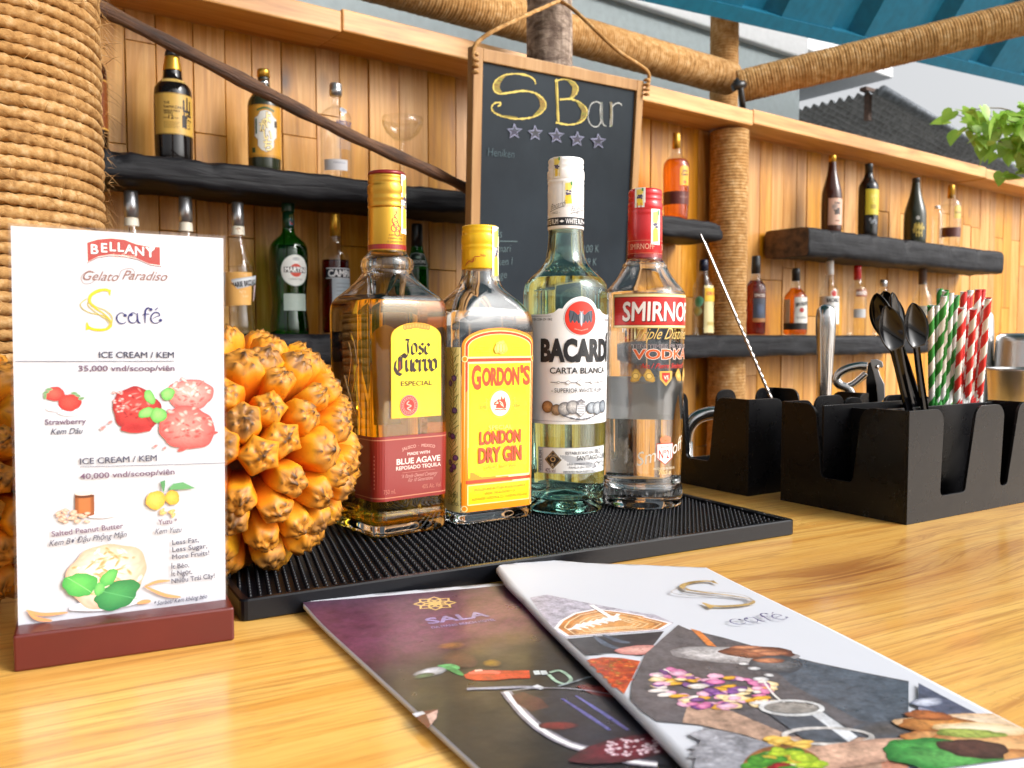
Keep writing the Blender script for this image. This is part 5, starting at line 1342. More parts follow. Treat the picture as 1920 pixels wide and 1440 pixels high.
for q in range(5): a.ell((q-2)*.0013, Y_(748-(2-abs(q-2))*1.6), .0009, .0013, hx('#77777e'), 10)
a.stroke(catmull([(-.016, Y_(771)), (-.008, Y_(777)), (0, Y_(779)), (.008, Y_(777)), (.016, Y_(771))], 8), .0011, hx('#55565e'), jit=.6, rnd=rb)
for i in range(16): a.text(('Habana', 'Madrid', 'Paris')[i % 3].upper(), -.0655, Y_(640+i*9), 4*b.mm, hx('#33343a'), .008+.003*((i*7) % 3), 'L', bold=.01)
a.text('CASA FUNDADA', -.058, Y_(618), 4*b.mm, hx('#33343a'), .015, rot=-.6, bold=.01)
a.build('front_label', wrapper(S_), M['art'], b.o, cut=.002)
a = Art(2.2e-5); W_ = .0345; y0, y1 = 877, 830; O_ = -.0035
pb_ = [(-W_+O_, Y_(y0)), (W_+O_, Y_(y0)), (W_+O_, Y_(y1)), (-W_+O_, Y_(y1))]
a.poly(pb_, hx('#a7a9ad')); a.rect(-W_+O_+.0005, Y_(y0-1.2), W_+O_-.0005, Y_(y1+1.2), hx('#dcdcdc')); a.rect(-W_+O_+.0048, Y_(y0-2), -W_+O_+.0051, Y_(y1+2), hx('#55565e'))
a.text('WHITE RUM', -W_+O_+.0038, Y_(y0-3), 6*b.mm, hx('#33343a'), .018, 'L', rot=math.pi/2, bold=.01)
dx_ = -.0235; dz = Y_(852)
a.poly([(dx_-.0076, dz), (dx_, dz+.0082), (dx_+.0076, dz), (dx_, dz-.0082)], hx('#241c18')); a.stroke([(dx_-.0066, dz), (dx_, dz+.0071), (dx_+.0066, dz), (dx_, dz-.0071), (dx_-.0066, dz)], .0004, hx('#c9a46a'))
a.ell(dx_, dz+.0004, .0024, .0022, hx('#c9a46a'), 16); a.ell(dx_, dz+.0004, .0016, .0015, hx('#241c18'), 16); a.text('R', dx_, dz-.0058, 5.5*b.mm, hx('#d9c4a0'), bold=.01); a.text('BACARDÍ', dx_, dz+.0031, 3.6*b.mm, hx('#d9c4a0'), .0068, arc=.006)
a.text('ESTABLECIDO EN', .0001, Y_(842), 5*b.mm, hx('#3c3d44'), .0255, bold=.01); a.text('1862', .0182, Y_(842.5), 9*b.mm, hx('#3c3d44'), .0085)
a.text('SANTIAGO', .0078, Y_(853), 8.6*b.mm, hx('#2c2d34'), .0215, bold=.008); a.text('DE', .0200, Y_(852), 4*b.mm, hx('#2c2d34'), .0026); a.text('CUBA', .0265, Y_(853), 8.6*b.mm, hx('#2c2d34'), .0088, bold=.008)
a.text('UNA EMPRESA DE LA', .0005, Y_(861.5), 4.2*b.mm, hx('#4c4d55'), .0235, shear=.2); a.text('FAMILIA BACARDÍ', .0005, Y_(867.5), 4.2*b.mm, hx('#4c4d55'), .0205, shear=.2); a.text('IMPORTED FROM PUERTO RICO', .001, Y_(875.5), 4.2*b.mm, hx('#3c3d44'), .0305, bold=.008)
a.text('40% vol', -.0257, Y_(875), 8*b.mm, hx('#5a2a22'), .0092)
for sx in (-1, 1): a.stroke(catmull([(.021, Y_(862)), (.021+sx*.003, Y_(858)), (.021+sx*.006, Y_(860)), (.021+sx*.005, Y_(866)), (.021+sx*.009, Y_(868))], 6), .0006, hx('#45464e'))
a.stroke([(.021, Y_(856)), (.021, Y_(873))], .0006, hx('#45464e'))
a.build('lower_label', wrapper(S_), M['art'], b.o, cut=.002)
m = MB()
for body, y, h, w, u0 in (('- 1862 -', 914, 16, .040, .010), ('MARCA BACARDÍ', 513, 9, .048, -.004)):     # raised lettering in the glass
    vs, fs = text_geo(body, .02); xs = [v[0] for v in vs]; k = w/(max(xs)-min(xs)); f_ = wrapper(S_, .0006)
    m.add([f_(u0+(x-min(xs))*k-w/2, Y_(y)+yv*h*b.mm/.7, 0) for x, yv in vs], fs, 0)
o = m.build('raised_lettering', M['aqua'], b.o); md = o.modifiers.new('thick', 'SOLIDIFY'); md.thickness = .0007; md.offset = -1

# ---- red capped vodka
b = Bottle('vodka_bottle', 'round clear vodka bottle with a red cap and red and gold band on the shoulder', (1205, 942), ZM, alpha=R_(32))
S_ = b.secs([(942, 66), (941.5, 71), (935, 73), (921, 73.5), (908, 72.5), (902, 70.5), (896, 69.6), (880, 70.3), (700, 73.2), (570, 75), (556, 75), (546, 72.5), (534, 62), (520, 51), (508, 44), (502, 41.5), (498, 41.5), (494, 38), (490, 34), (484, 32), (420, 31), (380, 30)], 2)
glass_body(b, S_, .0030, b.z(910), M['clear'], punt=.004, n=10)
liquid(b, S_, .0030, b.z(910), b.z(549), M['water'], punt=.004, n=10)
cp_ = cap_lathe(prof_px(b, [(486.5, 31.5), (485, 32.2), (409, 31.8), (406, 31.2), (403, 32), (400, 32), (397, 31), (395, 31.4), (393, 31.6), (385, 31.6), (383, 31.4), (380, 30.2), (377, 31.2), (374, 31.2), (371, 30), (368, 31), (362, 31), (358, 29.6), (356.5, 26), (357, 10), (357.2, .4)]), b, M['rcap'], b.o, 'cap', (b.z(394), b.z(384)))
a = Art(2.2e-5); R1 = 32.1*b.mm; U = lambda d: R1*(math.asin(max(-1, min(1, d/32.1)))-b.th); go = hx('#c9785a')
for y in (453.5, 477): a.rect(-math.pi*R1*.98, b.z(y+.8), math.pi*R1*.98, b.z(y), go)
for k in range(3): a.text('SMIRNOFF', U(-6)+(k-1)*.0335, b.z(470), 10*b.mm, hx('#dfa48c'), .0235, bold=.012)
a.build('neck_print', cyl(R1, .00012), M['artgloss'], cp_, cut=.002)
stamp(b, 31.6*b.mm, U(-9), b.z(393), b.z(356.8), .0098, cp_, 5); stamp(b, 32*b.mm, U(19.5), b.z(462), b.z(396), .0098, cp_, 6)
a = Art(2.2e-5); Y_ = b.z; W_ = .051; gd, rd, dk = hx('#c9a24a'), hx('#c3201f'), hx('#5c0f10')
def band(d): return [(-W_+d, Y_(613-d*300)), (-W_+d, Y_(560+d*500)), (W_-d, Y_(560+d*500)), (W_-d, Y_(613-d*300))]
a.rect(-W_, Y_(616), W_, Y_(554), gd); a.rect(-W_+.0008, Y_(614.6), W_-.0008, Y_(555.4), hx('#ead9a4')); a.rect(-W_+.0014, Y_(611), W_-.0014, Y_(559.5), hx('#8e1416')); a.rect(-W_+.002, Y_(609.6), W_-.002, Y_(561), rd)
for i in range(9): a.rect(-W_+.002, Y_(563+i*5.2+.5), W_-.002, Y_(563+i*5.2), hx('#d03a34'), step=False)
a.text('SMIRNOFF', .0009, Y_(602.3)-.0006, 33*b.mm, dk, .0815, bold=.04, shear=.03); a.text('SMIRNOFF', 0, Y_(602.3), 33*b.mm, hx('#ece6e2'), .0800, bold=.026, shear=.03)
g2 = hx('#b88f3e')
a.text('Triple Distilled', 0, Y_(636), 20*b.mm, hx('#7a5d22'), .061, shear=.45, bold=.004); a.text('Triple Distilled', 0, Y_(635.4), 20*b.mm, hx('#d3b468'), .061, shear=.45, bold=-.004)
a.text('TEN TIMES FILTERED', 0, Y_(652), 7*b.mm, hx('#c9c4c0'), .062, bold=.03); a.text('TEN TIMES FILTERED', 0, Y_(652), 7*b.mm, hx('#5a4a55'), .0615, bold=.004)
a.text('VODKA', 0, Y_(671), 17*b.mm, hx('#eadfd8'), .0615, bold=.055); a.text('VODKA', 0, Y_(670.8), 16.4*b.mm, hx('#cf5a24'), .060, bold=.028)
a.text('No.1 Pierre Smirnoff', .0, Y_(688), 9*b.mm, hx('#c22c22'), .046, shear=.45, bold=.008)
for x_, s_ in ((-.027, .005), (-.0155, .005), (.0155, .005), (.027, .005)):
    a.blob(x_, Y_(702), s_, s_, hx('#e3c472'), hx('#a87f2c'), 18, 3, int(x_*1e4), .2); a.ring(x_, Y_(702), s_*.55, s_*.5, .0005, hx('#7a5a1e'), 12)
a.poly([(-.0065, Y_(693)), (.0065, Y_(693)), (.0062, Y_(707)), (0, Y_(720)), (-.0062, Y_(707))], hx('#c9a24a')); a.poly([(-.0042, Y_(696)), (.0042, Y_(696)), (.004, Y_(706)), (0, Y_(715)), (-.004, Y_(706))], hx('#c7281e')); a.text('VS', 0, Y_(708), 7*b.mm, hx('#f0dcd0'), .005, bold=.02)
a.text('CONTENTS', -.0225, Y_(716), 4*b.mm, hx('#8a7a6a'), .018); a.text('TRADITION', .0225, Y_(716), 4*b.mm, hx('#8a7a6a'), .018)
# lower crest
xs_ = .0005
a.text('Smirnoff', xs_-.001, Y_(850), 24*b.mm, hx('#d9d5cc'), .050, shear=.35, rot=.28, bold=-.004)
a.poly([(xs_-.0085, Y_(823)), (xs_+.0085, Y_(823)), (xs_+.0082, Y_(850)), (xs_, Y_(862)), (xs_-.0082, Y_(850))], hx('#b8382a')); a.poly([(xs_-.0078, Y_(824.5)), (xs_+.0078, Y_(824.5)), (xs_+.0075, Y_(849)), (xs_, Y_(860)), (xs_-.0075, Y_(849))], hx('#ececec'))
a.text('RECIPE', xs_, Y_(832), 4*b.mm, hx('#b8382a'), .009, bold=.01); a.text('N°21', xs_, Y_(850), 15*b.mm, hx('#c03a22'), .0125, bold=.02)
for q in range(5): a.ell(xs_+(q-2)*.0021, Y_(816-(2-abs(q-2))*1.6), .0014, .0022, hx('#cc7a52'), 12)
a.rect(xs_-.005, Y_(822.5), xs_+.005, Y_(819), hx('#cc7a52'))
a.text('PRODUCED IN THE UK', xs_, Y_(870), 4*b.mm, hx('#d9c8a8'), .022, bold=.01); a.text('70cl e', xs_, Y_(879), 8*b.mm, hx('#d9b878'), .013, bold=.02)
a.build('front_print', wrapper(S_), M['artgloss'], b.o, cut=.002)
a = Art(2.2e-5); hc = math.pi*.0355
for u0, u1 in ((hc-.034, hc+.034),): a.rect(u0, Y_(789), u1, Y_(707), hx('#c9ced2'))
a.build('back_label', wrapper(S_), M['art'], b.o, cut=.003)
# ================================================================== bottles on the shelves
GS = 'bottles on the back wall shelves'
BY = 1.99
def shelf_bottle(label, px, ztop, rows, body, liq=None, caps=(), alpha=0.0, prints=(), n=24):
    d = ray(px, 600); P = CAM+d*(BY/d[1]); P[2] = ztop
    b = Bottle('liquor_bottle', label, None, None, alpha=alpha, group=GS, P=P)
    pr = [(max(b.z(y), 0), r*b.mm) for y, r in rows]
    pr = chaikin([(0.0006, pr[0][1]*.86), (0.0, pr[0][1]*.95)]+[(max(pr[0][0], .002), pr[0][1])]+pr[1:], 2); b.pr = pr; pr_rz = [(r, z) for z, r in pr]
    m = MB(); m.lathe(pr_rz, n); m.build('glass_body', body, b.o, fixn=True)
    b.secs_ = [(z, r, r, r) for z, r in pr]
    if liq:
        mt, yf = liq; zf = b.z(yf)
        q = [(r-.0012, z) for z, r in pr if .003 < z < zf]; q = [(q[0][0]*.9, .003)]+q+[(sec_at(b.secs_, zf)[0]-.0012, zf)]
        m = MB(); m.lathe(q, n); m.build('liquid', mt, b.o)
    for nm, rws, mt in caps: 
        m = MB(); m.lathe([(r*b.mm, b.z(y)) for y, r in rws], n); m.build(nm, mt, b.o)
    for nm, fn, mt in prints:
        a = Art(3e-5); fn(a, b); a.build(nm, wrapper(b.secs_, .0004), mt, b.o, cut=.004)
    return b
def L(b, u): return u*b.mm
def pnl(x0, x1, y0, y1, col):
    return lambda a, b: a.rect(x0*b.mm, b.z(y1), x1*b.mm, b.z(y0), hx(col))
def cap(y0, y1, r, r2=None): return [(y1, r), (y0+2, r2 or r), (y0, (r2 or r)*.85), (y0, .3)]
A_ = M['art']
def sbt(*args, **kw):
    return shelf_bottle(*args, **kw)

# upper left shelf
def p1_(a, b):
    a.rect(-8*b.mm, b.z(246), 29*b.mm, b.z(150), hx('#8a5a1e')); a.rect(-7*b.mm, b.z(244), 27.5*b.mm, b.z(152), hx('#d8a84a')); a.rect(-6*b.mm, b.z(242), 26*b.mm, b.z(154), hx('#7a3c12'))
sbt('dark amber square shouldered bottle half hidden by the near rope post', 180, ZU0, [(272, 30), (140, 30), (124, 28), (112, 16), (100, 10), (70, 10)], M['tbrown'], (M['lrum'], 150), (('cap', cap(52, 80, 10.5), M['bcap']),), .5, (('label', p1_, A_),))
def p2_(a, b):
    W = 44*b.mm; a.rect(-W, b.z(259), W, b.z(182), hx('#8a6a24')); a.rect(-W, b.z(257), W, b.z(184), hx('#c9a04a'))
    for i, (t_, h, w, y) in enumerate((('THE', 4.2, 11, 203), ('YAMAZAKI', 4.8, 34, 211), ('SINGLE MALT', 3.6, 29, 217.5), ('WHISKY', 3.6, 17, 222))): a.text(t_, -22*b.mm, b.z(y), h*b.mm, hx('#3a2a10'), w*b.mm, 'L', bold=.02)
    a.text('12', -9*b.mm, b.z(231), 7.5*b.mm, hx('#2a1c0a'), bold=.02); a.text('AGED', -19*b.mm, b.z(230), 2.5*b.mm, hx('#3a2a10')); a.text('YEARS', 0, b.z(230), 2.5*b.mm, hx('#3a2a10'))
    for i in range(5): a.rect(-22*b.mm, b.z(236.6+i*2.6), (7-(i*3) % 8)*b.mm, b.z(236+i*2.6), hx('#7a5c22'))
    a.text('山', 21*b.mm, b.z(215), 22*b.mm, hx('#1c1208'), 17*b.mm, bold=.04); a.text('崎', 21*b.mm, b.z(246), 23*b.mm, hx('#1c1208'), 21*b.mm, bold=.03)
sbt('black round shouldered whisky bottle with a wide gold label and gold neck', 333, ZU0, [(290, 34), (178, 34), (166, 32), (157, 25), (151, 18.5), (144, 16.8), (134, 16.5), (120, 14.5), (106, 12.5)], M['tdark'], None, (('neck_foil', [(134, 17), (132, 17), (112, 13.8), (108, 13.4), (107.5, 2)], M['gold']), ('cap', [(108, 13), (100, 13), (98, 11), (84, 10.6), (82, .3)], M['bcap'])), .15, (('label', p2_, A_), ('shoulder_label', lambda a, b: (a.rect(-26*b.mm, b.z(160), 26*b.mm, b.z(153), hx('#c9a860')), a.text('12', 4*b.mm, b.z(159), 4*b.mm, hx('#3a2a10'))), A_)))
def p3_(a, b):
    W = 40*b.mm; a.rect(-W, b.z(300), W, b.z(203), hx('#a8761e')); a.rect(-W, b.z(296), W, b.z(206), hx('#c08a2a'))
    pts = [(0, 213), (10, 216), (14, 224), (21, 228), (21, 262), (15, 268), (15, 280), (8, 288), (0, 291)]
    pl = [(x*b.mm, b.z(y)) for x, y in pts]+[(-x*b.mm, b.z(y)) for x, y in reversed(pts)]
    a.poly(pl, hx('#c9c6c0')); a.stroke(pl, .7*b.mm, hx('#8a6a2a'))
    for i, ch in enumerate('よかいち'): a.text(ch, (2, -4, 3, 3)[i]*b.mm, b.z((236, 252, 268, 287)[i]), 16*b.mm, hx('#5a2a12'), 16*b.mm, bold=.06); a.text(ch, (2, -4, 3, 3)[i]*b.mm, b.z((236, 252, 268, 287)[i]), 16*b.mm, hx('#f0dc9a'), 15.5*b.mm, bold=.02)
    a.rect(-19*b.mm, b.z(258), -16*b.mm, b.z(230), hx('#1f4a36')); a.rect(16*b.mm, b.z(244), 22*b.mm, b.z(232), hx('#3a3024')); a.rect(-27*b.mm, b.z(292), -20*b.mm, b.z(283), hx('#2f4a2a'))
    a.stroke(catmull([(-16*b.mm, b.z(214)), (0, b.z(209)), (16*b.mm, b.z(214))], 6), 4*b.mm, hx('#4a5a2a'))
sbt('matt black bottle with gold label and large japanese characters, on the upper shelf', 501, ZU0, [(306, 30), (204, 30), (190, 28), (180, 21), (172, 13), (160, 10.5), (142, 10.5)], M['tolive'], None, (('cap', [(146, 11.8), (134, 11.6), (131, 10.8), (131, .3)], M['goldcap']), ('neck_label', [(162, 10.9), (151, 10.9)], M['steel'])), .1, (('label', p3_, A_),))
def p4_(a, b):
    bl_ = hx('#1f2a5a'); a.text('VODKA', 14*b.mm, b.z(251), 9*b.mm, bl_, 36*b.mm, bold=.05); a.text('ABSOLUT', 12*b.mm, b.z(240), 8*b.mm, bl_, 38*b.mm, bold=.05)
    for i in range(6): a.stroke([(x*b.mm, b.z(262+i*4+((x*7) % 3)*.3)) for x in range(-4, 29, 3)], .9*b.mm, hx('#8a8a96'))
    a.rect(-30*b.mm, b.z(324), 16*b.mm, b.z(304), hx('#c4c2c6')); a.text('IMPORTED', 0, b.z(312), 3.5*b.mm, hx('#5a5a7a'), 22*b.mm)
sbt('clear frosted vodka bottle with silver cap and blue lettering beneath the brown pole', 634, ZU0, [(324, 29), (226, 29), (214, 27), (206, 19), (201, 10), (196, 7.5), (178, 7)], M['tclear'], (M['lclear'], 240), (('cap', [(180, 11.5), (168, 11.8), (166, 11), (160, 11.3), (157.5, 10.5), (157.5, .3)], M['scap']),), .2, (('printed_front', p4_, A_), ('medallion', lambda a, b: (a.ell(10*b.mm, b.z(211), 7.5*b.mm, 7*b.mm, hx('#b9bcc2')), a.ell(10*b.mm, b.z(211), 5.5*b.mm, 5*b.mm, hx('#8a8f9a'))), A_)))
# coupe glass
d = ray(755, 300); P = CAM+d*(BY/d[1]); P[2] = ZU0; mmc = depth_of(P)/FPX; zc = lambda y: zat(P, y)-P[2]
cg = thing('coupe_glass', 'empty clear coupe glass on the upper shelf near the chalkboard', 'glass', tuple(P))
m = MB(); m.lathe([(.4*mmc, zc(264)), (16*mmc, zc(262)), (30*mmc, zc(250)), (37*mmc, zc(236)), (39*mmc, zc(222)), (38.4*mmc, zc(222)), (36.2*mmc, zc(236)), (29*mmc, zc(249)), (15*mmc, zc(260)), (.4*mmc, zc(262))], 36, caps=(False, False)); m.build('bowl', M['tclear'], cg)
m = MB(); m.lathe([(3.4*mmc, .002), (2.2*mmc, zc(310)), (2.2*mmc, zc(275)), (4*mmc, zc(264.2))], 14); m.build('stem', M['tclear'], cg)
m = MB(); m.lathe([(28*mmc, .0), (28*mmc, .0012), (6*mmc, .003), (3*mmc, .006)], 30); m.build('foot', M['tclear'], cg)

# lower left shelf
slv = lambda y0, y1, r: (('cap', [(y1, r), (y0+22, r*1.0), (y0+20, r*.96), (y0+3, r*.97), (y0, r*.9), (y0, .3)], M['scap']),)
def nlab(y0, y1, r, s_): return ('neck_label', lambda a, b: (a.rect(-r*2.2*b.mm, b.z(y1), r*2.2*b.mm, b.z(y0), hx('#d9d2c0')), a.blob(-1*s_*b.mm, b.z((y0+y1)/2), 6*b.mm, 5.5*b.mm, hx('#a8682a'), hx('#6a3a14'), 16, 3, 3), a.stroke([(3*b.mm, b.z((y0+y1)/2+3)), (8*b.mm, b.z((y0+y1)/2+1))], 1.5*b.mm, hx('#2a2a2a'))), A_)
def bluestamp(y0, y1, u): return ('tax_stamp', lambda a, b: (a.rect((u-4)*b.mm, b.z(y1), (u+4)*b.mm, b.z(y0), hx('#8fb4cc')), a.rect((u-2)*b.mm, b.z((y0+y1)/2), (u+2)*b.mm, b.z(y0+2), hx('#3a6a96'))), A_)
flare = [(626, 30), (606, 30), (588, 27.5), (566, 26), (545, 28), (528, 30.5), (510, 31), (494, 28), (478, 21), (462, 15.5), (448, 12.5), (438, 11.5), (424, 11.2)]
def shifted(rows, dy, k=1.0): return [(626-(626-y)*k, r) for y, r in rows]
sbt('silver capped syrup bottle behind the menu stand, nearest the rope post', 251, ZL0, shifted(flare, 0, 1.135), M['tclear'], (M['lclear'], 500), slv(358, 407, 12.8), .1, (nlab(409, 424, 12.6, 1), ))
sbt('silver capped syrup bottle behind the top right corner of the menu stand', 352, ZL0, shifted(flare, 0, 1.06), M['tclear'], (M['lclear'], 510), slv(369, 416, 12), -.3, (nlab(418, 434, 12, -1), ))
def p5_(a, b):
    a.poly([(-34*b.mm, b.z(575)), (20*b.mm, b.z(572)), (22*b.mm, b.z(512)), (-34*b.mm, b.z(512))], hx('#d9a45a'))
    a.poly([(x*b.mm, b.z(y)) for x, y in ((-46, 512), (-30, 512), (-30, 560), (-36, 580), (-46, 560))], hx('#b9c2cc'))
    a.poly([(x*b.mm, b.z(y)) for x, y in ((-18, 526), (38, 516), (38, 532), (-18, 546))], hx('#aab0b8')); a.poly([(x*b.mm, b.z(y)) for x, y in ((-17, 528), (37, 518), (37, 530.5), (-17, 544))], hx('#c9cdd2'))
    a.text('MARIE BRIZARD', 9*b.mm, b.z(537), 9*b.mm, hx('#14161c'), 52*b.mm, bold=.05, rot=.17)
    a.text('N°1', 2*b.mm, b.z(551), 5*b.mm, hx('#e9d9b4')); a.text('TRIPLE SEC', 3*b.mm, b.z(558), 3.5*b.mm, hx('#e9d9b4'), 22*b.mm)
    a.poly([(x*b.mm, b.z(y)) for x, y in ((28, 536), (38, 534), (36, 560), (27, 566))], hx('#cbb4b4'))
sbt('clear flared liqueur bottle with a silver cap and slanting grey name band', 449, ZL0, flare, M['tclear'], (M['lclear'], 500), slv(379, 424, 11.2), .15, (nlab(425, 441, 11.6, 1), ('label', p5_, A_)))
def p6_(a, b):
    a.ell(8*b.mm, b.z(509), 27*b.mm, 29*b.mm, hx('#8a9a92')); a.ell(8*b.mm, b.z(509), 26*b.mm, 28*b.mm, hx('#d6d8d4'))
    a.ell(9*b.mm, b.z(509), 11.5*b.mm, 12*b.mm, hx('#c23a22')); a.rect(-14*b.mm, b.z(513.5), 32*b.mm, b.z(502.5), hx('#c9cac8')); a.rect(-13*b.mm, b.z(513), 31*b.mm, b.z(503), hx('#191a1c'))
    a.text('MARTINI', 9*b.mm, b.z(511.8), 8*b.mm, hx('#ececea'), 40*b.mm, bold=.045)
    a.text('L’APERITIVO', 8*b.mm, b.z(527), 3.5*b.mm, hx('#6a6a6a'), 26*b.mm, rot=.0); a.blob(9*b.mm, b.z(488), 7*b.mm, 4*b.mm, hx('#9aa0a2'), hx('#c0c4c4'), 16, 3, 3)
    a.rect(-14*b.mm, b.z(583), 32*b.mm, b.z(552), hx('#9aa8a0')); a.rect(-13*b.mm, b.z(582), 31*b.mm, b.z(553), hx('#c6ccc8')); a.text('EXTRA DRY', 9*b.mm, b.z(561), 4.5*b.mm, hx('#2a2c2e'), 34*b.mm, bold=.01)
    a.stroke(catmull([(0, b.z(576)), (8*b.mm, b.z(571)), (12*b.mm, b.z(577)), (20*b.mm, b.z(570)), (28*b.mm, b.z(575))], 6), 1.4*b.mm, hx('#6a7276'))
    for i in range(3): a.rect(-10*b.mm, b.z(567+i*4.6), (4-i*3)*b.mm, b.z(565.8+i*4.6), hx('#8a9494'))
sbt('green vermouth bottle with a round white label and red disc', 543, ZL0, [(624, 36), (608, 35.5), (590, 33), (572, 31), (552, 32), (520, 35), (480, 36), (466, 35), (456, 31), (447, 21), (440, 13), (430, 10.6), (398, 10.4)], M['tgreen'], (M['lgreen'], 462), (('cap', [(398, 11.4), (396, 12.2), (384, 12), (380, 11), (380, .3)], M['gcap']), ('neck_foil', [(428, 11), (400, 10.8)], M['gcap'])), .12, (('label', p6_, A_), ('tax_stamp', lambda a, b: (a.rect(0, b.z(424), 9*b.mm, b.z(402), hx('#3a6a86')), a.rect(2*b.mm, b.z(412), 7*b.mm, b.z(404), hx('#d8b84a')), a.rect(2*b.mm, b.z(422), 7*b.mm, b.z(415), hx('#b8322a'))), A_)))
def p7_(a, b):
    a.rect(-26*b.mm, b.z(524), 40*b.mm, b.z(504), hx('#c9ced4')); a.rect(-26*b.mm, b.z(522), 40*b.mm, b.z(506), hx('#141a2c')); a.text('CAMPARI', 9*b.mm, b.z(520), 12*b.mm, hx('#eceef0'), 60*b.mm, bold=.05)
    a.rect(-14*b.mm, b.z(575), 40*b.mm, b.z(524), hx('#b4c2cc'))
    for i in range(5): a.rect(-6*b.mm, b.z(533.4+i*7), (26-(i*5) % 9)*b.mm, b.z(532+i*7), hx('#8a96a2'))
sbt('dark red bitter liqueur bottle with a gold neck foil and navy name band', 630, ZL0, [(624, 26), (490, 26), (478, 24.5), (468, 19), (460, 12), (452, 9.3), (442, 9)], M['tclear'], (M['lred'], 488), (('neck_foil', [(443, 10.2), (412, 9.8), (409, 9.4), (404, 9.9), (400, 9.4), (399, .3)], M['gold']),), .3, (('label', p7_, A_),))
def p8_(a, b):
    a.poly([(x*b.mm, b.z(y)) for x, y in ((-14, 477), (-4, 475), (14, 477), (21, 500), (-22, 500))], hx('#a9b4ae')); a.poly([(x*b.mm, b.z(y)) for x, y in ((-13, 478), (-4, 476), (13, 478), (19, 499), (-20, 499))], hx('#10241c'))
    a.text('MIDORI', 0, b.z(495), 5.5*b.mm, hx('#d9dcd8'), 27*b.mm, bold=.02); a.blob(0, b.z(484), 5*b.mm, 3*b.mm, hx('#9ab4a4'), hx('#5a7a6a'), 14, 3, 3)
sbt('bright green melon liqueur bottle behind the tequila neck', 783, ZL0, [(626, 23), (520, 23), (500, 22), (486, 18), (474, 13), (464, 11), (440, 10)], M['tgreen'], (M['lgreen'], 506), (('cap', [(462, 11.4), (440, 10.6), (438, 10.4), (424, 10.6), (420, 9.6), (420, .3)], M['bcap']),), .1, (('label', p8_, A_),))

# short end of the upper shelf, right of the chalkboard
def p9_(a, b):
    n_ = 14; cx_ = 14*b.mm; l = 11*b.mm
    a.poly([(cx_-l, b.z(351)), (cx_+l, b.z(351))]+[(cx_+l*math.cos(math.pi*i/n_), b.z(322)+8*b.mm*math.sin(math.pi*i/n_)) for i in range(n_+1)], hx('#d9a01c'))
    a.text('Jose', cx_, b.z(326), 5*b.mm, hx('#3a1c10'), bold=.03); a.text('Cuervo', cx_, b.z(333), 5*b.mm, hx('#3a1c10'), 16*b.mm, bold=.04); a.ell(cx_, b.z(345), 3.4*b.mm, 3*b.mm, hx('#b05a1a'), 14)
    a.rect(-40*b.mm, b.z(386), 40*b.mm, b.z(362), hx('#5a1c14')); a.text('BLUE AGAVE', cx_, b.z(374), 3.5*b.mm, hx('#a8786a'), 20*b.mm)
sbt('small amber tequila bottle alone at the end of the upper shelf beside the chalkboard', 1265, ZU0, [(402, 23), (330, 25), (310, 25), (302, 21), (294, 12), (288, 8.5), (278, 7.5)], M['tclear'], (M['lamber'], 300), (('cap', [(279, 8), (262, 7.6), (258, 7.2), (250, 7.4), (249, .3)], M['goldcap']),), .15, (('label', p9_, M['artgloss']),))

# lower shelf, right of the big bottles
def p10_(a, b):
    a.rect(-2*b.mm, b.z(624), 26*b.mm, b.z(536), hx('#e0cf94')); a.rect(-1*b.mm, b.z(566), 26*b.mm, b.z(541), hx('#e3b41c')); a.text('GORDON', 12*b.mm, b.z(554), 6*b.mm, hx('#b8401c'), 21*b.mm, bold=.04)
    a.blob(-12*b.mm, b.z(566), 9*b.mm, 10*b.mm, hx('#3f9a72'), hx('#7ab89a'), 18, 4, 2); a.blob(-14*b.mm, b.z(584), 8*b.mm, 9*b.mm, hx('#c9c06a'), hx('#a8b88a'), 18, 4, 4); a.rect(4*b.mm, b.z(610), 22*b.mm, b.z(604), hx('#c0a85a'))
sbt('clear gin bottle with yellow label and dark cap beside the far rope post', 1318, ZL0, [(630, 20), (546, 20), (536, 19), (528, 14), (518, 9.5), (506, 8.2)], M['tclear'], (M['lclear'], 540), (('cap', [(508, 8.8), (494, 8.6), (492, 8), (487, 8), (487, .3)], M['navy']),), .2, (('label', p10_, A_),))
def p11_(a, b):
    a.rect(-7*b.mm, b.z(604), 20*b.mm, b.z(548), hx('#3a3f4e')); a.rect(-7*b.mm, b.z(560), 20*b.mm, b.z(547), hx('#5a2a22')); a.text('SPICED', 6.5*b.mm, b.z(557), 5*b.mm, hx('#d9cfc4'), 22*b.mm, bold=.02)
    a.blob(7*b.mm, b.z(582), 9*b.mm, 17*b.mm, hx('#4a5a78'), hx('#2f3340'), 24, 5, 4, .15); a.rect(-7*b.mm, b.z(604), 20*b.mm, b.z(597), hx('#a8723a'))
sbt('dark rum bottle with a black cap and slate blue label on the lower shelf', 1416, ZL0, [(627, 19), (548, 19.5), (536, 18.5), (528, 12), (522, 8.8), (512, 8)], M['tclear'], (M['lrum'], 526), (('cap', [(513, 8.4), (494, 8.2), (492, 7.8), (482, 8), (480, 7.2), (480, .3)], M['bcap']),), .15, (('label', p11_, A_),))
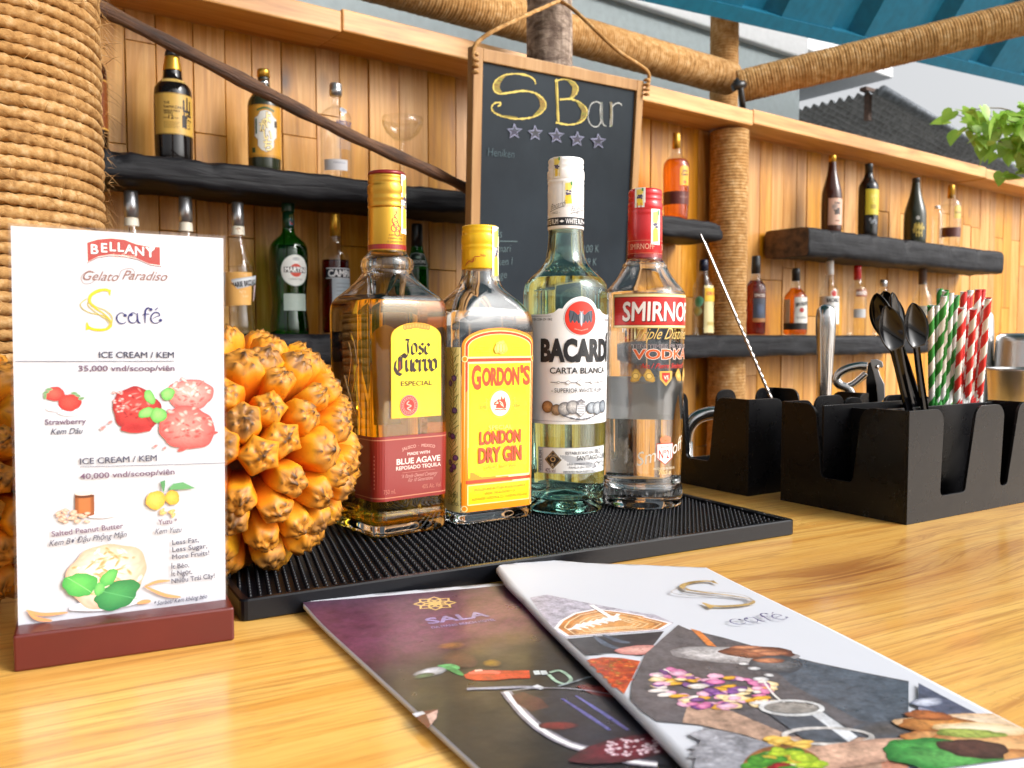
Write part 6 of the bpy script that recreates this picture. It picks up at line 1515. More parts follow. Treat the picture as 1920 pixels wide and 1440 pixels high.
def p12_(a, b):
    a.rect(-4*b.mm, b.z(606), 26*b.mm, b.z(558), hx('#dad7d0')); a.ell(10*b.mm, b.z(582), 4.5*b.mm, 4.5*b.mm, hx('#a8281f'), 16); a.text('JIM BEAM', 11*b.mm, b.z(574), 7*b.mm, hx('#26221f'), 26*b.mm, bold=.03, rot=.1)
    a.text('BOURBON', 11*b.mm, b.z(598), 4*b.mm, hx('#4a4a4a'), 20*b.mm); a.rect(-30*b.mm, b.z(618), 30*b.mm, b.z(606), hx('#1f1814')); a.rect(-30*b.mm, b.z(606), -12*b.mm, b.z(562), hx('#c9b49a'))
sbt('amber bourbon bottle with a white square label and black cap', 1491, ZL0, [(627, 22), (566, 22), (556, 21), (548, 15), (540, 9), (530, 7.4), (524, 7.2)], M['tclear'], (M['lamber'], 540), (('cap', [(527, 7.6), (505, 7.2), (503, 6.4), (503, .3)], M['bcap']), ), .1, (('label', p12_, A_),))
def p13_(a, b):
    a.rect(-28*b.mm, b.z(608), 28*b.mm, b.z(556), hx('#dcdcda')); a.ell(6*b.mm, b.z(551), 6*b.mm, 6.5*b.mm, hx('#dcdcda'), 18); a.ell(6*b.mm, b.z(551), 5*b.mm, 5.5*b.mm, hx('#b8322c'), 18); a.text('BACARDI', 6*b.mm, b.z(567), 7*b.mm, hx('#1c1c20'), 26*b.mm, bold=.05); a.rect(-6*b.mm, b.z(576), 18*b.mm, b.z(574.6), hx('#8a8a90'))
sbt('slim clear rum bottle with white cap and white label behind the muddler', 1554, ZL0, [(628, 17.5), (552, 17.6), (543, 16.5), (536, 11), (528, 8), (512, 7)], M['tclear'], (M['lclear'], 548), (('cap', [(515, 7.4), (492, 7.2), (488, 6.8), (488, .3)], M['wcap']),), .15, (('label', p13_, A_),))
def p14_(a, b):
    a.rect(-4*b.mm, b.z(557), 22*b.mm, b.z(543), hx('#8a4a2a')); a.text('SMIRNOFF', 8*b.mm, b.z(553.5), 6*b.mm, hx('#e0d4cc'), 24*b.mm, bold=.03); a.rect(-8*b.mm, b.z(596), 16*b.mm, b.z(580), hx('#a8a8aa'))
sbt('clear vodka bottle with a red cap and small red band on the lower shelf', 1606, ZL0, [(628, 17.5), (550, 17.8), (540, 16), (533, 10), (526, 7.4), (520, 6.8)], M['tclear'], (M['lclear'], 546), (('cap', [(525, 7), (502, 6.8), (498, 6.4), (498, .3)], M['rcap']),), .15, (('label', p14_, A_),))
sbt('short clear vodka bottle with a steel cap behind the black spoons', 1655, ZL0, [(628, 18), (568, 18.2), (556, 17), (548, 10), (544, 6.5), (536, 6)], M['tclear'], (M['lclear'], 566), (('cap', [(537, 6.6), (525, 6.4), (524, .3)], M['scap']),), .15, (('label', lambda a, b: (a.text('ABSOLUT', 8*b.mm, b.z(580), 6*b.mm, hx('#2a3a7a'), 24*b.mm, bold=.04), a.text('VODKA', 8*b.mm, b.z(588), 5*b.mm, hx('#2a3a7a'), 18*b.mm, bold=.02)), A_),))
sbt('clear vodka bottle with a grey neck between the spoons and the straws', 1728, ZL0, [(628, 17.5), (566, 17.8), (552, 15), (540, 9), (528, 7.2)], M['tclear'], (M['lclear'], 560), (('cap', [(533, 7.4), (506, 7), (502, 6.6), (502, .3)], M['iron']),), .15, (('label', lambda a, b: (a.rect(-8*b.mm, b.z(592), 24*b.mm, b.z(574), hx('#a8a496')), a.text('GREY', 10*b.mm, b.z(586), 5*b.mm, hx('#2a2a2a'), 14*b.mm)), A_),))
# short floating shelf
def p15_(a, b):
    a.rect(-8*b.mm, b.z(424), 28*b.mm, b.z(374), hx('#c99a84')); a.rect(-7*b.mm, b.z(422), 26*b.mm, b.z(376), hx('#cda692')); a.text('福', 8*b.mm, b.z(402), 17*b.mm, hx('#3a3230'), 13*b.mm, bold=.04); a.blob(4*b.mm, b.z(390), 6*b.mm, 6*b.mm, hx('#8a7a74'), hx('#b8988a'), 16, 3, 2); a.rect(5*b.mm, b.z(417), 14*b.mm, b.z(415), hx('#7a4a3a'))
sbt('tall brown sake bottle with a pale pink label, first on the short shelf', 1555, ZU1, [(428, 18.5), (372, 18.8), (356, 17), (338, 12), (320, 8), (300, 6.6)], M['mbrown'], None, (('cap', [(304, 7), (294, 7), (291, 6.2), (291, .3)], M['goldcap']),), .12, (('label', p15_, A_),))
def p16_(a, b):
    a.rect(-7*b.mm, b.z(405), 24*b.mm, b.z(357), hx('#b8a81e')); a.rect(-6*b.mm, b.z(403), 22*b.mm, b.z(359), hx('#c9b82a')); a.text('梅', 9*b.mm, b.z(380), 11*b.mm, hx('#d9c85a'), bold=.03); a.rect(2*b.mm, b.z(394), 14*b.mm, b.z(386), hx('#a8901e'))
    for i in range(5): a.blob((2+i*3)*b.mm, b.z(414+(i*5) % 7), 3*b.mm, 4*b.mm, hx('#8a8f96'), hx('#2a2c30'), 12, 2, i)
sbt('glossy black wine shaped bottle with a yellow green label on the short shelf', 1623, ZU1, [(434, 18), (358, 18.4), (346, 17), (338, 11), (330, 7.6), (322, 7)], M['tdark'], None, (('cap', [(328, 7.3), (312, 7), (309, 7.4), (307, 6.4), (307, .3)], M['bcap']),), .12, (('label', p16_, A_),))
def p17_(a, b):
    g_ = hx('#b8a04a'); a.ell(3*b.mm, b.z(411), 3.6*b.mm, 3.6*b.mm, hx('#a8a8a4'), 14)
    rz = random.Random(3)
    for i in range(12): a.stroke([((x_+rz.uniform(-3, 3))*b.mm, b.z(424+rz.uniform(-4, 18))) for x_ in (-4+i*1.5, -2+i*1.6)], 3*b.mm, g_)
    for i in range(3): a.stroke([((0+i*5)*b.mm, b.z(420)), ((1+i*5)*b.mm, b.z(446))], 2*b.mm, g_)
sbt('dark olive sloping sake bottle with a gold emblem on the short shelf', 1711, ZU1, [(447, 20), (408, 20), (394, 18.5), (376, 13), (358, 8.4), (342, 6.8)], M['tolive'], None, (('cap', [(348, 7), (338, 6.8), (336, 7.4), (334, 6.6), (334, .3)], M['bcap']),), .1, (('emblem', p17_, A_),))
sbt('narrow clear bottle half hidden behind the last bottle on the short shelf', 1752, ZU1, [(450, 9), (404, 9), (398, 7), (392, 5), (388, 4.6)], M['tclear'], (M['lclear'], 410), (('cap', [(391, 5), (386, 4.6), (386, .3)], M['wcap']),))
def p18_(a, b):
    n_ = 14; cx_ = 12*b.mm; l = 8*b.mm
    a.poly([(cx_-l, b.z(412)), (cx_+l, b.z(412))]+[(cx_+l*math.cos(math.pi*i/n_), b.z(392)+5*b.mm*math.sin(math.pi*i/n_)) for i in range(n_+1)], hx('#c9a84a')); a.text('Jose Cuervo', cx_, b.z(402), 4*b.mm, hx('#5a4a20'), 13*b.mm, bold=.03)
    a.rect(-30*b.mm, b.z(446), 30*b.mm, b.z(428), hx('#5a2a22'))
sbt('clear tequila bottle with gold cap and dark red lower label, last on the short shelf', 1777, ZU1, [(452, 17.5), (392, 18.5), (380, 17), (372, 10), (366, 6.5)], M['tclear'], (M['lclear'], 384), (('cap', [(372, 6.4), (350, 6), (347, 5.6), (347, .3)], M['goldcap']),), .12, (('label', p18_, M['artgloss']),))

# ================================================================== bar caddies and what stands in them
CAO = R_(-4.4)
def face_uv(o, ang, px, py, left=False):
    n_ = np.array([math.sin(ang), -math.cos(ang), 0]) if not left else np.array([-math.cos(ang), -math.sin(ang), 0])
    d = ray(px, py); t_ = ((o-CAM)@n_)/(d@n_); p = CAM+d*t_-o
    t2 = np.array([math.cos(ang), math.sin(ang), 0]) if not left else np.array([-math.sin(ang), math.cos(ang), 0])
    return float(p@t2), float(p[2])
C2 = atz(1700, 985, 0); C2[2] = 0; CH = .1005
LX = .198; LY = .139
def panel_outline(Ln, H, slots, rt=.013, rb_=.005):
    def corner(cx, cy, r, a0, a1, n=6): return [(cx+r*math.cos(R_(a0+(a1-a0)*i/n)), cy+r*math.sin(R_(a0+(a1-a0)*i/n))) for i in range(n+1)]
    pts = [(0, 0), (Ln, 0)]
    x = Ln; first = True
    for (s0b, s1b, s0t, s1t, zb) in sorted(slots, key=lambda q: -q[1]):
        pts += ([(Ln, H)] if first else corner(x-rt*.9, H-rt, rt, 0+6, 90)) 
        first = False
        pts += corner(s1t+rt, H-rt, rt, 90, 176)
        pts += corner(s1b-rb_, zb+rb_, rb_, 0, -90)
        pts += corner(s0b+rb_, zb+rb_, rb_, -90, -180)
        x = s0t
    pts += corner(x-rt, H-rt, rt, 4, 90)+[(0, H)]
    return pts
def caddy(label, o):
    cd = thing('bar_caddy', label, 'bar caddy', (o[0], o[1], 0), CAO, 'black bar caddies on the counter')
    T = .0028
    def wall(M_, Ln, slots, nm='side_panel'):
        m = MB(); m.prism(panel_outline(Ln, CH, slots), 0, T, M=M_); return m.build(nm, M['plastic'], cd, bevel=.0011, seg=3)
    sA = (.050, .091, .053, .104, .021); sB = (.150, .164, .153, .179, .021)
    wall(Matrix.Identity(4), LX, [sA, sB])
    wall(Matrix.Translation((0, LY-T, 0)), LX, [(.05, .09, .046, .094, .021), (.13, .16, .126, .164, .021)])
    ML = Matrix(((0, 1, 0, 0), (1, 0, 0, T+.0002), (0, 0, 1, 0), (0, 0, 0, 1)))
    wall(ML, LY-2*T-.0004, [(.052, .088, .046, .094, .03)])
    wall(Matrix.Translation((LX-T, 0, 0)) @ ML, LY-2*T-.0004, [(.052, .088, .046, .094, .03)])
    m = MB(); m.box((LX/2, LY/2, .0018), (LX/2-T-.0002, LY/2-T-.0002, .0016)); m.build('floor_plate', M['plastic'], cd)
    for y_, h_ in ((.034, CH-.003), (.092, CH-.003)):
        m = MB(); m.box((LX/2, y_, h_/2+.0036), (LX/2-T-.0004, .0012, h_/2-.002)); m.build('divider', M['plastic'], cd, bevel=.0004)
    for x_ in (.046, .125):
        m = MB(); m.box((x_, (.0352+.0908)/2, .05), (.0012, (.0908-.0352)/2-.0002, .0455)); m.build('divider', M['plastic'], cd, bevel=.0004)
    return cd
cd2 = caddy('front black plastic bar caddy with slotted sides, holding spoons and straws', C2)
C1 = atz(1402, 931, 0)
c1o = dup(cd2, (C1[0]+.0, C1[1], 0), CAO, 'rear black plastic bar caddy holding the steel muddler and bar spoon')
for o in list(c1o.children):                    # the rear one has no partitions: one sees the wall through it
    if o.name.startswith('divider'): bpy.data.objects.remove(o)
# muddler
p = atz(1546, 728, .1); m = MB()
foot = Vector((p[0], p[1], .0042)); mm_ = depth_of(p)/FPX
tz = zat(np.array([p[0], p[1], 0]), 571)-.0042
m.lathe([(.0068, 0), (.0075, .002), (.0082, tz*.4), (.0106, tz*.72), (.0122, tz*.84), (.0124, tz*.92), (.0112, tz*.965), (.0078, tz*.99), (.004, tz), (.0002, tz)], 32)
o = m.build('muddler', M['steel'], loc=foot); tag(o, 'thick polished steel muddler standing upright in the rear caddy', 'muddler')
# twisted bar spoon
top = atd(1313, 437, 1.02); bot = atz(1442, 738, .1); bot = bot+(bot-top)*.55
d_ = Vector(bot-top); Ls = d_.length; q = d_.to_track_quat('Z', 'Y').to_matrix().to_4x4(); q.translation = Vector(top)
m = MB(); rs = []
for i in range(170):
    z = Ls*i/169; tw_a = 0 if z < Ls*.33 else (z-Ls*.33)/.0085*math.pi*.5; sq = .0015
    fl = 1.0 if z > .012 else .6+.4*z/.012
    rs.append([((sq*(1.32 if k % 2 == 0 else .72))*fl*math.cos(k*math.pi/4+tw_a), (sq*(1.32 if k % 2 == 0 else .72))*fl*math.sin(k*math.pi/4+tw_a)*(1 if z > .01 else .7), z) for k in range(8)])
m.rings(rs); o = m.build('bar_spoon', M['dsteel']); o.matrix_world = q; tag(o, 'long twisted steel bar spoon leaning left out of the rear caddy', 'bar spoon')
# waiter's corkscrew
p = atz(1622, 735, .1); mk = depth_of(p)/FPX
bx_ = Matrix.Translation((p[0], p[1], 0)) @ Matrix.Rotation(-math.atan2(p[0], p[1]), 4, 'Z')
cs = thing('corkscrew', "chrome waiter's corkscrew with a looped handle standing in the rear caddy", 'corkscrew', mat=bx_)
zk = lambda y: zat(np.array([p[0], p[1], 0]), y); Q = lambda x, y: (1240+x/2.666, 460+y/2.666)
def cp(x, y, dy=0): X, Y = Q(x, y); return ((X-1622)*mk, dy, zk(Y))
m = MB(); loop = catmull([cp(*a_) for a_ in ((1026, 606), (990, 604), (940, 616), (900, 640), (882, 672), (900, 700), (935, 716), (955, 745), (965, 800))], 6)
m.tube(loop, [.0036]*len(loop), 10, flat=1.5); lp2 = catmull([cp(*a_) for a_ in ((1022, 640), (1000, 662), (970, 690), (940, 706), (925, 700))], 6); m.tube(lp2, [.0028]*len(lp2), 8, flat=1.4); m.build('loop_handle', M['steel'], cs)
m = MB(); m.prism([(cp(*a_)[0], cp(*a_)[2]) for a_ in ((1040, 572), (1068, 568), (1094, 580), (1100, 604), (1092, 612), (1084, 606), (1078, 622), (1086, 650), (1106, 690), (1110, 760), (1080, 800), (1070, 700), (1056, 640), (1044, 600))], -.005, .001); m.build('lever', M['scap'], cs, bevel=.0006)
m = MB(); m.prism([(cp(*a_)[0], cp(*a_)[2]) for a_ in ((1030, 590), (1046, 580), (1062, 640), (1076, 700), (1080, 820), (1026, 820), (1022, 680))], .0015, .009); m.build('knife_body', M['gplastic'], cs, bevel=.001)
m = MB(); c_ = cp(1070, 606); m.tube([(c_[0], -.0065, c_[2]), (c_[0], .0095, c_[2])], .0022, 12); m.build('pivot_pin', M['dsteel'], cs)
# black spoons
spm = None
def make_spoon():
    r_ = thing('plastic_spoon', 'x', 'spoon', (0, 0, 0)); m = MB(); rs = []
    for i in range(26):                                     # bowl, open to -y, along +z from the neck
        t_ = i/25; w = .0128*math.sin(math.pi*min(1, .10+t_*.9))**.62*(1-.10*t_); z = .128+.042*t_; dp = .0062*math.sin(math.pi*t_)**.7
        rs.append([(w*u, dp*(1-u*u)*1.0-.0004, z) for u in np.linspace(-1, 1, 11)]+[(w*u*.96, dp*(1-u*u)+.0009, z) for u in np.linspace(1, -1, 11)])
    m.rings(rs); m.build('bowl', M['gplastic'], r_)
    m = MB(); hs = []
    for i in range(20):
        t_ = i/19; w = .0030+.0014*(1-t_); z = .132*t_; y_ = .004*math.sin(t_*2.6)
        hs.append([(-w, y_+.0016, z), (-w*.75, y_-.0002, z), (-w*.3, y_+.0010, z), (w*.3, y_+.0010, z), (w*.75, y_-.0002, z), (w, y_+.0016, z), (w, y_+.0024, z), (-w, y_+.0024, z)])
    m.rings(hs, 0, False); m.build('handle', M['gplastic'], r_); return r_
sp0 = make_spoon()
SPN = (((1698, 778), (1652, 588), .80, -.95), ((1712, 776), (1671, 612), .775, .1), ((1724, 775), (1682, 586), .81, .85), ((1728, 775), (1668, 582), .83, -.35), ((1742, 775), (1717, 607), .79, .18))
SLAB = ('black plastic spoon turned sideways, leftmost of the bunch in the front caddy', 'black plastic spoon facing forward in the middle of the leaning bunch', 'black plastic spoon seen edge on behind the middle one', 'black plastic spoon peeping over the back of the bunch', 'black plastic spoon standing alone nearest the green straws')
for i, ((bx, by), (tx, ty), Z, rz) in enumerate(SPN):
    o = sp0 if i == 0 else dup(sp0, (0, 0, 0), 0)
    t3, b3 = Vector(atd(tx, ty, Z)), Vector(atd(bx, by, Z+.02)); d_ = (t3-b3).normalized()
    side = Vector(RT); side = (side-d_*side.dot(d_)).normalized(); yv = d_.cross(side)
    mt = Matrix((side, yv, d_)).transposed().to_4x4() @ Matrix.Rotation(rz, 4, 'Z'); o.matrix_world = Matrix.Translation(t3-d_*.150) @ mt
    tag(o, SLAB[i], 'spoon', 'black plastic spoons in the front caddy')
# straws
def straw_mesh(col, Ln=.199, r=.0034):
    m = MB(); K, N = 12, 46; rs, tw_ = [], 2*math.pi*Ln/.028
    for i in range(N+1):
        rs.append([(r*math.cos(2*math.pi*j/K+tw_*i/N), r*math.sin(2*math.pi*j/K+tw_*i/N), Ln*i/N) for j in range(K)])
    for i in range(N+1): rs.append([(r*.86*math.cos(2*math.pi*j/K+tw_*(N-i)/N), r*.86*math.sin(2*math.pi*j/K+tw_*(N-i)/N), Ln*(N-i)/N) for j in range(K)])
    m.rings(rs, 0, True, (False, False)); nf = len(m.f)
    m.m = [0 if (f % K) < 6 else 1 for f in range(nf)]
    return m.build('paper_straw', [col, M['strawwhite']], link=False, fixn=False)
M['strawwhite'] = plain('straw_white', (.8, .79, .76), .6); sg = straw_mesh(plain('straw_green', hx('#2f8a34'), .6)); sr = straw_mesh(plain('straw_red', hx('#d42a26'), .6))
GT = ((1346, 302, 1352), (1376, 300, 1370), (1392, 218, 1388), (1420, 226, 1404), (1446, 238, 1422), (1476, 250, 1440), (1412, 250, 1378))
RD = ((1500, 316, 1478), (1512, 232, 1490), (1545, 226, 1508), (1560, 318, 1530), (1584, 220, 1545), (1606, 222, 1562), (1634, 264, 1588), (1618, 300, 1575), (1530, 250, 1520))
rs_ = random.Random(8)
for k, (lst, me, lab, grp) in enumerate(((GT, sg, 'green and white spiral striped paper straw in the front caddy, left bunch', 'green striped paper straws'), (RD, sr, 'red and white spiral striped paper straw in the front caddy, right bunch', 'red striped paper straws'))):
    for i, (tx, ty, bx) in enumerate(lst):
        o = bpy.data.objects.new('paper_straw', me.data); COL.objects.link(o)
        T3 = Vector(atd(*Q(tx, ty), .86+.022*(i % 3)-.02)); B3 = Vector(atz(Q(bx, 0)[0], 752, .1)); B3 += (B3-T3).normalized()*.05
        d_ = (T3-B3).normalized(); mt = d_.to_track_quat('Z', 'Y').to_matrix().to_4x4() @ Matrix.Rotation(rs_.uniform(0, 6.28), 4, 'Z')
        o.matrix_world = Matrix.Translation(T3-d_*.199) @ mt; tag(o, lab, 'straw', grp)
for q in (sg, sr): bpy.data.objects.remove(q)
# shaker tins
M['tinsteel'] = plain('tin_steel', (.72, .71, .7), .3, 1.0, bump=(200, .03, .001))
def tin(px, ytop, depth, r0, r1, label, inv):
    c = atd(px, ytop, depth); h = c[2]; prof = []
    if inv: prof = [(r1, 0), (r1, .003), (r1-.001, .004), (r0+.001, h*.93), (r0, h*.97), (r0-.003, h-.0015), (r0-.006, h), (r0-.010, h-.0015), (.0002, h-.0012)]
    else: prof = [(r0-.004, 0), (r0, .003), (r1, h-.004), (r1+.0009, h-.002), (r1+.0006, h), (r1-.0006, h), (r1-.0014, h-.006), (r0-.002, .004), (.0002, .0035)]
    m = MB(); m.lathe(prof, 56, caps=(not inv, False) if not inv else (False, False)); o = m.build('shaker_tin', M['tinsteel'], loc=(c[0], c[1], 0), fixn=False)
    tag(o, label, 'shaker tin', 'steel shaker tins')
tin(1921, 690, 1.0, .030, .0385, 'bright steel shaker tin standing upright at the right edge', False)
tin(1929, 625, 1.16, .038, .046, 'tall dark steel shaker tin upside down behind the bright one', True)
tin(1826, 583, 1.2, .024, .032, 'slim steel shaker tin mostly hidden behind the striped straws', True)
# tap spout seen through the rear caddy
tp = thing('bar_tap', 'curved chrome tap spout glimpsed through the opening of the rear caddy', 'tap', tuple(atd(1283, 900, 1.12)*np.array([1, 1, 0])))
m = MB(); ax = Vector((RT[0], RT[1], 0)); zt = lambda y, dp=1.12: CAM[2]+(632-y)/FPX*dp
m.tube([(0, 0, 0.0), (0, 0, zt(850))]+catmull([tuple(ax*x_+Vector((0, 0, zt(y_)))) for x_, y_ in ((0, 835), (.003, 806), (.012, 786), (.026, 776), (.042, 774), (.056, 784), (.06, 815))], 6), .0088, 16); m.build('spout', M['steel'], tp)
m = MB(); m.lathe([(.018, 0), (.018, .006), (.011, .012), (.0105, .03)], 24); m.build('tap_base', M['steel'], tp)

# ================================================================== the two printed menus
Z1 = lambda x, y: (540+x/2.743, 1040+y/2.743)
Z2 = lambda x, y: (1100+x/2.341, 1040+y/2.341)
def sheet(name, label, o, ang, outline, zf, th, mat):
    s = thing(name, label, 'menu', (o[0], o[1], 0), ang, 'printed menus on the counter')
    pts = [tuple(p) for p in outline]; m = MB(); n = len(pts)
    bmx = bmesh.new(); vs = [bmx.verts.new((x, y, 0)) for x, y in pts]; bmx.faces.new(vs)
    xs = [p[0] for p in pts]; ys = [p[1] for p in pts]
    for axis, vals in ((0, xs), (1, ys)):
        v = min(vals)+.006
        while v < max(vals):
            no = (1, 0, 0) if axis == 0 else (0, 1, 0); bmesh.ops.bisect_plane(bmx, geom=bmx.verts[:]+bmx.edges[:]+bmx.faces[:], plane_co=(v, 0, 0) if axis == 0 else (0, v, 0), plane_no=no); v += .006
    bmx.verts.index_update(); V0 = [(v.co.x, v.co.y) for v in bmx.verts]; F0 = [tuple(v.index for v in f.verts) for f in bmx.faces]; bmx.free()
    m.add([(x, y, zf(x, y)) for x, y in V0], F0, 0, True)
    ob = m.build('cover_sheet', mat, s, fixn=False)
    bm_ = bmesh.new(); bm_.from_mesh(ob.data); bmesh.ops.recalc_face_normals(bm_, faces=bm_.faces)
    if bm_.faces[0].normal.z < 0: bmesh.ops.reverse_faces(bm_, faces=bm_.faces)
    bm_.to_mesh(ob.data); bm_.free()
    md = ob.modifiers.new('thick', 'SOLIDIFY'); md.thickness = th; md.offset = -1
    return s
def loc_on(o, ang, z):
    def f(px, py):
        p = atz(px, py, z)-o; return (p[0]*math.cos(ang)+p[1]*math.sin(ang), -p[0]*math.sin(ang)+p[1]*math.cos(ang))
    return f
# purple hotel menu, lower one
zb = .0042; o1 = atz(565, 1137, zb); e1 = atz(895, 1440, zb)-o1; ang1 = math.atan2(e1[1], e1[0])+math.pi/2
F1 = loc_on(o1, ang1, zb); tr_ = F1(1010, 1094); wdt = tr_[0]
zf1 = lambda x, y: .0042+.0016*math.exp(-((x)/.03)**2-((y)/.03)**2)+.0008*math.exp(-(y/.02)**2)
out1 = [(0.002, -.001), F1(600, 1128), F1(660, 1118), F1(720, 1114), F1(860, 1101), F1(923, 1095), tr_, (tr_[0], -.30), (0, -.30), (0, -.004)]
sh1 = sheet('hotel_menu', 'worn purple and black menu with a gold flower crest, lying half under the white one', o1, ang1, out1, zf1, .0024, M['paper'])
a = Art(1.1e-5); G1 = lambda x, y: F1(*Z1(x, y)); PL = lambda l: [G1(*p) for p in l]
cols = ['#472a40', '#5a3049', '#633450', '#5c3049', '#3f2534', '#26222a', '#1a1c22', '#17191f', '#16181d', '#14161b']
ys_ = [0.0]+[G1(620, y_)[1] for y_ in (330, 400, 470, 540, 590, 650, 720, 860)]+[-.2985]
a.grad([[(tr_[0]*.004, y_-.0008+(tr_[1]*.0)), (tr_[0]*.3, y_-.0008+tr_[1]*.2*(y_ == 0)), (tr_[0]*.7, y_-.0008+tr_[1]*.6*(y_ == 0)), (tr_[0]*.996, y_-.0008+tr_[1]*.9*(y_ == 0))] for y_ in ys_], [[hx(c), hx(c, 1.12), hx(c, 1.12), hx(c, .92)] for c in cols])
gold, lil = hx('#d9b872'), hx('#8f83b4')
cL = G1(755, 252); ux = np.array([1.0, 0]); 
for i in range(8):
    q = 2*math.pi*i/8+.39; c_, s_ = math.cos(q), math.sin(q); R0_ = .0125
    pet = [(0.0, 0), (.35, .3), (.72, .24), (1.0, 0), (.72, -.24), (.35, -.3), (0, 0)]
    a.stroke([(cL[0]+R0_*(x*c_-y*s_), cL[1]+R0_*(x*s_+y*c_)) for x, y in pet], .0016, gold)
a.ring(cL[0], cL[1], .0034, .0034, .0013, gold, 20)
t1, t2 = G1(725, 345), G1(1040, 305); tc_ = G1(880, 335); tw = math.hypot(t2[0]-t1[0], t2[1]-t1[1]); ro = math.atan2(t2[1]-t1[1], t2[0]-t1[0])
a.text('SALA', tc_[0], tc_[1]-.001, .0098, lil, tw, bold=.03, rot=ro); b1 = G1(905, 358); a.text('DA NANG BEACH HOTEL', b1[0], b1[1]-.001, .0034, lil, tw*1.02, bold=.02, rot=ro)
bl_ = lambda x, y, rx, ry, c0, c1, **k: a.blob(*G1(x, y), rx*1e-3, ry*1e-3, hx(c0), hx(c1), **k)
bl_(840, 470, 8, 5, '#8a5a2c', '#5a3040', edge=hx('#5a3048'), rot=-.3); bl_(1050, 560, 5, 5, '#8a6a1a', '#33232a', edge=hx('#2a222a')); bl_(880, 540, 9, 12, '#5a3a30', '#3a2630', edge=hx('#33262e'))
bl_(735, 605, 9, 5, '#c9ccd8', '#4a5060', seed=2); bl_(700, 625, 5, 3, '#3f6a50', '#2a302f', seed=3)
a.stroke(catmull(PL([(770, 572), (830, 585), (900, 625)]), 6), .0042, hx('#3f8a52'), taper=True); a.stroke(catmull(PL([(780, 575), (840, 572), (880, 590)]), 6), .0034, hx('#5aa86a'), taper=True)
P_ = PL([(905, 622), (960, 596), (1060, 598), (1150, 600), (1240, 598), (1245, 638), (1150, 640), (1060, 650), (960, 650), (915, 640)]); a.poly(P_, hx('#b3361f')); a.stroke(PL([(930, 612), (1050, 606), (1090, 612)]), .0045, hx('#d9685a'), taper=True); a.stroke(PL([(960, 600), (1000, 597)]), .002, hx('#e9c4bc'))
for x in (1275, 1312): a.stroke(PL([(x, 600), (x+10, 620)]), .003, hx('#c4ccd0'))
a.stroke(catmull(PL([(1345, 610), (1400, 600), (1455, 640), (1430, 668), (1380, 655), (1340, 620)]), 6), .0018, hx('#9ab8a4')); a.stroke(PL([(920, 694), (1060, 690), (1200, 684), (1310, 690)]), .0026, hx('#8a8fa4')); a.stroke(PL([(1270, 676), (1310, 694)]), .003, hx('#d0d4dc'))
a.poly(PL([(1480, 680), (1540, 668), (1640, 690), (1740, 745), (1680, 748), (1560, 720)]), hx('#6a1c1c')); a.stroke(catmull(PL([(1390, 680), (1480, 655), (1560, 632), (1640, 650), (1740, 740)]), 6), .0012, hx('#8a96a0'))
wg = catmull(PL([(1120, 708), (1160, 760), (1230, 840), (1330, 920), (1460, 985), (1600, 1020), (1750, 1065), (1900, 1085)]), 8); a.poly([G1(1120, 708), G1(1420, 700), G1(1740, 750), G1(1960, 900), G1(1960, 1090)]+[wg[i] for i in range(len(wg)-1, -1, -6)], hx('#20222c')); a.stroke(wg, .0052, hx('#7d7a88')); a.stroke(wg, .0024, hx('#e4e3e8')); a.stroke(catmull(PL([(1120, 708), (1300, 690), (1520, 700), (1740, 748), (1900, 860)]), 6), .0009, hx('#8a8c98'))
a.stroke(PL([(1180, 720), (1240, 760), (1300, 800)]), .012, hx('#4a2a2a'), taper=True)
for l in ([(1410, 745), (1540, 830), (1655, 908)], [(1480, 730), (1620, 820), (1750, 908)]): a.stroke(PL(l), .0022, hx('#5a5a9a'), taper=True)
bl_(1390, 885, 8, 4, '#8a2a2c', '#2c1c22', rot=-.5, seed=4); bl_(1760, 1000, 26, 9, '#6a1226', '#3a0e1a', rot=-.1, seed=5, spec=.4)
rz = random.Random(6)
a.inc = .12
for i in range(60): bl_(rz.uniform(1640, 1900), rz.uniform(955, 1040), rz.uniform(.5, 1.8), rz.uniform(.5, 1.5), '#e9dfe6', '#8a4058', n=10, rings=2, seed=i)
a.inc = 1.0
a.poly(PL([(640, 826), (700, 812), (770, 802), (762, 850), (720, 900), (680, 866)]), hx('#5a1c1a')); a.poly(PL([(640, 826), (690, 812), (708, 824), (660, 842)]), hx('#c4c8d4')); a.poly(PL([(712, 830), (772, 804), (762, 850), (735, 884)]), hx('#c4a09a'))
a.build('printed_cover', lambda u, v, w: (u, v, zf1(u, v)+.0001+w), M['photo'], sh1, cut=.006, cutv=.006, clip=[((tr_[0]*.998, 0), (1, 0))])

# white cafe menu, upper one
zw = .0092; o2 = atz(927, 1073, zw); e2 = atz(1240, 1390, zw)-o2; r2 = atz(1912, 1358, zw)-atz(1322, 1059, zw)
ang2 = (math.atan2(e2[1], e2[0])+math.atan2(r2[1], r2[0]))/2+math.pi/2
F2 = loc_on(o2, ang2, zw); tr2 = F2(1324, 1059)
zf2 = lambda x, y: .0088+.0030*math.exp(-((x)/.035)**2-((y)/.04)**2)-.0012*(1-math.exp(-max(0, x)/.08))+.0006*math.sin(x*40+y*25)
out2 = [(0.001, -.001), F2(938, 1066), F2(970, 1058), F2(1010, 1051), F2(1050, 1050), F2(1100, 1053), F2(1200, 1054), F2(1300, 1058), tr2, (tr2[0]+.002, -.30), (0, -.30), (.0, -.14), (.0012, -.06), (-.0006, -.03)]
sh2 = sheet('cafe_menu', 'white folded menu with food photographs lying over the purple one', o2, ang2, out2, zf2, .0026, M['paper'])
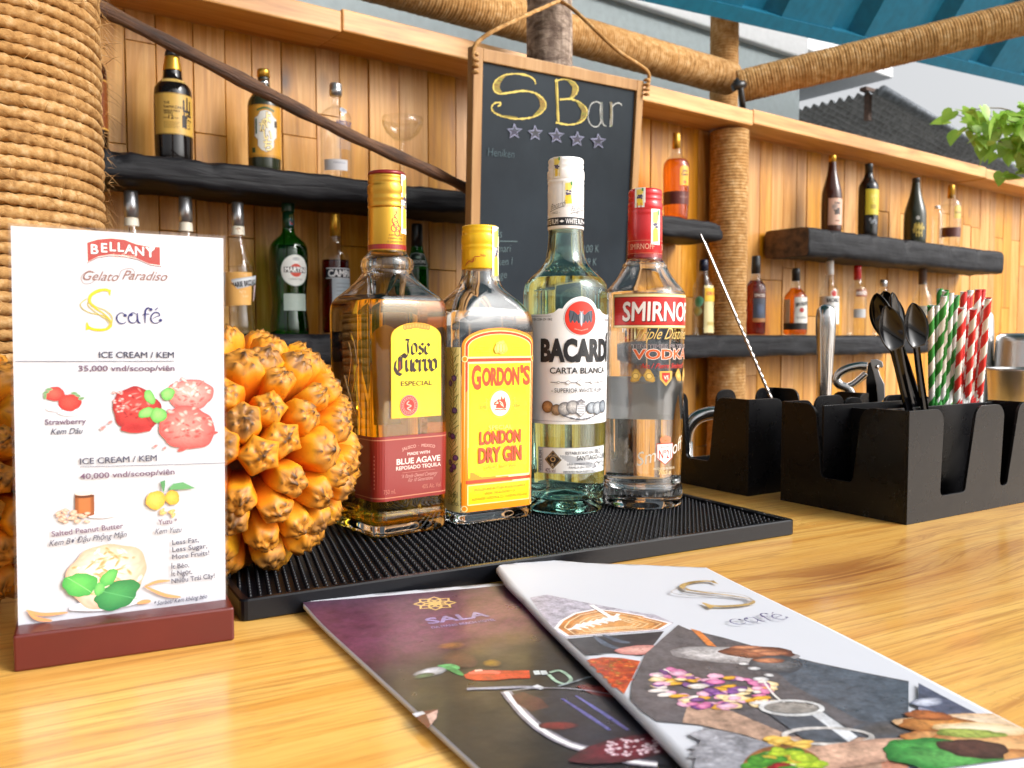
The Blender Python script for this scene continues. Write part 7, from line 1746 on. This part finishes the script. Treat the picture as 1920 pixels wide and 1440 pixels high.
a = Art(1.1e-5); G2 = lambda x, y: F2(*Z2(x, y)); G3 = lambda x, y: F2(*Z1(x, y)); PL = lambda l: [G2(*p) for p in l]
def bl2(x, y, rx, ry, c0, c1, g=None, **k):
    a.blob(*(g or G2)(x, y), rx*1e-3, ry*1e-3, hx(c0), hx(c1), **k)
# latte
a.poly([G3(1245, 216), G3(1330, 200), G3(1420, 216), G3(1500, 232), G3(1620, 254), G3(1760, 280), G3(1900, 304), G2(250, 240), G2(330, 268), G2(382, 290), G2(330, 322), G2(160, 334), G2(0, 346), G3(1700, 395), G3(1560, 408), G3(1424, 424), G3(1366, 378)], hx('#a9a4b2'))
lt = [G3(1368, 372), G3(1400, 330), G3(1470, 290), G3(1580, 268), G3(1720, 284), G3(1850, 306), G2(250, 262), G2(330, 280), G2(376, 292), G2(326, 318), G2(160, 330), G2(0, 342), G3(1700, 390), G3(1560, 404), G3(1430, 416)]
a.poly(lt, hx('#e6e3e6')); cc = np.mean(np.array(lt), 0); a.poly([tuple(cc+(np.array(p)-cc)*.93) for p in lt], hx('#b5742f')); a.poly([tuple(cc+(np.array(p)-cc)*.72) for p in lt], hx('#cf9350'))
for k in (.82, .6, .48, .38): a.stroke([tuple(cc+(np.array(p)-cc)*k) for p in lt+lt[:1]], .0009, hx('#e3c9a0'))
lf = [G3(1440, 380), G3(1540, 350), G3(1640, 330), G3(1700, 310)]; a.stroke(catmull(lf, 6), .0022, hx('#ece8e4'))
for i in range(7):
    x, y = 1470+i*34, 370-i*8.6; a.stroke([G3(x, y), G3(x+26, y-22)], .0024, hx('#ece8e4'), taper=True); a.stroke([G3(x, y), G3(x+40, y+6)], .0022, hx('#ece8e4'), taper=True)
a.stroke([G3(1560, 252), G3(1640, 300), G3(1690, 330)], .0028, hx('#f0eeee'))
# dark panel with a hand, chilli dish
a.poly([G3(1434, 432), G3(1560, 416), G3(1720, 402), G2(0, 352), G2(160, 342), G2(340, 326), G2(300, 380), G2(244, 440), G2(120, 430), G2(0, 436), G3(1640, 512), G3(1530, 522)], hx('#24232b'))
for l in ([(30, 350), (90, 392), (150, 410)], [(70, 345), (140, 372), (190, 380)]): a.stroke(catmull(PL(l), 5), .004, hx('#4a5566'), taper=True)
bl2(232, 412, 13, 6.5, '#d9a49a', '#b06a66', seed=2)
ch = [G3(1536, 548), G3(1620, 528), G3(1720, 530), G3(1812, 545), G3(1770, 640), G3(1728, 722), G3(1660, 664)]
a.poly(ch, hx('#b0481a'))
a.inc = .12
for i in range(150):
    u_, v_ = rz.random(), rz.random(); x = 1560+u_*230; y = 540+v_*150
    if y > 540+(x-1536)*1.0 or x > 1806-(y-545)*.48: continue
    bl2(x, y, rz.uniform(1, 2.6), rz.uniform(.8, 1.8), ('#d9601f', '#c23a14', '#e08a3a', '#a8301a', '#8a7a2a')[i % 5], ('#8a2a0c', '#a8401a')[i % 2], g=G3, n=9, rings=2, seed=i)
a.inc = 1.0
# big photograph
big = [(402, 302), (450, 322), (600, 356), (800, 412), (1000, 462), (1200, 504), (1414, 546), (1412, 640), (1412, 760), (1412, 937), (1240, 1010), (1060, 930), (900, 866), (700, 796), (500, 752), (312, 736), (240, 690), (192, 640), (200, 570), (260, 430), (330, 362)]
a.poly(PL(big), hx('#565357'))
a.poly(PL([(700, 390), (1000, 466), (1414, 550), (1412, 760), (1200, 720), (900, 560)]), hx('#4d5560'))
a.poly(PL([(450, 640), (640, 690), (900, 800), (1412, 800), (1412, 937), (1240, 1010), (1060, 930), (900, 866), (700, 796), (500, 752), (420, 742)]), hx('#a88a78'))
a.poly(PL([(1280, 812), (1412, 806), (1412, 937), (1300, 960)]), hx('#b8806a'))
bl2(1320, 760, 15, 8, '#55504e', '#4b4f58', edge=hx('#4d5560'), seed=3)
bl2(640, 430, 30, 12, '#c9c6c8', '#7a777a', seed=4, rot=-.35); a.poly(PL([(455, 318), (500, 330), (570, 395), (530, 390), (490, 350)]), hx('#c9783c')); bl2(750, 420, 19, 8, '#a86a4a', '#4a2a22', seed=5, rot=-.3); bl2(830, 470, 14, 10, '#6a6a6e', '#3a3d44', seed=6)
for x, y in ((700, 400), (760, 415), (815, 425), (800, 455)): bl2(x, y, 8, 3, '#c98a66', '#7a4430', seed=x, rot=-.3)
for x, y, r in ((735, 490, 3), (765, 540, 4), (690, 470, 2.5), (800, 520, 2.5)): bl2(x, y, r, r*.8, '#e0e0e2', '#8a8a90', seed=x, n=14, rings=3)
a.inc = .12
for i in range(120):
    x = rz.uniform(310, 820); y = 495+(x-310)*.12+rz.uniform(0, 175)*(1-abs(x-520)/620)
    c0, c1 = (('#d98ab4', '#a84a80'), ('#ece6e0', '#b8b0b0'), ('#e3b43a', '#b8801a'), ('#8a5a9a', '#5a3070'), ('#e6c4d8', '#c080a0'), ('#f0e6c4', '#d0b070'))[rz.randrange(6)]
    bl2(x, y, rz.uniform(2, 5), rz.uniform(1.6, 3.4), c0, c1, n=14, rings=3, seed=i, wob=.12)
a.inc = 1.0
a.stroke(catmull(PL([(770, 540), (830, 620), (900, 665), (950, 695)]), 6), .0012, hx('#dcd8d4'))
a.poly(PL([(770, 680), (1036, 684), (1200, 800), (1130, 834), (960, 822), (880, 760)]), hx('#4a4f58')); a.poly(PL([(985, 700), (1036, 690), (1190, 800), (1150, 826)]), hx('#c9ccd2'))
for (x, y, rx, ry, c0) in ((900, 672, 43, 10, '#c9cacc'), (1060, 800, 62, 11, '#b8b4b2')):
    q_ = [(x+rx*3.1*math.cos(t_), y+ry*3.4*math.sin(t_)) for t_ in np.linspace(0, 2*math.pi, 40)]; a.stroke(PL(q_), .0022, hx(c0))
q_ = [(900+118*math.cos(t_), 672+26*math.sin(t_)) for t_ in np.linspace(0, 2*math.pi, 30)]; a.poly(PL(q_[:-1]), hx('#8a8682'))
for i in range(9): bl2(rz.uniform(800, 960), rz.uniform(812, 860), rz.uniform(2, 5), rz.uniform(1.4, 3), '#e9c86a', '#c99a3a', n=12, rings=2, seed=i)
bl2(1160, 880, 40, 9, '#c9a48e', '#b08a78', seed=8, edge=hx('#a88a78'))
# salad photograph
sal = [(512, 768), (640, 790), (780, 830), (920, 884), (1050, 940), (1000, 1030), (900, 1120), (700, 1090), (470, 936)]
a.poly(PL(sal), hx('#8a8a92'))
a.inc = .12
for i in range(30): bl2(rz.uniform(500, 640), rz.uniform(790, 930), rz.uniform(2, 7), rz.uniform(1.5, 4), '#a4a4ac', '#7c7c86', n=12, rings=2, seed=i, edge=hx('#8a8a92'))
a.inc = 1.0
def ellp(x, y, rx, ry): return PL([(x+rx*math.cos(t_), y+ry*math.sin(t_)) for t_ in np.linspace(0, 2*math.pi, 40)[:-1]])
a.poly(ellp(860, 950, 180, 104), hx('#8a5a34')); a.poly(ellp(866, 954, 158, 90), hx('#3a2a22'))
a.inc = .12
for i in range(70):
    t_, r_ = rz.uniform(0, 6.28), rz.random()**.5; x, y = 866+145*r_*math.cos(t_), 950+80*r_*math.sin(t_)
    c0, c1 = (('#b8c83a', '#7a9a22'), ('#5a9a34', '#2f6a22'), ('#ece4d0', '#c0b494'), ('#a8262c', '#6a141a'), ('#d9c04a', '#a8862a'))[rz.randrange(5)]
    bl2(x, y, rz.uniform(2, 6), rz.uniform(1.6, 4), c0, c1, n=14, rings=3, seed=i, wob=.12)
a.inc = 1.0
# sandwich photograph
rgt = [(1456, 560), (1600, 634), (1760, 714), (1960, 814), (2300, 976), (2100, 1100), (1456, 1000)]
a.poly(PL(rgt), hx('#7a7a8c')); a.poly(PL([(1456, 560), (1600, 634), (1760, 714), (1700, 730), (1456, 660)]), hx('#4f5468'))
bl2(1496, 640, 8, 4, '#c9cede', '#5a6076', seed=2); a.poly(PL([(1456, 690), (1700, 720), (1960, 816), (2300, 976), (2100, 1100), (1456, 1000)]), hx('#8a7264'))
for x, y, rx, ry, c0, c1, s_ in ((1660, 730, 26, 9, '#e6d4bc', '#c09a72', 1), (1640, 810, 22, 12, '#dca870', '#9a6030', 2), (1560, 740, 16, 8, '#c98a4a', '#8a5426', 3), (1860, 840, 30, 14, '#e0b07a', '#a8683a', 4), (1800, 900, 26, 10, '#d09a62', '#8a5228', 5), (1530, 880, 20, 13, '#4f9a4a', '#2a6a30', 6), (1600, 900, 18, 10, '#5fa858', '#357a38', 7), (1700, 850, 12, 9, '#5a3a32', '#3a2620', 8), (1740, 760, 20, 6, '#ece0c4', '#c9a878', 9), (1680, 780, 14, 4, '#a8b45a', '#7a8a3a', 10), (1500, 700, 9, 5, '#b06a3a', '#7a4426', 11)):
    bl2(x, y, rx, ry, c0, c1, seed=s_, wob=.1, rot=-.25)
# logo
def logo(cx, cy, k):
    c_ = G2(cx, cy); return lambda x, y: (c_[0]+(x-182)*k, c_[1]-(y-588)*k)
kS = abs(G2(548, 105)[1]-G2(548, 240)[1])/78*.94
smark(logo(548, 172, kS), .0015, hx('#b0935c'), hx('#a8a4a4'))
c_ = G2(745, 284); kC = abs(G2(900, 290)[0]-G2(590, 275)[0])/84
cafe(lambda x, y: (c_[0]+(x-257)*kC, c_[1]-(y-600)*kC), kC*1.1, hx('#2c2668'))
a.build('printed_cover', lambda u, v, w: (u, v, zf2(u, v)+.0001+w), M['photo'], sh2, cut=.006, cutv=.006, clip=[((tr2[0]-.001, 0), (1, 0)), ((0, -.2985), (0, -1)), ((0.0006, 0), (-1, 0))])
